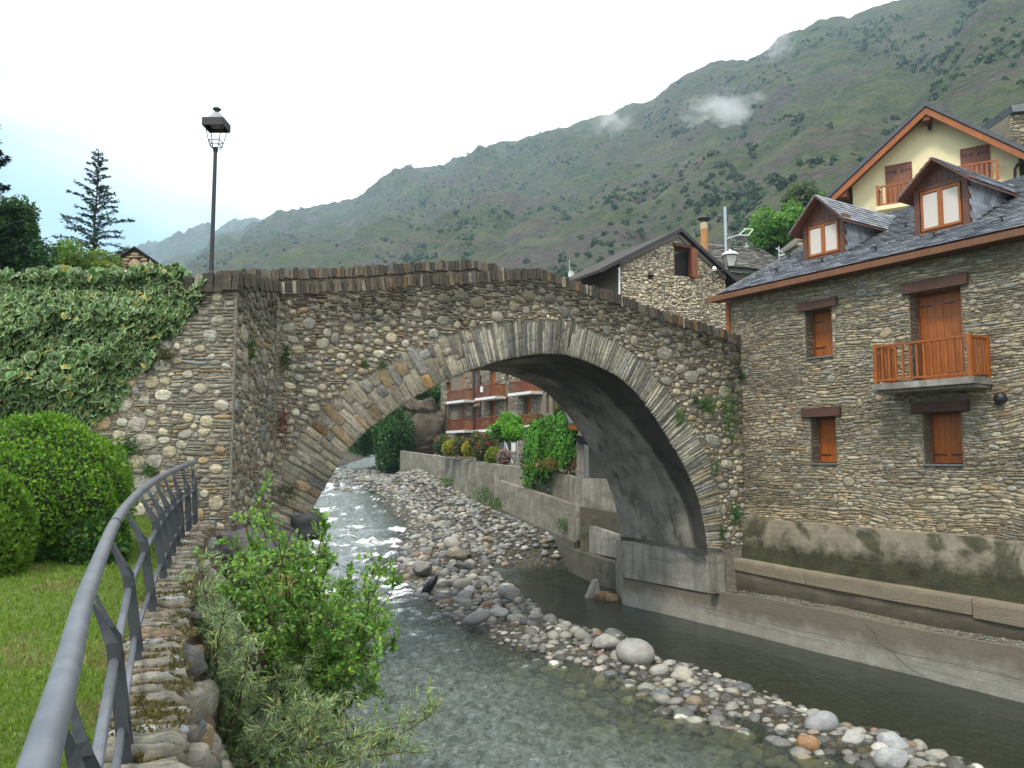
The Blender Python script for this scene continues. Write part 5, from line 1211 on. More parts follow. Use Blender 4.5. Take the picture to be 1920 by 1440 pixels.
def dormer(bl, br, apx, jt, label):
    b = RPL.hit(*bl); DP = Plane(b, FP.U); wu, wv = DP.uv(*br); Wd = wu; hj = DP.uv(*jt)[1]; of = .38
    ap = DP.off(of).uv(*apx); ha = ap[1]; um = Wd/2; sl = (ha-hj)/(um); ov = .28
    z0 = -.02
    d = lp(None, 'dormer', M_WOODD, lambda m: (m.quadprism(DP, [(0.0, z0), (Wd, z0), (Wd, hj), (um, ha-.05), (0, hj)], -.5, -.05)))
    d['label'] = label
    # frame of the front
    fr = lp(None, 'front_frame', M_WOODD, lambda m: (m.pbox(DP, -.0, .16, z0, hj, -.05, .02), m.pbox(DP, Wd-.16, Wd, z0, hj, -.05, .02), m.pbox(DP, .16, Wd-.16, hj-.10, hj+.02, -.05, .02), m.pbox(DP, .16, Wd-.16, z0, .07, -.05, .03)), d)
    nb_ = 9
    for i in range(nb_):
        a = Wd*i/nb_; c_ = Wd*(i+1)/nb_; f = lambda u: hj+sl*(um-abs(u-um))-.02
        lp(None, 'gable_board', M_WOODD, lambda m: m.quadprism(DP, [(a+.004, hj+.03), (c_-.004, hj+.03), (c_-.004, max(hj+.04, f(c_-.004))), (a+.004, max(hj+.04, f(a+.004)))], -.05, .005+.006*(i % 2)), d)
    w0, w1 = .20, Wd-.2; ww = (w1-w0)
    lp(None, 'window', M_WOOD, lambda m: (m.pbox(DP, w0, w1, .10, .17, -.06, .035), m.pbox(DP, w0, w1, hj-.19, hj-.12, -.06, .035), m.pbox(DP, w0, w0+.06, .17, hj-.19, -.06, .035), m.pbox(DP, w1-.06, w1, .17, hj-.19, -.06, .035), m.pbox(DP, w0+ww/2-.07, w0+ww/2+.07, .17, hj-.19, -.06, .04)), d)
    for a, c_ in ((w0+.06, w0+ww/2-.07), (w0+ww/2+.07, w1-.06)):
        lp(None, 'pane', M_CURT, lambda m: m.pbox(DP, a, c_, .17, hj-.21, -.03, .012), d)
    # cheeks
    Lj = hj/tanr
    CPn = Plane(DP.pt(Wd, 0, 0), -DP.N)          # right cheek, u runs back, faces right? 
    N_ = DP.U
    ck = lp(None, 'cheek', M_SLATE, lambda m: (m.add([DP.pt(Wd-.01, z0, -.02), DP.pt(Wd-.01, hj, -.02), DP.pt(Wd-.01, hj, -Lj), DP.pt(Wd-.09, z0, -.02), DP.pt(Wd-.09, hj, -.02), DP.pt(Wd-.09, hj, -Lj)], [(0, 2, 1), (3, 4, 5), (0, 1, 4, 3), (1, 2, 5, 4), (2, 0, 3, 5)])), d)
    ck.data.color_attributes.new('tint', 'FLOAT_COLOR', 'POINT').data.foreach_set('color', np.tile((.07, .08, .09, 1), 6).astype(np.float32))
    lp(None, 'cheek', M_WOODD, lambda m: (m.add([DP.pt(0, z0, -.02), DP.pt(0, hj, -.02), DP.pt(0, hj, -Lj), DP.pt(.08, z0, -.02), DP.pt(.08, hj, -.02), DP.pt(.08, hj, -Lj)], [(0, 1, 2), (3, 5, 4), (0, 3, 4, 1), (1, 4, 5, 2), (2, 5, 3, 0)])), d)
    rw_ = .20; ph = .17; r = 0; v = hj-.02
    while v > .06:
        tt = .10+(rw_/2 if r % 2 else 0)
        while tt < v/tanr-.02:
            base = DP.pt(Wd-.0, v, -tt); V = [];
            for k, nn in ((0, .006), (1, .016)):
                for (x, y) in [(-rw_/2, ph*.4), (-rw_/2, -ph*.35)]+[(-rw_/2*math.cos(a), -ph*.35-rw_*.42*math.sin(a)) for a in (.6, 1.1, 1.57, 2.04, 2.54)]+[(rw_/2, -ph*.35), (rw_/2, ph*.4)]:
                    V.append(base+N_*(nn+.014*(.4-y/ph*.5))+np.array((0, 0, y))-DP.N*x)
            k9 = 9; F = [tuple(range(9)), tuple(range(17, 8, -1))]+[(i, i+9, (i+1) % 9+9, (i+1) % 9) for i in range(9)]
            mk('scalloped_slate', np.array(V), F, M_SLATE, d, tint=np.array(pick(SLP))*.95); tt += rw_
        v -= ph; r += 1
    # roof slabs of the dormer
    def slab(u_e, sgn):
        ve = hj-sl*ov; 
        P = [DP.pt(u_e, ve, of), DP.pt(um, ha, of), DP.pt(um, ha, -ha/tanr), DP.pt(u_e, ve, -ve/tanr)]; up = np.array((0, 0, .06))
        m = MB(); Q = P if sgn > 0 else P
        m.add([*[p-up for p in P], *[p+up*.0 for p in P]], [(3, 2, 1, 0), (4, 5, 6, 7), (0, 1, 5, 4), (1, 2, 6, 5), (2, 3, 7, 6), (3, 0, 4, 7)]); o = m.build('dormer_roof', M_WOODD, d)
        return P
    PR = slab(Wd+ov, 1); PLf = slab(-ov, -1)
    for P, sgn in ((PR, 1), (PLf, -1)):
        O_ = P[0] if sgn > 0 else P[0]; Ud = (P[3]-P[0]); Lu = np.linalg.norm(P[2]-P[1]); 
        if sgn > 0: pl = Plane(P[0], -DP.N, P[1]-P[0]); pl.V = (P[1]-P[0])/np.linalg.norm(P[1]-P[0]); pl.N = np.cross(pl.U, pl.V)
        else: pl = Plane(P[0]-DP.N*0, DP.N, P[1]-P[0]); pl.V = (P[1]-P[0])/np.linalg.norm(P[1]-P[0]); pl.N = np.cross(pl.U, pl.V)
        Lv = np.linalg.norm(P[1]-P[0]); le = np.linalg.norm(P[3]-P[0]); lr2 = Lu
        if sgn > 0: slates(pl, 0, lr2, 0, Lv, d, keep=lambda u, v: u < le+(lr2-le)*v/Lv, lim=300 if label.startswith('left') else 0)
        else: slates(pl, -lr2, 0, 0, Lv, d, keep=lambda u, v: -u < le+(lr2-le)*v/Lv, lim=0)
    lp(None, 'ridge_flashing', M_TIN, lambda m: m.bar(DP.pt(um, ha+.02, -ha/tanr+.25), DP.pt(um+.05, ha+.0, -ha/tanr-.12), .10, .05), d)
    for s_, uu in ((1, Wd+ov*.55), (-1, -ov*.55)):
        lp(None, 'bracket', M_WOODD, lambda m: m.bar(DP.pt(uu, hj-.12, -.05), DP.pt(uu, hj-.10, of-.05), .09, .10), d)
    DORM.append((DP, Wd, hj, b))
dormer((1508, 491.5), (1585, 476.5), (1530, 365), (1582, 402), 'left dormer')
dormer((1717, 445), (1819, 423), (1747, 295), (1817, 328), 'right dormer')
def keep(u, v):
    for DP, Wd, hj, b in DORM:
        r = RPL.pt(u, v)-b; du = r@FP.U; back = -(r@FP.N)
        if 0 < du < Wd and 0 < back < (hj/tanr if du > Wd*.5 else hj/tanr): return False
    return True
slates(RPL, 0, RW_-2.5, 0, RV, roof, keep=keep, pr=lambda u, v: -(v*1.0) if u > .0 else -99)
# snow guards
SG = [(1458, 513), (1480, 483), (1543, 494), (1643, 472), (1700, 428), (1753, 447), (1880, 418), (1905, 372)]
for a, b in SG:
    p = RPL.hit(a, b); q = RPL.N*.03
    lp(None, 'snow_guard', M_BLACK, lambda m: (m.bar(p+q+RPL.V*.05, p+RPL.N*.16, .03, .03), m.bar(p+RPL.N*.16-RPL.U*.10, p+RPL.N*.16+RPL.U*.10, .035, .035), m.bar(p+q-RPL.V*.12, p+RPL.N*.14, .03, .03)), house)
# ------------------------------------------------------------------ buildings beyond the bridge
def unitn(v): v = np.array(v, float); return v/np.linalg.norm(v)
def gabled(name, label, cat_, GP, u0, u1, um, ve, va, v0, depth, of, ov, wall_m, roof_m, ops=(), rt_=.12, group=None, slope_r=None, veR=None):
    """a gabled house; GP is the gable's frame. ve = wall height at the eaves, va = at the apex."""
    h = thing(name, label, cat_, GP.pt(um, v0), group)
    veR = ve if veR is None else veR
    # gable wall cut round its openings, then the triangle above
    top = min([ve, veR]+[9e9])
    vcut = max([o[3] for o in ops]+[v0+.1]); 
    line = lambda u: ve+(va-ve)*(u-u0)/(um-u0) if u < um else veR+(va-veR)*(u1-u)/(u1-um)
    mb = MB(); us_ = sorted(set([u0, um, u1]+[o[0] for o in ops]+[o[1] for o in ops]))
    for a, b in zip(us_[:-1], us_[1:]):
        cu = (a+b)/2; segs = []; cur = v0
        for o in sorted([o for o in ops if o[0] < cu < o[1]], key=lambda o: o[2]):
            segs.append((cur, o[2], False)); cur = o[3]
        segs.append((cur, None, True))
        for s0, s1, last in segs:
            pts = [(a, s0), (b, s0), (b, s1 if not last else line(b)), (a, s1 if not last else line(a))]
            mb.quadprism(GP, pts, -.35, 0)
    for uu, vv, s_ in ((u0, ve, 1), (u1-.3, veR, 1)):
        mb.pbox(GP, uu, uu+.3, v0, vv, -depth, -.352)
    mb.build('wall', wall_m, h)
    for ue, vv, sg in ((u0, ve, -1), (u1, veR, 1)):
        sl = (va-vv)/abs(um-ue); ue2 = ue+sg*ov; ve2 = vv-sl*ov
        P = [GP.pt(ue2, ve2+.03, of), GP.pt(um, va+.03, of), GP.pt(um, va+.03, -depth-.2), GP.pt(ue2, ve2+.03, -depth-.2)]; up = np.array((0, 0, rt_))
        m = MB(); m.add(P+[p+up for p in P], [(3, 2, 1, 0), (4, 5, 6, 7), (0, 1, 5, 4), (1, 2, 6, 5), (2, 3, 7, 6), (3, 0, 4, 7)])
        o = m.build('roof', roof_m, h)
        if roof_m is M_SLATE: 
            at = o.data.color_attributes.new('tint', 'FLOAT_COLOR', 'POINT'); at.data.foreach_set('color', np.tile((.05, .055, .06, 1), 8).astype(np.float32))
    return h, line
def prt(name, mat, f, parent, tint=None): mb = MB(); f(mb); return mb.build(name, mat, parent, tint=tint)
# ---- stone house behind the bridge
BO = PY(1163, 560, 33.0); GP = Plane((BO[0], BO[1], 0), (.89, .456))
def bu(px, py=500): return GP.uv(px, py)[0]
def bv_(px, py): return GP.uv(px, py)[1]
um = bu(1270.5, 440); va = bv_(1270.5, 437); ve = bv_(1164, 492); u1 = bu(1361, 560); sl_ = (va-bv_(1343, 503))/(bu(1343, 503)-um); veR = va-sl_*(u1-um)
wo_ = (bu(1265), bu(1297.5), (bv_(1265, 514)+bv_(1297, 521))/2, (bv_(1265, 463)+bv_(1297, 467))/2)
ho_ = (bu(1215), bu(1225), bv_(1220, 523), bv_(1220, 515))
bh, bline = gabled('stone_cottage', 'small stone house with a gable and brown shutter behind the bridge', 'house', GP, 0, u1, um, ve, va, 9.3, 4.5, .25, 1.15, M_MORTH, M_DARKR, [wo_, ho_], veR=veR)
BHP = [(3, (.68, .60, .46)), (2.4, (.60, .53, .40)), (2, (.70, .64, .53)), (1, (.30, .25, .18)), (.3, (.42, .30, .19)), (.5, (.36, .36, .34))]
def bins(U, V):
    r = (U > .02) & (U < u1-.02) & (V > 9.3)
    ln = np.where(U < um, ve+(va-ve)*U/um, veR+(va-veR)*(u1-U)/(u1-um)); r &= V < ln-.22
    for o in (wo_, ho_): r &= ~((U > o[0]-.03) & (U < o[1]+.03) & (V > o[2]-.02) & (V < o[3]+.02))
    return r
bs = pack(0, u1, 9.2, va, bins, BHP, cob=((.26, 16), (.20, 90), (.14, 120)), row=(.05, .11), wid=(.10, .36), warp=.2, depth=.03, seed=21, gap=.010)
lay_stones(bs, GP, M_STONE, bh, 'stone', 'small_stones', 300)
prt('lime_band', M_GREYPL, lambda m: (m.quadprism(GP, [(-.02, ve-.10), (um, va-.16), (um, va+.02), (-.02, ve+.02)], .002, .05), m.quadprism(GP, [(um, va-.16), (u1, veR-.14), (u1, veR+.02), (um, va+.02)], .002, .05)), bh)
prt('eave_edge', M_BLACK, lambda m: (m.quadprism(GP, [(-1.15, ve-1.15*(va-ve)/um), (um, va), (um, va+.17), (-1.15, ve+.17-1.15*(va-ve)/um)], .25, .28), m.quadprism(GP, [(um, va), (u1+1.15, veR-1.15*sl_), (u1+1.15, veR+.17-1.15*sl_), (um, va+.17)], .25, .28)), bh)
prt('drain_pipe', M_WHITE, lambda m: m.tube([GP.pt(-.08, 7.0, .06), GP.pt(-.08, ve-.25, .06)], .045, 8), bh)
o = wo_; fr = prt('window_frame', M_WOOD, lambda m: (m.pbox(GP, o[0], o[0]+.07, o[2], o[3], -.3, -.22), m.pbox(GP, o[0]+.07, o[1]-.02, o[2], o[2]+.06, -.3, -.22), m.pbox(GP, o[0]+.07, o[1], o[3]-.07, o[3], -.3, -.22)), bh)
prt('pane', M_PANE, lambda m: m.pbox(GP, o[0]+.07, o[1], o[2]+.06, o[3]-.07, -.28, -.26), fr); prt('curtain', M_GREYPL, lambda m: m.pbox(GP, o[0]+.02, o[1]-.02, o[2]+.02, o[3]-.02, -.36, -.34), fr)
prt('shutter', M_WOODR, lambda m: m.hexa([GP.pt(o[1]-.05, o[2]-.02, -.2), GP.pt(o[1]-.02, o[2]-.02, -.2), GP.pt(o[1]-.02, o[2]-.16, .42), GP.pt(o[1]-.34, o[2]-.08, .40), GP.pt(o[1]-.05, o[3]-.05, -.2), GP.pt(o[1]-.02, o[3]-.05, -.2), GP.pt(o[1]-.02, o[3]-.10, .42), GP.pt(o[1]-.34, o[3]-.05, .40)]), bh)
prt('lintel', M_BEAM, lambda m: m.pbox(GP, o[0]-.1, o[1]+.15, o[3]+.003, o[3]+.14, -.3, .12), bh)
# wall lantern on a bracket
def lantern(t, c, s, top_m, body_h, glass=True):
    """a four-sided tapered lantern centred on c (bottom), s = top half width"""
    cx, cy, cz = c; z1 = cz+body_h; b = s*.55
    mb = MB()
    for sx, sy in ((-1, -1), (1, -1), (1, 1), (-1, 1)): mb.bar((cx+sx*b, cy+sy*b, cz), (cx+sx*s, cy+sy*s, z1), .022, .022)
    for z, q in ((cz, b), (z1, s)):
        for (ax, ay), (bx, by) in (((-1, -1), (1, -1)), ((1, -1), (1, 1)), ((1, 1), (-1, 1)), ((-1, 1), (-1, -1))): mb.bar((cx+ax*q, cy+ay*q, z), (cx+bx*q, cy+by*q, z), .026, .026)
    mb.build('cage', M_BLACK, t)
    if glass:
        P = []; 
        for z, q in ((cz+.015, b-.012), (z1-.015, s-.012)): P += [(cx-q, cy-q, z), (cx+q, cy-q, z), (cx+q, cy+q, z), (cx-q, cy+q, z)]
        MB().hexa(P).build('glass', M_MILK, t)
    MB().lathe((cx, cy, z1), [(s*1.5, 0), (s*1.45, .03), (s*1.0, body_h*.28), (s*.72, body_h*.36), (s*.35, body_h*.40), (s*.22, body_h*.43), (s*.22, body_h*.52), (s*.12, body_h*.58)], 4 if False else 12).build('cap', top_m, t, smooth=True)
lc = PY(1369.5, 500, 34.2); hh = zat(1369.5, 481, 34.2)-lc[2]
wl = thing('wall_lantern', 'white topped lantern on an ornate wall bracket between the two stone houses', 'lamp', (lc[0], lc[1], lc[2]))
lantern(wl, lc, .26, M_WHITE, .48)
br_ = PY(1337, 520, 34.6)
prt('bracket', M_BLACK, lambda m: (m.tube([(br_[0], br_[1], lc[2]-.12), (lc[0], lc[1], lc[2]-.12), (lc[0], lc[1], lc[2])], .022, 6), m.tube([(br_[0], br_[1], lc[2]-.6)]+[(br_[0]+(lc[0]-br_[0])*(t), br_[1]+(lc[1]-br_[1])*t, lc[2]-.6+.46*t**.6) for t in (.2, .45, .7, .95)], .018, 6), m.tube([(br_[0], br_[1], lc[2]-.75), (br_[0], br_[1], lc[2]+.05)], .025, 6), m.tube([(br_[0]+.28+.13*math.cos(a), br_[1], lc[2]-.28+.11*math.sin(a)) for a in np.linspace(0, 5.5, 14)], .014, 5)), wl)
prt('junction_box', M_WHITE, lambda m: m.lathe((br_[0]+.05, br_[1]-.05, lc[2]-.12), [(.09, 0), (.12, .08), (.08, .18), (.02, .22)], 10), wl)
# ---- low barn roof, chimney, antenna, small stone houses
bp = Plane(PY(1330, 505, 42), (.93, .36)); bp.O[2] = 0
barn = thing('low_barn', 'low barn with a mossy stone slate roof right of the small stone house', 'house', bp.pt(2, 8))
P = [PY(1300, 462, 44), PY(1460, 492, 43.5), PY(1500, 520, 39), PY(1360, 506, 40.2), ]
ridgeL, ridgeR, eR, eL = P; up = np.array((0, 0, .14))
m = MB(); m.add([eL, eR, ridgeR, ridgeL, eL+up, eR+up, ridgeR+up, ridgeL+up], [(3, 2, 1, 0), (4, 5, 6, 7), (0, 1, 5, 4), (1, 2, 6, 5), (2, 3, 7, 6), (3, 0, 4, 7)]); br0 = m.build('roof', M_OLDSL, barn)
Lx = eR-eL; Ly = ridgeL-eL; Nn = np.cross(Lx, Ly); Nn /= np.linalg.norm(Nn)
for r in range(14):
    c_ = 0
    while c_ < 1:
        w = rng.uniform(.05, .12); a, b = c_+.002, min(1, c_+w); v0_, v1_ = r/14, (r+1.25)/14
        q = [eL+Lx*a+Ly*v0_, eL+Lx*b+Ly*v0_, eL+Lx*b+Ly*v1_, eL+Lx*a+Ly*v1_]; k = [.20+rng.uniform(-.02, .03)]*2+[.15]*2
        V = [p+up*0+Nn*(kk) for p, kk in zip(q, k)]+[p+Nn*(kk+.05) for p, kk in zip(q, k)]
        mk('stone_slate', np.array(V), [(3, 2, 1, 0), (4, 5, 6, 7), (0, 1, 5, 4), (1, 2, 6, 5), (2, 3, 7, 6), (3, 0, 4, 7)], M_STONE, br0, tint=pick([(3, (.14, .13, .115)), (2, (.10, .095, .085)), (1, (.19, .18, .16))])); c_ += w
wf_ = [eL+np.array((.2, .3, -4.5)), eR+np.array((-.2, .3, -4.5)), eR+np.array((-.2, .7, -4.5)), eL+np.array((.2, .7, -4.5))]
m = MB(); m.hexa(wf_+[p+np.array((0, 0, 4.48)) for p in wf_]); m.build('wall', M_MORTH, barn)
ch = PY(1321, 474, 41); zc = lambda y: zat(1321, y, 41)
cf = thing('chimney_flue', 'orange round chimney flue with a dark mushroom cowl', 'chimney', (ch[0], 41, ch[2]-.6))
prt('flue', M_FLUE, lambda m: m.tube([(ch[0], 41, ch[2]-1.2), (ch[0], 41, zc(430))], .19, 14), cf)
prt('collar', mat_plain('pale_terracotta', (.50, .40, .24), .7, .1), lambda m: m.tube([(ch[0], 41, zc(430)), (ch[0], 41, zc(418))], .20, 14), cf)
for a in range(4): prt('strut', M_BLACK, lambda m: m.bar((ch[0]+.16*math.cos(a*1.57+.4), 41+.16*math.sin(a*1.57+.4), zc(422)), (ch[0]+.18*math.cos(a*1.57+.4), 41+.18*math.sin(a*1.57+.4), zc(410)), .06, .03), cf)
prt('cowl', M_BLACK, lambda m: m.lathe((ch[0], 41, zc(411)), [(.33, 0), (.34, .03), (.2, .11), (.03, .17)], 16), cf)
def mast(px, y0, y1, Y, lab, w=.05, ant=True):
    a = PY(px, y1, Y); z1 = zat(px, y0, Y); t = thing('antenna', lab, 'antenna', (a[0], Y, a[2]))
    prt('mast', M_TIN, lambda m: (m.tube([(a[0], Y, a[2]-1), (a[0], Y, z1-(z1-a[2])*.45)], w*.8, 6), m.tube([(a[0], Y, z1-(z1-a[2])*.45), (a[0], Y, z1)], w, 5)), t); return t, a, z1
t, a, z1 = mast(1362, 388, 508, 38, 'tall galvanised aerial mast with a rhombus antenna behind the lantern', .07)
m_ = lambda x, y: PY(x, y, 38.0+ (x-1362)*.01)
prt('boom', M_TIN, lambda m: m.bar(m_(1358, 449), m_(1385, 440), .06, .06), t)
prt('rhombus', M_WHITE, lambda m: [m.bar(m_(*p), m_(*q), .045, .045) for p, q in (((1385, 441), (1398, 429)), ((1398, 429), (1412, 430)), ((1412, 430), (1403, 441)), ((1403, 441), (1385, 441)))], t)
for dx, dy in ((3, -8), (8, -9), (12, 8), (6, 6)): prt('element', M_TIN, lambda m: m.bar(m_(1364+dx, 446), m_(1364+dx+dy*.5, 446+dy), .02, .02), t)
t, a, z1 = mast(1400, 456, 484, 55, 'thin small aerial on the roof line left of the green tree', .05)
prt('element', M_WHITE, lambda m: (m.bar((a[0]-.25, 55, z1-.3), (a[0]+.2, 55, z1-.2), .05, .05), m.bar((a[0], 55, z1-.3), (a[0]+.2, 55, z1-.8), .05, .05)), t)
t, a, z1 = mast(1461, 462, 487, 50, 'thin aerial in front of the ruined gable by the left dormer', .045)
prt('element', M_WHITE, lambda m: (m.bar((a[0]-.2, 50, z1-.1), (a[0]+.25, 50, z1-.4), .05, .05), m.bar((a[0], 50, z1-.6), (a[0]+.35, 50, z1-.5), .09, .09)), t)
# satellite dish
a = PY(1070, 514, 40); sd_ = thing('satellite_dish', 'white satellite dish on a thin pole above the bridge parapet', 'dish', (a[0], 40, a[2]-1.2))
prt('pole', M_TIN, lambda m: (m.tube([(a[0]-.05, 40.1, a[2]-2.4), (a[0]-.05, 40.1, a[2]+.75)], .02, 6),), sd_)
V = []; F = []
V.append((a[0], 39.97, a[2]))
for j, r_ in enumerate((.08, .155)):
    for k in range(14):
        an = k*2*math.pi/14; V.append((a[0]+r_*math.cos(an)*.9+.03*math.sin(an)*r_*0, 39.97-.02*j-.1*r_*math.sin(an), a[2]+r_*math.sin(an)*1.15))
F = [(0, 1+k, 1+(k+1) % 14) for k in range(14)]+[(1+k, 15+k, 15+(k+1) % 14, 1+(k+1) % 14) for k in range(14)]
V2 = np.array(V); V3 = V2+[0, .03, 0]; n_ = len(V2); mk('dish', np.vstack([V2, V3]), F+[tuple(i+n_ for i in f[::-1]) for f in F], M_WHITE, sd_)
prt('feed_arm', M_TIN, lambda m: m.bar((a[0], 39.95, a[2]-.15), (a[0]+.05, 39.5, a[2]+.02), .02, .02), sd_)
def rubble_house(name, label, pts_wall, pts_roof, Y, depth, wm=M_MORTH):
    t = thing(name, label, 'house', PY(pts_wall[0][0], pts_wall[0][1], Y))
    pl = Plane((0, Y, 0), (1, 0, 0)); w = [pl.uv(*p) for p in pts_wall]; r = [pl.uv(*p) for p in pts_roof]
    w0 = min(v for u, v in w); prt('wall', wm, lambda m: m.quadprism(pl, w, -depth, 0), t); prt('roof', M_SLATE, lambda m: m.quadprism(pl, r, -depth-.3, .35), t, tint=(.12, .13, .14))
    L = []; lo = np.array(w)
    st_ = pack(lo[:, 0].min(), lo[:, 0].max(), lo[:, 1].min(), lo[:, 1].max(), lambda U, V: inpoly(U, V, w), HP, cob=((.4, 20), (.3, 40)), row=(.1, .2), wid=(.2, .6), depth=.05, res=.04, seed=31)
    lay_stones(st_, pl, M_STONE, t, 'stone', 'small_stones', 200); return t
rubble_house('ruined_house', 'small ruined stone gable with a slate scrap left of the left dormer', [(1466, 490), (1530, 520), (1530, 440), (1499, 440), (1493, 456), (1466, 473)], [(1463, 474), (1493, 455), (1494, 459), (1464, 477)], 52, 4)
rubble_house('upper_cottage', 'stone cottage with a dark roof at the top right edge', [(1893, 215), (2000, 205), (2000, 320), (1893, 320)], [(1889, 202), (2000, 184), (2000, 205), (1893, 214)], 48, 6)
rubble_house('hidden_cottage', 'stone cottage wall peeping out left of the yellow house', [(1572, 372), (1604, 360), (1604, 420), (1572, 400)], [(1560, 372), (1600, 352), (1604, 362), (1568, 378)], 44, 4)
# ---- yellow house
YO = PY(1600, 400, 39.0); YP = Plane((YO[0], YO[1], 0), (.824, -.566))
yu = lambda px, py=400: YP.uv(px, py)[0]; yv = lambda px, py: YP.uv(px, py)[1]
um = yu(1741, 230); va = YP.uv(1741, 212)[1]; ve = yv(1600, 346); sl_ = (va-ve)/um; uE = um*2
YF = YP.off(.75); 
aL = YF.uv(1556, 354); aT = YF.uv(1737, 199)
yh, _ = gabled('yellow_house', 'cream yellow house with an orange gable fascia above the slate roof', 'house', YP, 0, uE, um, ve, va, 8, 9, .90, 1.25, M_PLAST, M_SLATE, [], rt_=.24)
yl = lambda u: va-sl_*abs(u-um)
prt('fascia', M_WOOD, lambda m: (m.quadprism(YP, [(-1.2, yl(-1.2)-.34), (um, va-.34), (um, va-.0), (-1.2, yl(-1.2)-.0)], .76, .83), m.quadprism(YP, [(um, va-.34), (uE+1.2, yl(uE+1.2)-.34), (uE+1.2, yl(uE+1.2)), (um, va)], .76, .83)), yh)
prt('eave_lining', M_WOODR, lambda m: (m.quadprism(YP, [(-1.2, yl(-1.2)-.10), (um, va-.10), (um, va+.025), (-1.2, yl(-1.2)+.025)], .01, .755), m.quadprism(YP, [(um, va-.10), (uE+1.2, yl(uE+1.2)-.10), (uE+1.2, yl(uE+1.2)+.025), (um, va+.025)], .01, .755)), yh)
prt('ridge_beam', M_WOODR, lambda m: (m.pbox(YP, um-.16, um+.16, va-.60, va-.12, .01, .74), m.pbox(YP, -.55, -.15, ve-.75, ve-.42, .01, .72)), yh)
c = YP.hit(1745, 243); prt('bell_lamp', M_BLACK, lambda m: (m.lathe(tuple(c+YP.N*.3), [(.02, .18), (.07, .12), (.11, -.02), (.03, -.16)], 8), m.tube([c+YP.N*.3+np.array((0, 0, .15)), c+YP.N*.3+np.array((0, 0, .5))], .015, 5)), yh)
def yshut(x0, x1, yt0, yt1, yb, lab=None):
    u0, u1 = yu(x0, (yt0+yb)/2), yu(x1, (yt1+yb)/2); v1 = (yv(x0, yt0)+yv(x1, yt1))/2; v0 = v1-2.05
    f = prt('door_frame', M_WOODR, lambda m: (m.pbox(YP, u0-.05, u1+.05, v1, v1+.06, .004, .05), m.pbox(YP, u0-.05, u0, v0, v1, .004, .05), m.pbox(YP, u1, u1+.05, v0, v1, .004, .05)), yh)
    for i in range(8):
        a = u0+(u1-u0)*i/8; b = u0+(u1-u0)*(i+1)/8; prt('shutter_board', M_WOODR, lambda m: m.pbox(YP, a+.006, b-.006, v0, v1-.004, .004, .03+.004*(i % 2)), f)
    for s_, uu in ((1, u0), (-1, u1)):
        prt('hinge', M_BLACK, lambda m: m.pbox(YP, min(uu, uu+s_*.34), max(uu, uu+s_*.34), v1-.30, v1-.26, .04, .055), f)
        prt('latch', M_BLACK, lambda m: m.pbox(YP, uu+s_*.38-.05, uu+s_*.38+.05, v1-.38, v1-.24, .04, .06), f)
    return u0, u1, v0, v1
A_s = yshut(1663.5, 1709.5, 314, 305, 395); B_s = yshut(1804, 1855, 283, 272, 350)
def ybal(u0, u1, v0):
    r = v0+.98; o = prt('balcony', M_WOOD, lambda m: (m.pbox(YP, u0, u1, r-.07, r, .80, .88), m.pbox(YP, u0, u1, v0+.05, v0+.11, .81, .87), m.pbox(YP, u0-.05, u0+.05, v0, r+.05, .79, .89), m.pbox(YP, u1-.06, u1+.06, v0, r+.05, .78, .90), m.pbox(YP, u1-.03, u1+.03, r-.07, r, .02, .78), m.pbox(YP, u0-.03, u0+.03, r-.07, r, .02, .78)), yh)
    for i in range(14): a = u0+(u1-u0)*(i+1)/15; prt('baluster', M_WOOD, lambda m: m.pbox(YP, a-.03, a+.03, v0+.11, r-.07, .82, .86), o)
    for i in range(4): n_ = .05+.72*(i+1)/5; prt('baluster', M_WOOD, lambda m: (m.pbox(YP, u1-.02, u1+.02, v0+.1, r-.07, n_-.03, n_+.03), m.pbox(YP, u0-.02, u0+.02, v0+.1, r-.07, n_-.03, n_+.03)), o)
    prt('balcony_slab', M_PLAST, lambda m: m.pbox(YP, u0-.06, u1+.06, v0-.20, v0-.002, .004, .95), o)
YB = YP.off(.85); l0 = YB.uv(1646, 388); ybal(l0[0], l0[0]+2.9, l0[1]); l1 = YB.uv(1871, 339); ybal(l1[0]-2.9, l1[0], l1[1])
prt('gutter', M_BLACK, lambda m: (m.tube([YP.pt(-1.3, yl(-1.25)-.05, .8), YP.pt(-1.3, yl(-1.25)-.05, -9)], .08, 8), m.tube([YP.pt(-1.28, yl(-1.25)-.1, .6), YP.pt(-1.2, yl(-1.25)-.45, .55), YP.pt(-.06, yl(-1.25)-1.0, .08), YP.pt(-.06, 9, .08)], .05, 8)), yh)
pr = [YP.hit(1925, 301), YP.hit(1908, 310), YP.hit(1903, 318), YP.hit(1905, 400)]; prt('rain_pipe', M_BLACK, lambda m: m.tube([p+YP.N*.1 for p in pr], .055, 8), yh)
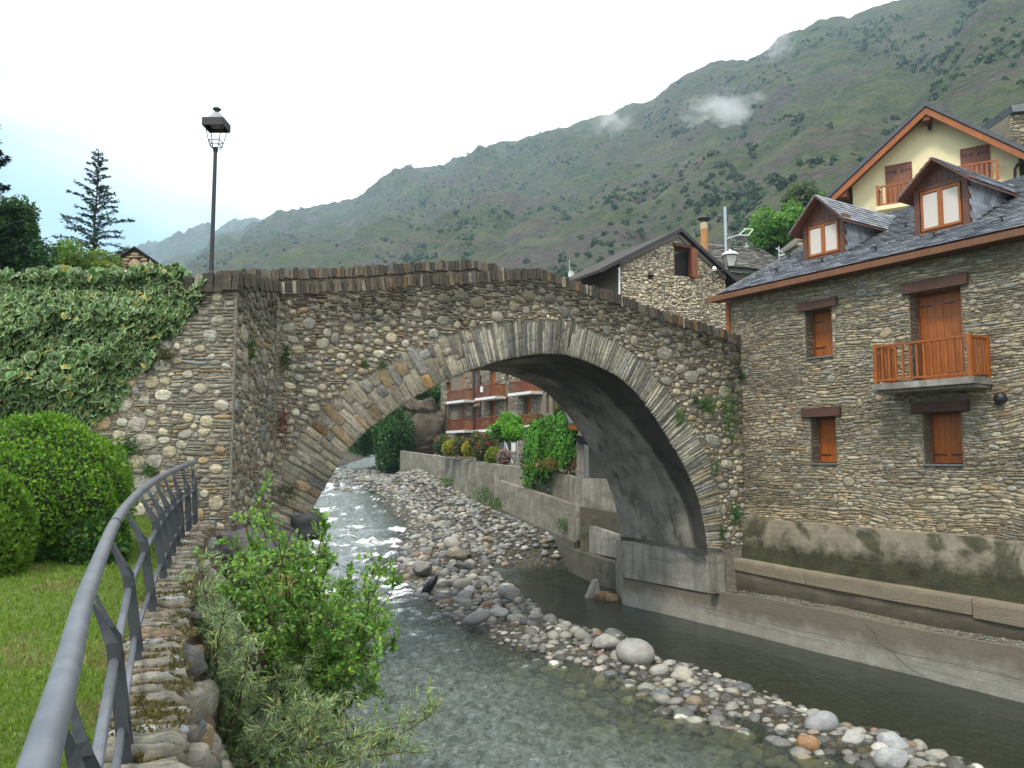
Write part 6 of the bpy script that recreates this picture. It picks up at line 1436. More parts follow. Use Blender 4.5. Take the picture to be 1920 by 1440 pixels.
# ---- hut on the left with a lattice window
HO = PY(252, 500, 40); HPn = Plane((HO[0], 40, 0), (.99, .12)); hu = lambda px, py=500: HPn.uv(px, py)[0]; hv = lambda px, py: HPn.uv(px, py)[1]
um_ = hu(253, 480); va_ = hv(253, 466); u0_, u1_ = hu(197), hu(309); ve_ = hv(197, 501)
wd = (hu(232), hu(269), hv(250, 540), hv(250, 507))
hut, _ = gabled('stone_hut', 'small brown stone gable with a white lattice window above the ivy', 'house', HPn, u0_, u1_, um_, ve_, va_, 6, 5, .15, .18, M_MORTD, M_BLACK, [wd], rt_=.07)
hst = pack(u0_, u1_, hv(250, 545), va_, lambda U, V: (V < va_-.06-(va_-ve_)/(um_-u0_)*np.abs(U-um_)) & ~((U > wd[0]-.06) & (U < wd[1]+.06) & (V > wd[2]) & (V < wd[3]+.06)), [(3, (.40, .30, .18)), (2, (.33, .25, .16)), (1, (.20, .15, .10)), (1, (.46, .38, .26))], cob=((.5, 3),), row=(.09, .2), wid=(.4, 1.3), depth=.06, seed=41, res=.03)
lay_stones(hst, HPn, M_STONE, hut, 'stone', 'small_stones', 200)
wf2 = prt('window_frame', M_WHITE, lambda m: (m.pbox(HPn, wd[0], wd[1], wd[3]-.09, wd[3], -.12, .08), m.pbox(HPn, wd[0], wd[0]+.10, wd[2], wd[3]-.09, -.12, .08), m.pbox(HPn, wd[1]-.10, wd[1], wd[2], wd[3]-.09, -.12, .08)), hut)
prt('lattice', M_WHITE, lambda m: ([m.pbox(HPn, wd[0]+.1+(wd[1]-wd[0]-.2)*i/6-.012, wd[0]+.1+(wd[1]-wd[0]-.2)*i/6+.012, wd[2], wd[3]-.09, -.10, -.06) for i in range(1, 6)], [m.pbox(HPn, wd[0]+.1, wd[1]-.1, wd[3]-.09-.17*i-.012, wd[3]-.09-.17*i+.012, -.10, -.06) for i in range(1, 4)]), wf2)
prt('pane', M_PANE, lambda m: m.pbox(HPn, wd[0]+.1, wd[1]-.1, wd[2], wd[3]-.09, -.14, -.12), wf2); prt('dark_room', M_BLACK, lambda m: m.pbox(HPn, wd[0], wd[1], wd[2], wd[3], -.5, -.4), hut)
# ---- street lamp on the bridge approach
lb = PY(396, 513, 19.4); zt = lambda y: zat(400, y, 19.4)
lamp = thing('street_lamp', 'tall black street lamp with open lantern standing at the bridge corner', 'street lamp', (lb[0], 19.4, lb[2]-.6))
prt('pole', M_BLACK, lambda m: (m.lathe((lb[0], 19.4, lb[2]-.8), [(.075, 0), (.075, .78), (.085, .8), (.06, .87), (.052, 1.1), (.045, zt(283)-lb[2]+.8)], 12)), lamp)
prt('neck', M_BLACK, lambda m: m.lathe((lb[0], 19.4, zt(285)), [(.05, 0), (.062, .03), (.05, .06), (.065, .09), (.045, .12)], 12), lamp)
zb_, ztp = zt(273), zt(241); hw = .20; hb = .115
cx, cy = lb[0], 19.4
prt('cage', M_BLACK, lambda m: ([m.bar((cx+sx*hb, cy+sy*hb, zb_), (cx+sx*hw, cy+sy*hw, ztp), .016, .016) for sx in (-1, 1) for sy in (-1, 1)], [m.bar((cx+ax*q, cy+ay*q, z), (cx+bx*q, cy+by*q, z), .016, .016) for z, q in ((zb_, hb), (zb_+.10, hb+.02)) for (ax, ay), (bx, by) in (((-1, -1), (1, -1)), ((1, -1), (1, 1)), ((1, 1), (-1, 1)), ((-1, 1), (-1, -1)))], [m.tube([(cx+sx*hb, cy+sy*hb, zb_), (cx+sx*.09, cy+sy*.09, zb_-.07), (cx, cy, zb_-.11)], .009, 5) for sx in (-1, 1) for sy in (-1, 1)]), lamp)
def prism(m, z0, q0, z1, q1): m.hexa([(cx-q0, cy-q0, z0), (cx+q0, cy-q0, z0), (cx+q0, cy+q0, z0), (cx-q0, cy+q0, z0), (cx-q1, cy-q1, z1), (cx+q1, cy-q1, z1), (cx+q1, cy+q1, z1), (cx-q1, cy+q1, z1)])
prt('shade', M_BLACK, lambda m: ([m.bar((cx+ax*.255, cy+ay*.255, ztp+.09), (cx+bx*.255, cy+by*.255, ztp+.09), .02, .19) for (ax, ay), (bx, by) in (((-1, -1), (1, -1)), ((1, -1), (1, 1)), ((1, 1), (-1, 1)), ((-1, 1), (-1, -1)))], prism(m, ztp+.17, .25, ztp+.19, .25)), lamp)
prt('reflector', M_LAMPG, lambda m: prism(m, ztp+.04, .12, ztp+.165, .17), lamp)
prt('hood', M_LAMPG, lambda m: m.lathe((cx, cy, ztp+.19), [(.22, 0), (.20, .06), (.13, .17), (.09, .20)], 16), lamp)
prt('finial', M_BLACK, lambda m: m.lathe((cx, cy, ztp+.39), [(.045, 0), (.05, .05), (.06, .06), (.10, .09), (.105, .11), (.06, .14), (.05, .15)], 14), lamp)
# ---- apartment building seen through the arch
AO = PY(826, 800, 77); AP = Plane((AO[0], AO[1], 0), (.546, -.838)); au = lambda px, py=780: AP.uv(px, py)[0]
def Z6(x, y): return 620+x/4, 680+y/4
def ar(x0, y0, x1, y1):
    a = Z6(x0, y0); b = Z6(x1, y1); return rect(AP, a[0], a[1], b[0], b[1])
apt = thing('apartment_building', 'stone apartment building with wooden balconies seen through the arch', 'building', AP.pt(5, 6))
AR = [ar(877, 60, 1003, 292), ar(877, 312, 1003, 512), ar(1060, 60, 1118, 310), ar(1060, 330, 1118, 535), ar(1190, 50, 1238, 250), ar(1190, 280, 1236, 505), ar(1418, 100, 1504, 215), ar(1450, 250, 1504, 425), ar(862, 150, 878, 210), ar(855, 320, 874, 425), ar(1312, 265, 1331, 370), ar(1312, 80, 1331, 135), ar(1616, 235, 1636, 378), ar(1664, 250, 1710, 370)]
wallgrid(AP, 0, 24, 4.0, 16, AR, .5, M_MORTH, apt)
prt('roof', M_OLDSL, lambda m: m.pbox(AP, -.5, 24.5, 16.003, 16.4, -9, .6), apt); prt('inner_wall', M_BLACK, lambda m: m.pbox(AP, .3, 23.7, 4, 15.9, -9, -1.0), apt)
ains = lambda U, V: np.logical_and.reduce([~((U > o[0]-.04) & (U < o[1]+.04) & (V > o[2]-.03) & (V < o[3]+.03)) for o in AR]) & (U > .02) & (U < 16)
ast_ = pack(0, 16, 5, 12.6, ains, [(3, (.27, .23, .17)), (2, (.34, .30, .24)), (1.5, (.19, .16, .115)), (1, (.42, .39, .33)), (.6, (.28, .18, .10))], cob=((.45, 30),), row=(.10, .22), wid=(.22, .6), depth=.05, res=.04, seed=51)
lay_stones(ast_, AP, M_STONE, apt, 'stone', 'small_stones', 300)
def door(o, f0=0., f1=1., mat=M_WOOD, rec=-.3, name='shutter_door'):
    a = o[0]+(o[1]-o[0])*f0; b = o[0]+(o[1]-o[0])*f1; return prt(name, mat, lambda m: (m.pbox(AP, a, (a+b)/2-.01, o[2], o[3], rec-.08, rec), m.pbox(AP, (a+b)/2+.01, b, o[2], o[3], rec-.08, rec)), apt)
door(AR[0], .73, 1); door(AR[1], .70, 1); door(AR[4]); door(AR[5]); door(AR[6]); door(AR[7]); door(AR[10]); door(AR[11]); door(AR[12]); door(AR[13]); door(AR[8], mat=M_WOODR); door(AR[9], mat=M_WOODD)
for o in AR[:2]: prt('recess_wall', M_MORTH, lambda m: m.pbox(AP, o[0], o[0]+(o[1]-o[0])*.7, o[2], o[3], -.45, -.36), apt)
for o, n_ in ((AR[2], 4), (AR[3], 3)):
    w = prt('window', M_WOODR, lambda m: (m.pbox(AP, o[0], o[0]+.12, o[2], o[3], -.2, -.08), m.pbox(AP, o[1]-.12, o[1], o[2], o[3], -.2, -.08), m.pbox(AP, o[0]+.12, o[1]-.12, o[3]-.12, o[3], -.2, -.08), m.pbox(AP, o[0]+.12, o[1]-.12, o[2], o[2]+.35, -.2, -.08), m.pbox(AP, (o[0]+o[1])/2+.2, (o[0]+o[1])/2+.28, o[2]+.35, o[3]-.12, -.2, -.1), m.pbox(AP, o[0]+.12, (o[0]+o[1])/2+.2, o[2]+(o[3]-o[2])*.72, o[2]+(o[3]-o[2])*.72+.08, -.2, -.1)), apt)
    prt('pane', M_PANE, lambda m: m.pbox(AP, o[0]+.1, o[1]-.1, o[2]+.3, o[3]-.1, -.17, -.15), w); prt('curtain', M_CURT, lambda m: m.pbox(AP, o[0]+.1, o[1]-.1, o[2]+.3, o[3]-.1, -.35, -.3), w)
def abal(x0, yt, x1, yb, sign=False):
    pl = AP.off(1.0); a = Z6(x0, yt); b = Z6(x1, yb); u0, u1, v0, v1 = rect(pl, a[0], a[1], b[0], b[1])
    o = prt('balcony', M_WOODR, lambda m: (m.pbox(AP, u0, u1, v1-.08, v1, .95, 1.03), m.pbox(AP, u0, u1, v0+.12, v0+.2, .96, 1.02), m.pbox(AP, u1-.05, u1+.03, v1-.08, v1, .01, .95), m.pbox(AP, u0-.03, u0+.05, v1-.08, v1, .01, .95)), apt)
    for i in range(19): c_ = u0+(u1-u0)*i/18; prt('baluster', M_WOODR, lambda m: m.pbox(AP, c_-.03, c_+.03, v0+.0, v1-.08, .97, 1.01), o)
    for i in range(6): c_ = .05+.9*i/6; prt('baluster', M_WOOD, lambda m: (m.pbox(AP, u1-.03, u1+.01, v0, v1-.08, c_, c_+.08)), o)
    prt('balcony_slab', M_WHITE, lambda m: m.pbox(AP, u0-.1, u1+.1, v0-.22, v0-.003, .004, 1.1), o)
    if sign: 
        q = prt('sign', M_WHITE, lambda m: m.pbox(AP, u0+.75, u0+1.2, v0+.45, v1-.12, 1.035, 1.06), o); q['label'] = 'small white notice board'
abal(877, 205, 1003, 285); abal(877, 425, 1003, 508); abal(1092, 165, 1235, 258, True); abal(1092, 408, 1236, 500); abal(1341, 135, 1505, 222); abal(1400, 388, 1505, 470)
prt('drain_pipe', M_BLACK, lambda m: m.tube([AP.pt(au(902.5), 4.5, .1), AP.pt(au(902.5), 12.5, .1)], .06, 6), apt)
# ------------------------------------------------------------------ river stones
SPAL = [(3.2, (.25, .24, .21)), (2.8, (.17, .168, .155)), (1.6, (.34, .325, .28)), (2.0, (.13, .135, .135)), (1.0, (.22, .18, .12)), (.35, (.19, .125, .08)), (1.5, (.075, .072, .066)), (.35, (.46, .44, .40))]
SHAPES = []
I3 = ico(3)
for i in range(17):
    V0, F0 = I2 if i < 12 else I3; n = fbm(V0[:, 0]*1.2+i*3, V0[:, 1]*1.2+V0[:, 2]*.8, 3, i)-.5; V = V0*(1+.55*n)[:, None]
    if i >= 12:
        for k_ in range(7):
            pn = rng.normal(0, 1, 3); pn /= np.linalg.norm(pn); lim = rng.uniform(.68, .88); dd = V@pn; V = V-np.outer(np.maximum(0, dd-lim)*.85, pn)
        V = V*(1+.05*(fbm(V0[:, 0]*5+i, V0[:, 1]*5+V0[:, 2]*4, 3, i)-.5))[:, None]
    ex = rng.uniform(2.0, 2.8); V = V/(np.sum(np.abs(V)**ex, 1)**(1/ex))[:, None]*np.linalg.norm(V, axis=1)[:, None]**.0 if i % 3 == 0 else V
    me = bpy.data.meshes.new('pebble_shape'); me.from_pydata([tuple(v) for v in V], [], F0.tolist()); me.polygons.foreach_set('use_smooth', np.ones(len(F0), bool)); me.materials.append(None); SHAPES.append((me, V))
def mat_cobble():
    t = NT('river_cobble'); oi = t.n('ShaderNodeObjectInfo'); co = t.coord(scale=(1, 1, 1.6)); a = t.noise(co, 2.4, 6, .6, .5); c = t.noise(co, 14, 5, .7)
    col = t.hsvv(oi.outputs['Color'], t.math('MULTIPLY', t.rng(a, .3, .7, .8, 1.2), t.rng(c, .3, .7, .78, 1.2)))
    col = t.mix(t.rng(t.noise(t.coord(rot=(.5, .3, 0), scale=(1, 1, 5)), 1.2, 4, .6), .62, .66, 0, .4), col, (.5, .48, .44))
    t.color(col); t.rough(.6); t.bump(t.math('ADD', a, t.math('MULTIPLY', c, .4)), .35, .05); return t.m
M_COB = mat_cobble()
for me, V in SHAPES: me.materials[0] = M_COB
def wz(x, y): return float(wsurf(np.array(x), np.array(y)))
cand = []
lo, hi = BAR.min(0), BAR.max(0)
BR2 = BAR[BAR[:, 1] < 62]
hi_y = 66
# large ones by dart throwing with a spacing
placed = np.zeros((0, 3))
def throw(n, smin, smax, tries, pr=None):
    global placed
    L = []; R = []
    for _ in range(tries):
        y = 13+(hi_y-13)*rng.random()**1.5; x = rng.uniform(lo[0], hi[0])
        L.append((x, y))
    L = np.array(L); sd = bar_sd(L[:, 0], L[:, 1]); ok = sd > .04; L = L[ok]; sd = sd[ok]; out = []
    for (x, y), s_ in zip(L, sd):
        if len(out) >= n: break
        r = rng.uniform(smin, smax)*(1+.35*(y > 26)*(y < 40)); 
        if len(placed):
            d = np.hypot(placed[:, 0]-x, placed[:, 1]-y)
            if (d < (placed[:, 2]+r)*.72).any(): continue
        placed = np.vstack([placed, (x, y, r)]); out.append((x, y, r, s_))
    return out
KEY = [(1191, 1224, .54, (.42, .41, .385), 'largest grey boulder with a pale vein line in the stone bar'), (1139, 1206, .42, (.46, .445, .41), 'pale rounded boulder just left of the largest grey boulder'), (1087, 1190, .34, (.40, .38, .33), 'light two toned boulder by the pool, third from the largest boulder'), (1236, 1258, .26, (.47, .45, .40), 'pale oval stone just right of the largest grey boulder'), (1279, 1268, .30, (.50, .46, .38), 'cream angular stone right of the pale oval stone'),
       (1540, 1358, .36, (.36, .37, .38), 'blue grey wedge shaped stone in the near part of the bar'), (1675, 1395, .30, (.47, .48, .48), 'pale grey boulder near the lower end of the bar'), (1672, 1425, .34, (.45, .455, .455), 'big smooth grey stone at the lower edge of the picture'), (1515, 1395, .22, (.36, .20, .09), 'rusty orange stone at the water edge near the lower end of the bar'), (1600, 1388, .26, (.46, .46, .43), 'light grey oblong stone between the rusty stone and the pale boulder'),
       (848, 1020, .50, (.46, .43, .37), 'big pale rounded boulder in the middle of the bar'), (857, 1038, .50, (.34, .29, .22), 'brown boulder leaning on the big pale boulder'), (792, 1065, .50, (.30, .285, .26), 'grey brown boulder at the left edge of the bar'), (868, 1096, .40, (.40, .37, .31), 'tan boulder above the white quartz stone'), (880, 1107, .24, (.62, .63, .66), 'white blue quartz stone in the middle of the bar'), (895, 1158, .50, (.30, .30, .29), 'dark grey flat boulder at the lower left edge of the bar'), (935, 1148, .36, (.46, .46, .43), 'pale oval boulder beside the dark flat one'), (955, 1112, .44, (.36, .355, .34), 'grey elongated boulder at the pool edge')]
stones = []
for px, py, r, c, lab in KEY:
    p = onwater(px, py+r*42, 'p' if px > 1000 else 'm'); p = PY(px, py, p[1]); base = wz(p[0], p[1]); placed = np.vstack([placed, (p[0], p[1], r*.95)])
    r *= .80; stones.append((p[0], p[1], r, float(p[2]), c, lab, .5 if 'flat' in lab else rng.uniform(.68, .84)))
A = throw(150, .15, .26, 9000); B = throw(420, .11, .18, 16000); C_ = throw(1500, .07, .12, 26000)
allb = sorted(A+B, key=lambda q: -q[2]/q[1])
small = allb[282:]+C_
for x, y, r, s_ in allb[:282]:
    h = float(np.clip(s_, 0, 1.3)); stones.append((x, y, r, wz(x, y)-r*.20+.10*h+.06*float(sstep(.3, 1.5, s_)), pick(SPAL), None, rng.uniform(.55, .95)))
for i, (x, y, r, z, c, lab, sq) in enumerate(stones):
    me = SHAPES[12+i % 5 if lab else i % 12][0]; o = bpy.data.objects.new('river_stone', me); COL.objects.link(o)
    o.location = (float(x), float(y), float(z)); e = rng.uniform(.75, 1.1); o.scale = (r*1.15, r*e, r*sq); o.rotation_euler = (rng.normal(0, .18), rng.normal(0, .18), rng.uniform(0, 6.28) if lab is None else rng.uniform(-.5, .3))
    o.color = (*[float(v)*(.70 if lab else 1.) for v in c], 1)
    if lab is None:
        lum = sum(c)/3; cn = 'rusty brown' if c[0] > c[2]*1.75 else 'tan' if c[0] > c[2]*1.42 else 'pale' if lum > .34 else 'dark grey' if lum < .16 else 'mid grey'
        sec = 'upstream beyond the arch' if y > 46 else 'under the arch vault' if y > 33 else 'by the black plastic sheet' if y > 27 else 'beside the largest grey boulder' if y > 19.5 else 'near the lower end'
        a_, b_ = float(np.interp(y, BLw[_o, 1], BLw[_o, 0])), float(bar_cx(y)); side = 'on the stream side' if x < a_+.45*(b_-a_) else 'on the crest' if x < b_+.55*(b_-a_) else 'on the pool side'
        if y > 33: side = side.replace('pool side', 'wall side')
        lab_ = ('bigger ' if r > .245 else 'smaller ')+cn+' stone '+side+' of the bar, '+sec
    tag(o, lab or lab_, 'stone', 'rounded stones of the river bar' if lab is None else None)
P = np.array([(x, y, wz(x, y)-r*.15+.09*float(np.clip(s_, 0, 1.2))+.03) for x, y, r, s_ in small]); R = np.array([q[2] for q in small])
# very small ones and the submerged ones round the bar, and the far shallows
m = 5200; Ys = 12.5+(hi_y+16-12.5)*rng.random(m)**1.2; Xs = rng.uniform(lo[0]-3.0, hi[0]+1, m); sd = bar_sd(Xs, Ys); k = (sd > -.2) | ((rng.random(m) < .5*np.exp(-(np.maximum(0, -sd))/1.2)) & (Ys < 30)) ; Xs, Ys, sd = Xs[k], Ys[k], sd[k]
zz_ = wsurf(Xs, Ys); zb = np.where(sd > 0, zz_+.02+.09*np.clip(sd, 0, 1.2), bed(Xs, Ys)+.03); R2 = rng.uniform(.035, .10, len(Xs))*(1+.6*(Ys > 40))
P = np.vstack([P, np.stack([Xs, Ys, zb], 1)]); R = np.concatenate([R, R2])
# shallow rocky reach beyond the arch
m = 500; Ys = rng.uniform(57, 84, m); Xs = bank_x(Ys)+rng.random(m)**.8*(8+0*Ys); sd = fbm(Xs*.35, Ys*.16, 3, 71); k = sd > .50; Xs, Ys = Xs[k], Ys[k]
P = np.vstack([P, np.stack([Xs, Ys, wsurf(Xs, Ys)+.0], 1)]); R = np.concatenate([R, rng.uniform(.10, .26, len(Xs))])
m = 700; Ys = rng.uniform(12.5, 22, m); Xs = np.interp(Ys, BLw[_o, 1], BLw[_o, 0])-rng.random(m)*4.2; P = np.vstack([P, np.stack([Xs, Ys, bed(Xs, Ys)+.03], 1)]); R = np.concatenate([R, rng.uniform(.08, .24, m)])
# stones at the foot of the embankment wall (right of the bar)
m = 700; f = rng.random(m); ppx = 770+f*300; w_ = np.array([onwater(a, np.interp(a, [770, 930, 1066], [890, 948, 1020])+rng.uniform(-6, 26), 'p') for a in ppx]); P = np.vstack([P, w_+[0, 0, .05]]); R = np.concatenate([R, rng.uniform(.07, .2, m)]); P[-m:, 2] = np.maximum(P[-m:, 2], bed(P[-m:, 0], P[-m:, 1])+.02)
m = 1500; Ys = rng.uniform(37.5, 68, m); Xs = wallx(Ys)-.1-rng.random(m)**1.2*3.6; P = np.vstack([P, np.stack([Xs, Ys, np.maximum(wsurf(Xs, Ys), bed(Xs, Ys))+.03], 1)]); R = np.concatenate([R, rng.uniform(.07, .21, m)])
Tn = np.array([pick(SPAL) for _ in range(len(P))]); 
V, F, T = scatter_blobs(P, R, .62, Tn, I1, .10)
tag(mk('river_pebbles', V, F, M_ROCK, tint=T, smooth=True), 'smaller rounded stones and pebbles filling the stone bar and the shallows', None, None, 'stuff')
p = onwater(803, 1118, 'm'); 
V0, F0 = I2; V = V0*(1+.3*(fbm(V0[:, 0]*2, V0[:, 2]*2+V0[:, 1], 3, 3)-.5))[:, None]*[.20, .22, .46]; V[:, 0] += V[:, 2]*.55; M_BAG = mat_plain('black_plastic', (.008, .009, .012), .25, .2, 9, .5)
tag(mk('plastic_bag', V+p+[0, .2, .30], F0, M_BAG, smooth=True), 'crumpled black plastic sheet caught on the stones at the water edge', 'bag')

# ------------------------------------------------------------------ plants
def tubes(paths, radii, name, mat, parent, k=5):
    mb = MB()
    for p, r in zip(paths, radii): mb.tube(p, r, k, False)
    return mb.build(name, mat, parent, smooth=True)
def bough(base, d, L, n=7, droop=-.1, wob=.12):
    pts = [np.array(base, float)]; d = np.array(d, float)/np.linalg.norm(d)
    for i in range(n): d = d+rng.normal(0, wob, 3)+np.array((0, 0, droop)); d /= np.linalg.norm(d); pts.append(pts[-1]+d*L/n)
    return np.array(pts)
# foreground alder and willow below the bank wall
def bush(name, label, base, px_pts, leaf, sizes, col, nst, per, Y0, Y1, dirn=(0, 0, -.1), spread=.16, mat=M_LEAF, brk=(.13, .05, .025), nl=1.0):
    t = thing(name, label, 'bush', base); paths = []; LP_ = []; LD = []
    for (px, py) in px_pts:
        Y = rng.uniform(Y0, Y1); tip = PY(px, py, Y); b = np.array(base)+rng.normal(0, .22, 3)*[1.3, 1, .2]
        mid_ = b*.45+tip*.55+np.array([rng.normal(0, .18), rng.normal(0, .18), .25]); n = 12
        path = np.array([(1-s)**2*b+2*s*(1-s)*mid_+s*s*tip for s in np.linspace(0, 1, n)])+rng.normal(0, .015, (n, 3)); paths.append(path)
        for j in range(nst):
            s = .30+.70*rng.random()**.8; i = int(s*(n-1)); p = path[min(i, n-2)]*(1-(s*(n-1)-i))+path[min(i+1, n-1)]*(s*(n-1)-i)
            tw = bough(p, rng.normal(0, 1, 3)+np.array([0, 0, .5])+(path[-1]-path[0])*.25, rng.uniform(.15, .42), 4, -.02, .2); paths.append(tw)
            m = per; f = rng.random(m); ii = (f*3.999).astype(int); ff = f*3.999-ii; q = tw[ii]*(1-ff)[:, None]+tw[ii+1]*ff[:, None]; LP_.append(q+rng.normal(0, .02, (m, 3))); LD.append(np.tile(tw[-1]-tw[0], (m, 1)))
    P = np.vstack(LP_); D = unit(np.vstack(LD))+rng.normal(0, .65, P.shape)+np.array(dirn); n = len(P)
    N = unit(rng.normal(0, .55, (n, 3))+np.array([0, -.35, 1])); g = greens(n, col, .35, .14); yo = rng.random(n) < .15; g[yo] = g[yo]*[1.7, 1.5, .8]
    s = rng.uniform(*sizes, n)
    V, F, T = leafgeo(P, s, g, D, N, leaf)
    order = np.argsort(P[:, 1]); k = {'oval': 6, 'dia': 4, 'thin': 4}[leaf]; 
    mk('leaves', V, F, mat, t, tint=T)['kind'] = 'stuff'
    tubes(paths, [np.linspace(.020, .005, len(p)) if len(p) > 6 else np.linspace(.006, .002, len(p)) for p in paths], 'branches', M_TWIG, t, 5); return t
M_TWIG = mat_plain('reddish_twigs', (.11, .062, .035), .7, .3, 20, .3)
ALD = [(455, 960), (480, 930), (430, 1010), (400, 1080), (520, 985), (560, 1010), (610, 975), (585, 1040), (540, 1060), (620, 1050), (640, 1100), (500, 1040), (450, 1050), (600, 1110), (560, 1130), (700, 1065), (725, 1058), (740, 1090), (690, 1110), (735, 1150), (660, 1150), (700, 1170), (620, 1160), (580, 1180), (745, 1200), (730, 1240), (690, 1230), (650, 1190), (700, 1290), (640, 1240), (530, 1110), (470, 1120), (430, 1110), (490, 950), (610, 1020), (540, 1000), (650, 1080), (480, 1080), (510, 1160), (560, 1090), (410, 1040), (660, 1130), (610, 1200), (590, 1080)]
ab = PZ(560, 1400, .35); bush('alder_bush', 'bright green alder bush leaning over the river from the bank', ab, ALD, 'oval', (.042, .085), (.14, .27, .055), 20, 24, 9.6, 12.2, nl=1)
WIL = [(380, 1060), (400, 1110), (370, 1120), (420, 1140), (440, 1170), (390, 1160), (410, 1200), (370, 1090), (470, 1180), (440, 1230), (520, 1250), (560, 1290), (480, 1300), (600, 1330), (640, 1360), (560, 1350), (500, 1350), (450, 1330), (700, 1370), (740, 1390), (790, 1350), (820, 1340), (680, 1410), (760, 1410), (520, 1400), (460, 1390), (600, 1400), (440, 1280), (640, 1300), (580, 1250), (480, 1430), (550, 1440), (620, 1440)]
wb = PZ(500, 1430, .55); bush('willow_bush', 'grey green willow bush with narrow leaves below the bank wall', (wb[0]-.3, wb[1]-1.6, .35), WIL, 'thin', (.06, .115), (.22, .30, .15), 22, 34, 8.6, 11.2)
p = PZ(440, 1390, .8); V, F, T = leafgeo(p+rng.normal(0, 1, (900, 3))*[.25, .3, .22], rng.uniform(.04, .08, 900), greens(900, (.03, .065, .015)), rdir(900, (0, -.2, .4)), rdir(900), 'dia'); tag(mk('low_shrub', V, F, M_LEAF, tint=T), 'dark green low shrub at the very foot of the bank wall', 'shrub')
# clipped shrubs on the lawn: outline from the photo, own depth
def dense(name, label, cat_, c, r, col, n, size, shape='dia', mat=M_LEAF, var=.35, lump=.18, core=.86, seed=1, zmin=-.9, hi=None, tilt=(0, 0, .5), parent=None, shell=.16, sq=1.0):
    t = thing(name, label, cat_, (c[0], c[1], c[2]-r[2])) if parent is None else parent
    d = rdir(n); d[:, 2] = np.where(d[:, 2] < zmin, -d[:, 2], d[:, 2])
    lmp = 1+lump*2*(fbm(d[:, 0]*2.2+seed, d[:, 1]*2.2+d[:, 2]*1.9+seed, 4, seed)-.5)
    rad = lmp*(1-shell*rng.random(n)**1.3); P = np.array(c)+d*rad[:, None]*np.array(r)
    N = unit(d*.8+rng.normal(0, .6, (n, 3))); D = unit(rng.normal(0, .8, (n, 3))+np.array(tilt)+d*.4)
    g = greens(n, col, var, .12)
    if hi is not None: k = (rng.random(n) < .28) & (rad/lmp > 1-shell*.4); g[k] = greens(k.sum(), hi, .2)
    V, F, T = leafgeo(P, rng.uniform(*size, n), g, D, N, shape)
    mk('foliage', V, F, mat, t, tint=T)['kind'] = 'stuff'
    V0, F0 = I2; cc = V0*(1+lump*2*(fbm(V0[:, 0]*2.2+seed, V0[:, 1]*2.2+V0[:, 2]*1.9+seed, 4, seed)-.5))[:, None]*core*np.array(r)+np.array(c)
    mk('inner_shade', cc, F0, M_CORE, t, smooth=True); return t  # solid dark core, painted shade behind the leaves
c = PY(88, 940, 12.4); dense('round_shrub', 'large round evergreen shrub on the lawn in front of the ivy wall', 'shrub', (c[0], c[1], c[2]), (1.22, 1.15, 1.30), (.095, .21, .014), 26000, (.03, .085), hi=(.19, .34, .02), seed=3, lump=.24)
c = PY(165, 1030, 11.9); dense('laurel', 'darker broad leaved shrub at the foot of the round shrub', 'shrub', (c[0], c[1], c[2]), (.55, .5, .50), (.04, .105, .016), 3800, (.06, .11), 'oval', hi=(.09, .2, .02), seed=5)
c = PY(30, 1050, 11.7); dense('laurel', 'dark broad leaved shrub between the round shrub and the thuja', 'shrub', (c[0], c[1], c[2]), (.75, .5, .55), (.03, .08, .012), 4200, (.06, .11), 'oval', hi=(.09, .2, .02), seed=6)
c = PY(-45, 1015, 10.6); dense('thuja', 'light green feathery thuja cut by the left edge of the picture', 'shrub', (c[0], c[1], c[2]), (.66, .6, .98), (.10, .20, .018), 14000, (.05, .10), 'spray', hi=(.17, .3, .03), seed=7, tilt=(0, 0, 1.2))
# trees
def conifer(name, label, base, H, R, col, nb, per, size, droop=.0, shape='spray', trunk=.12, top=.04, mat=M_NEEDLE, upt=.15, seed=0, irr=.35, start=.05):
    t = thing(name, label, 'tree', base); tb = np.array(base, float)
    tp = [tb+np.array([.05*math.sin(k), .04*math.cos(k*1.7), H*k/9]) for k in range(10)]
    tubes([tp], [np.linspace(trunk, .012, 10)], 'trunk', M_BARK, t, 7); paths = []; LPs = []; LDs = []
    for i in range(nb):
        f = start+(1-start)*(i+rng.random())/nb; a = i*2.399+rng.normal(0, .3); L = R*(1-f)**.85*rng.uniform(1-irr, 1+irr)+.12*R*(f > .9)*.3+top
        p = tb+np.array([0, 0, H*f]); d = np.array([math.cos(a), math.sin(a), upt+.5*f]); b = bough(p, d, L, 6, droop, .06); paths.append(b)
        m = max(6, int(per*L/R*1.6)); s = rng.random(m)**.75*5.999; ii = s.astype(int); ff = (s-ii)[:, None]; q = b[ii]*(1-ff)+b[np.minimum(ii+1, 6)]*ff
        sidew = rng.normal(0, .10*L*.6, (m, 1))*np.array([[-math.sin(a), math.cos(a), 0]]); LPs.append(q+sidew+rng.normal(0, .03, (m, 3))); LDs.append(np.tile(d*[1, 1, .1], (m, 1))+sidew*2)
    P = np.vstack(LPs); D = unit(np.vstack(LDs))+rng.normal(0, .35, P.shape)+np.array([0, 0, -.1]); n = len(P)
    V, F, T = leafgeo(P, rng.uniform(*size, n), greens(n, col, .3), D, rdir(n, (0, 0, 1.5), .5), shape)
    mk('crown', V, F, mat, t, tint=T)['kind'] = 'stuff'; tubes(paths, [np.linspace(.035, .006, 7)]*len(paths), 'boughs', M_BARK, t, 4); return t
Yt = 50; b = PY(172, 560, Yt); conifer('fir_tree', 'tall airy fir with drooping boughs left of the street lamp', (b[0], Yt, b[2]-1), zat(172, 284, Yt)-b[2]+1, 2.9, (.045, .095, .06), 105, 120, (.10, .26), droop=-.06, upt=.28, irr=.5, start=.1)
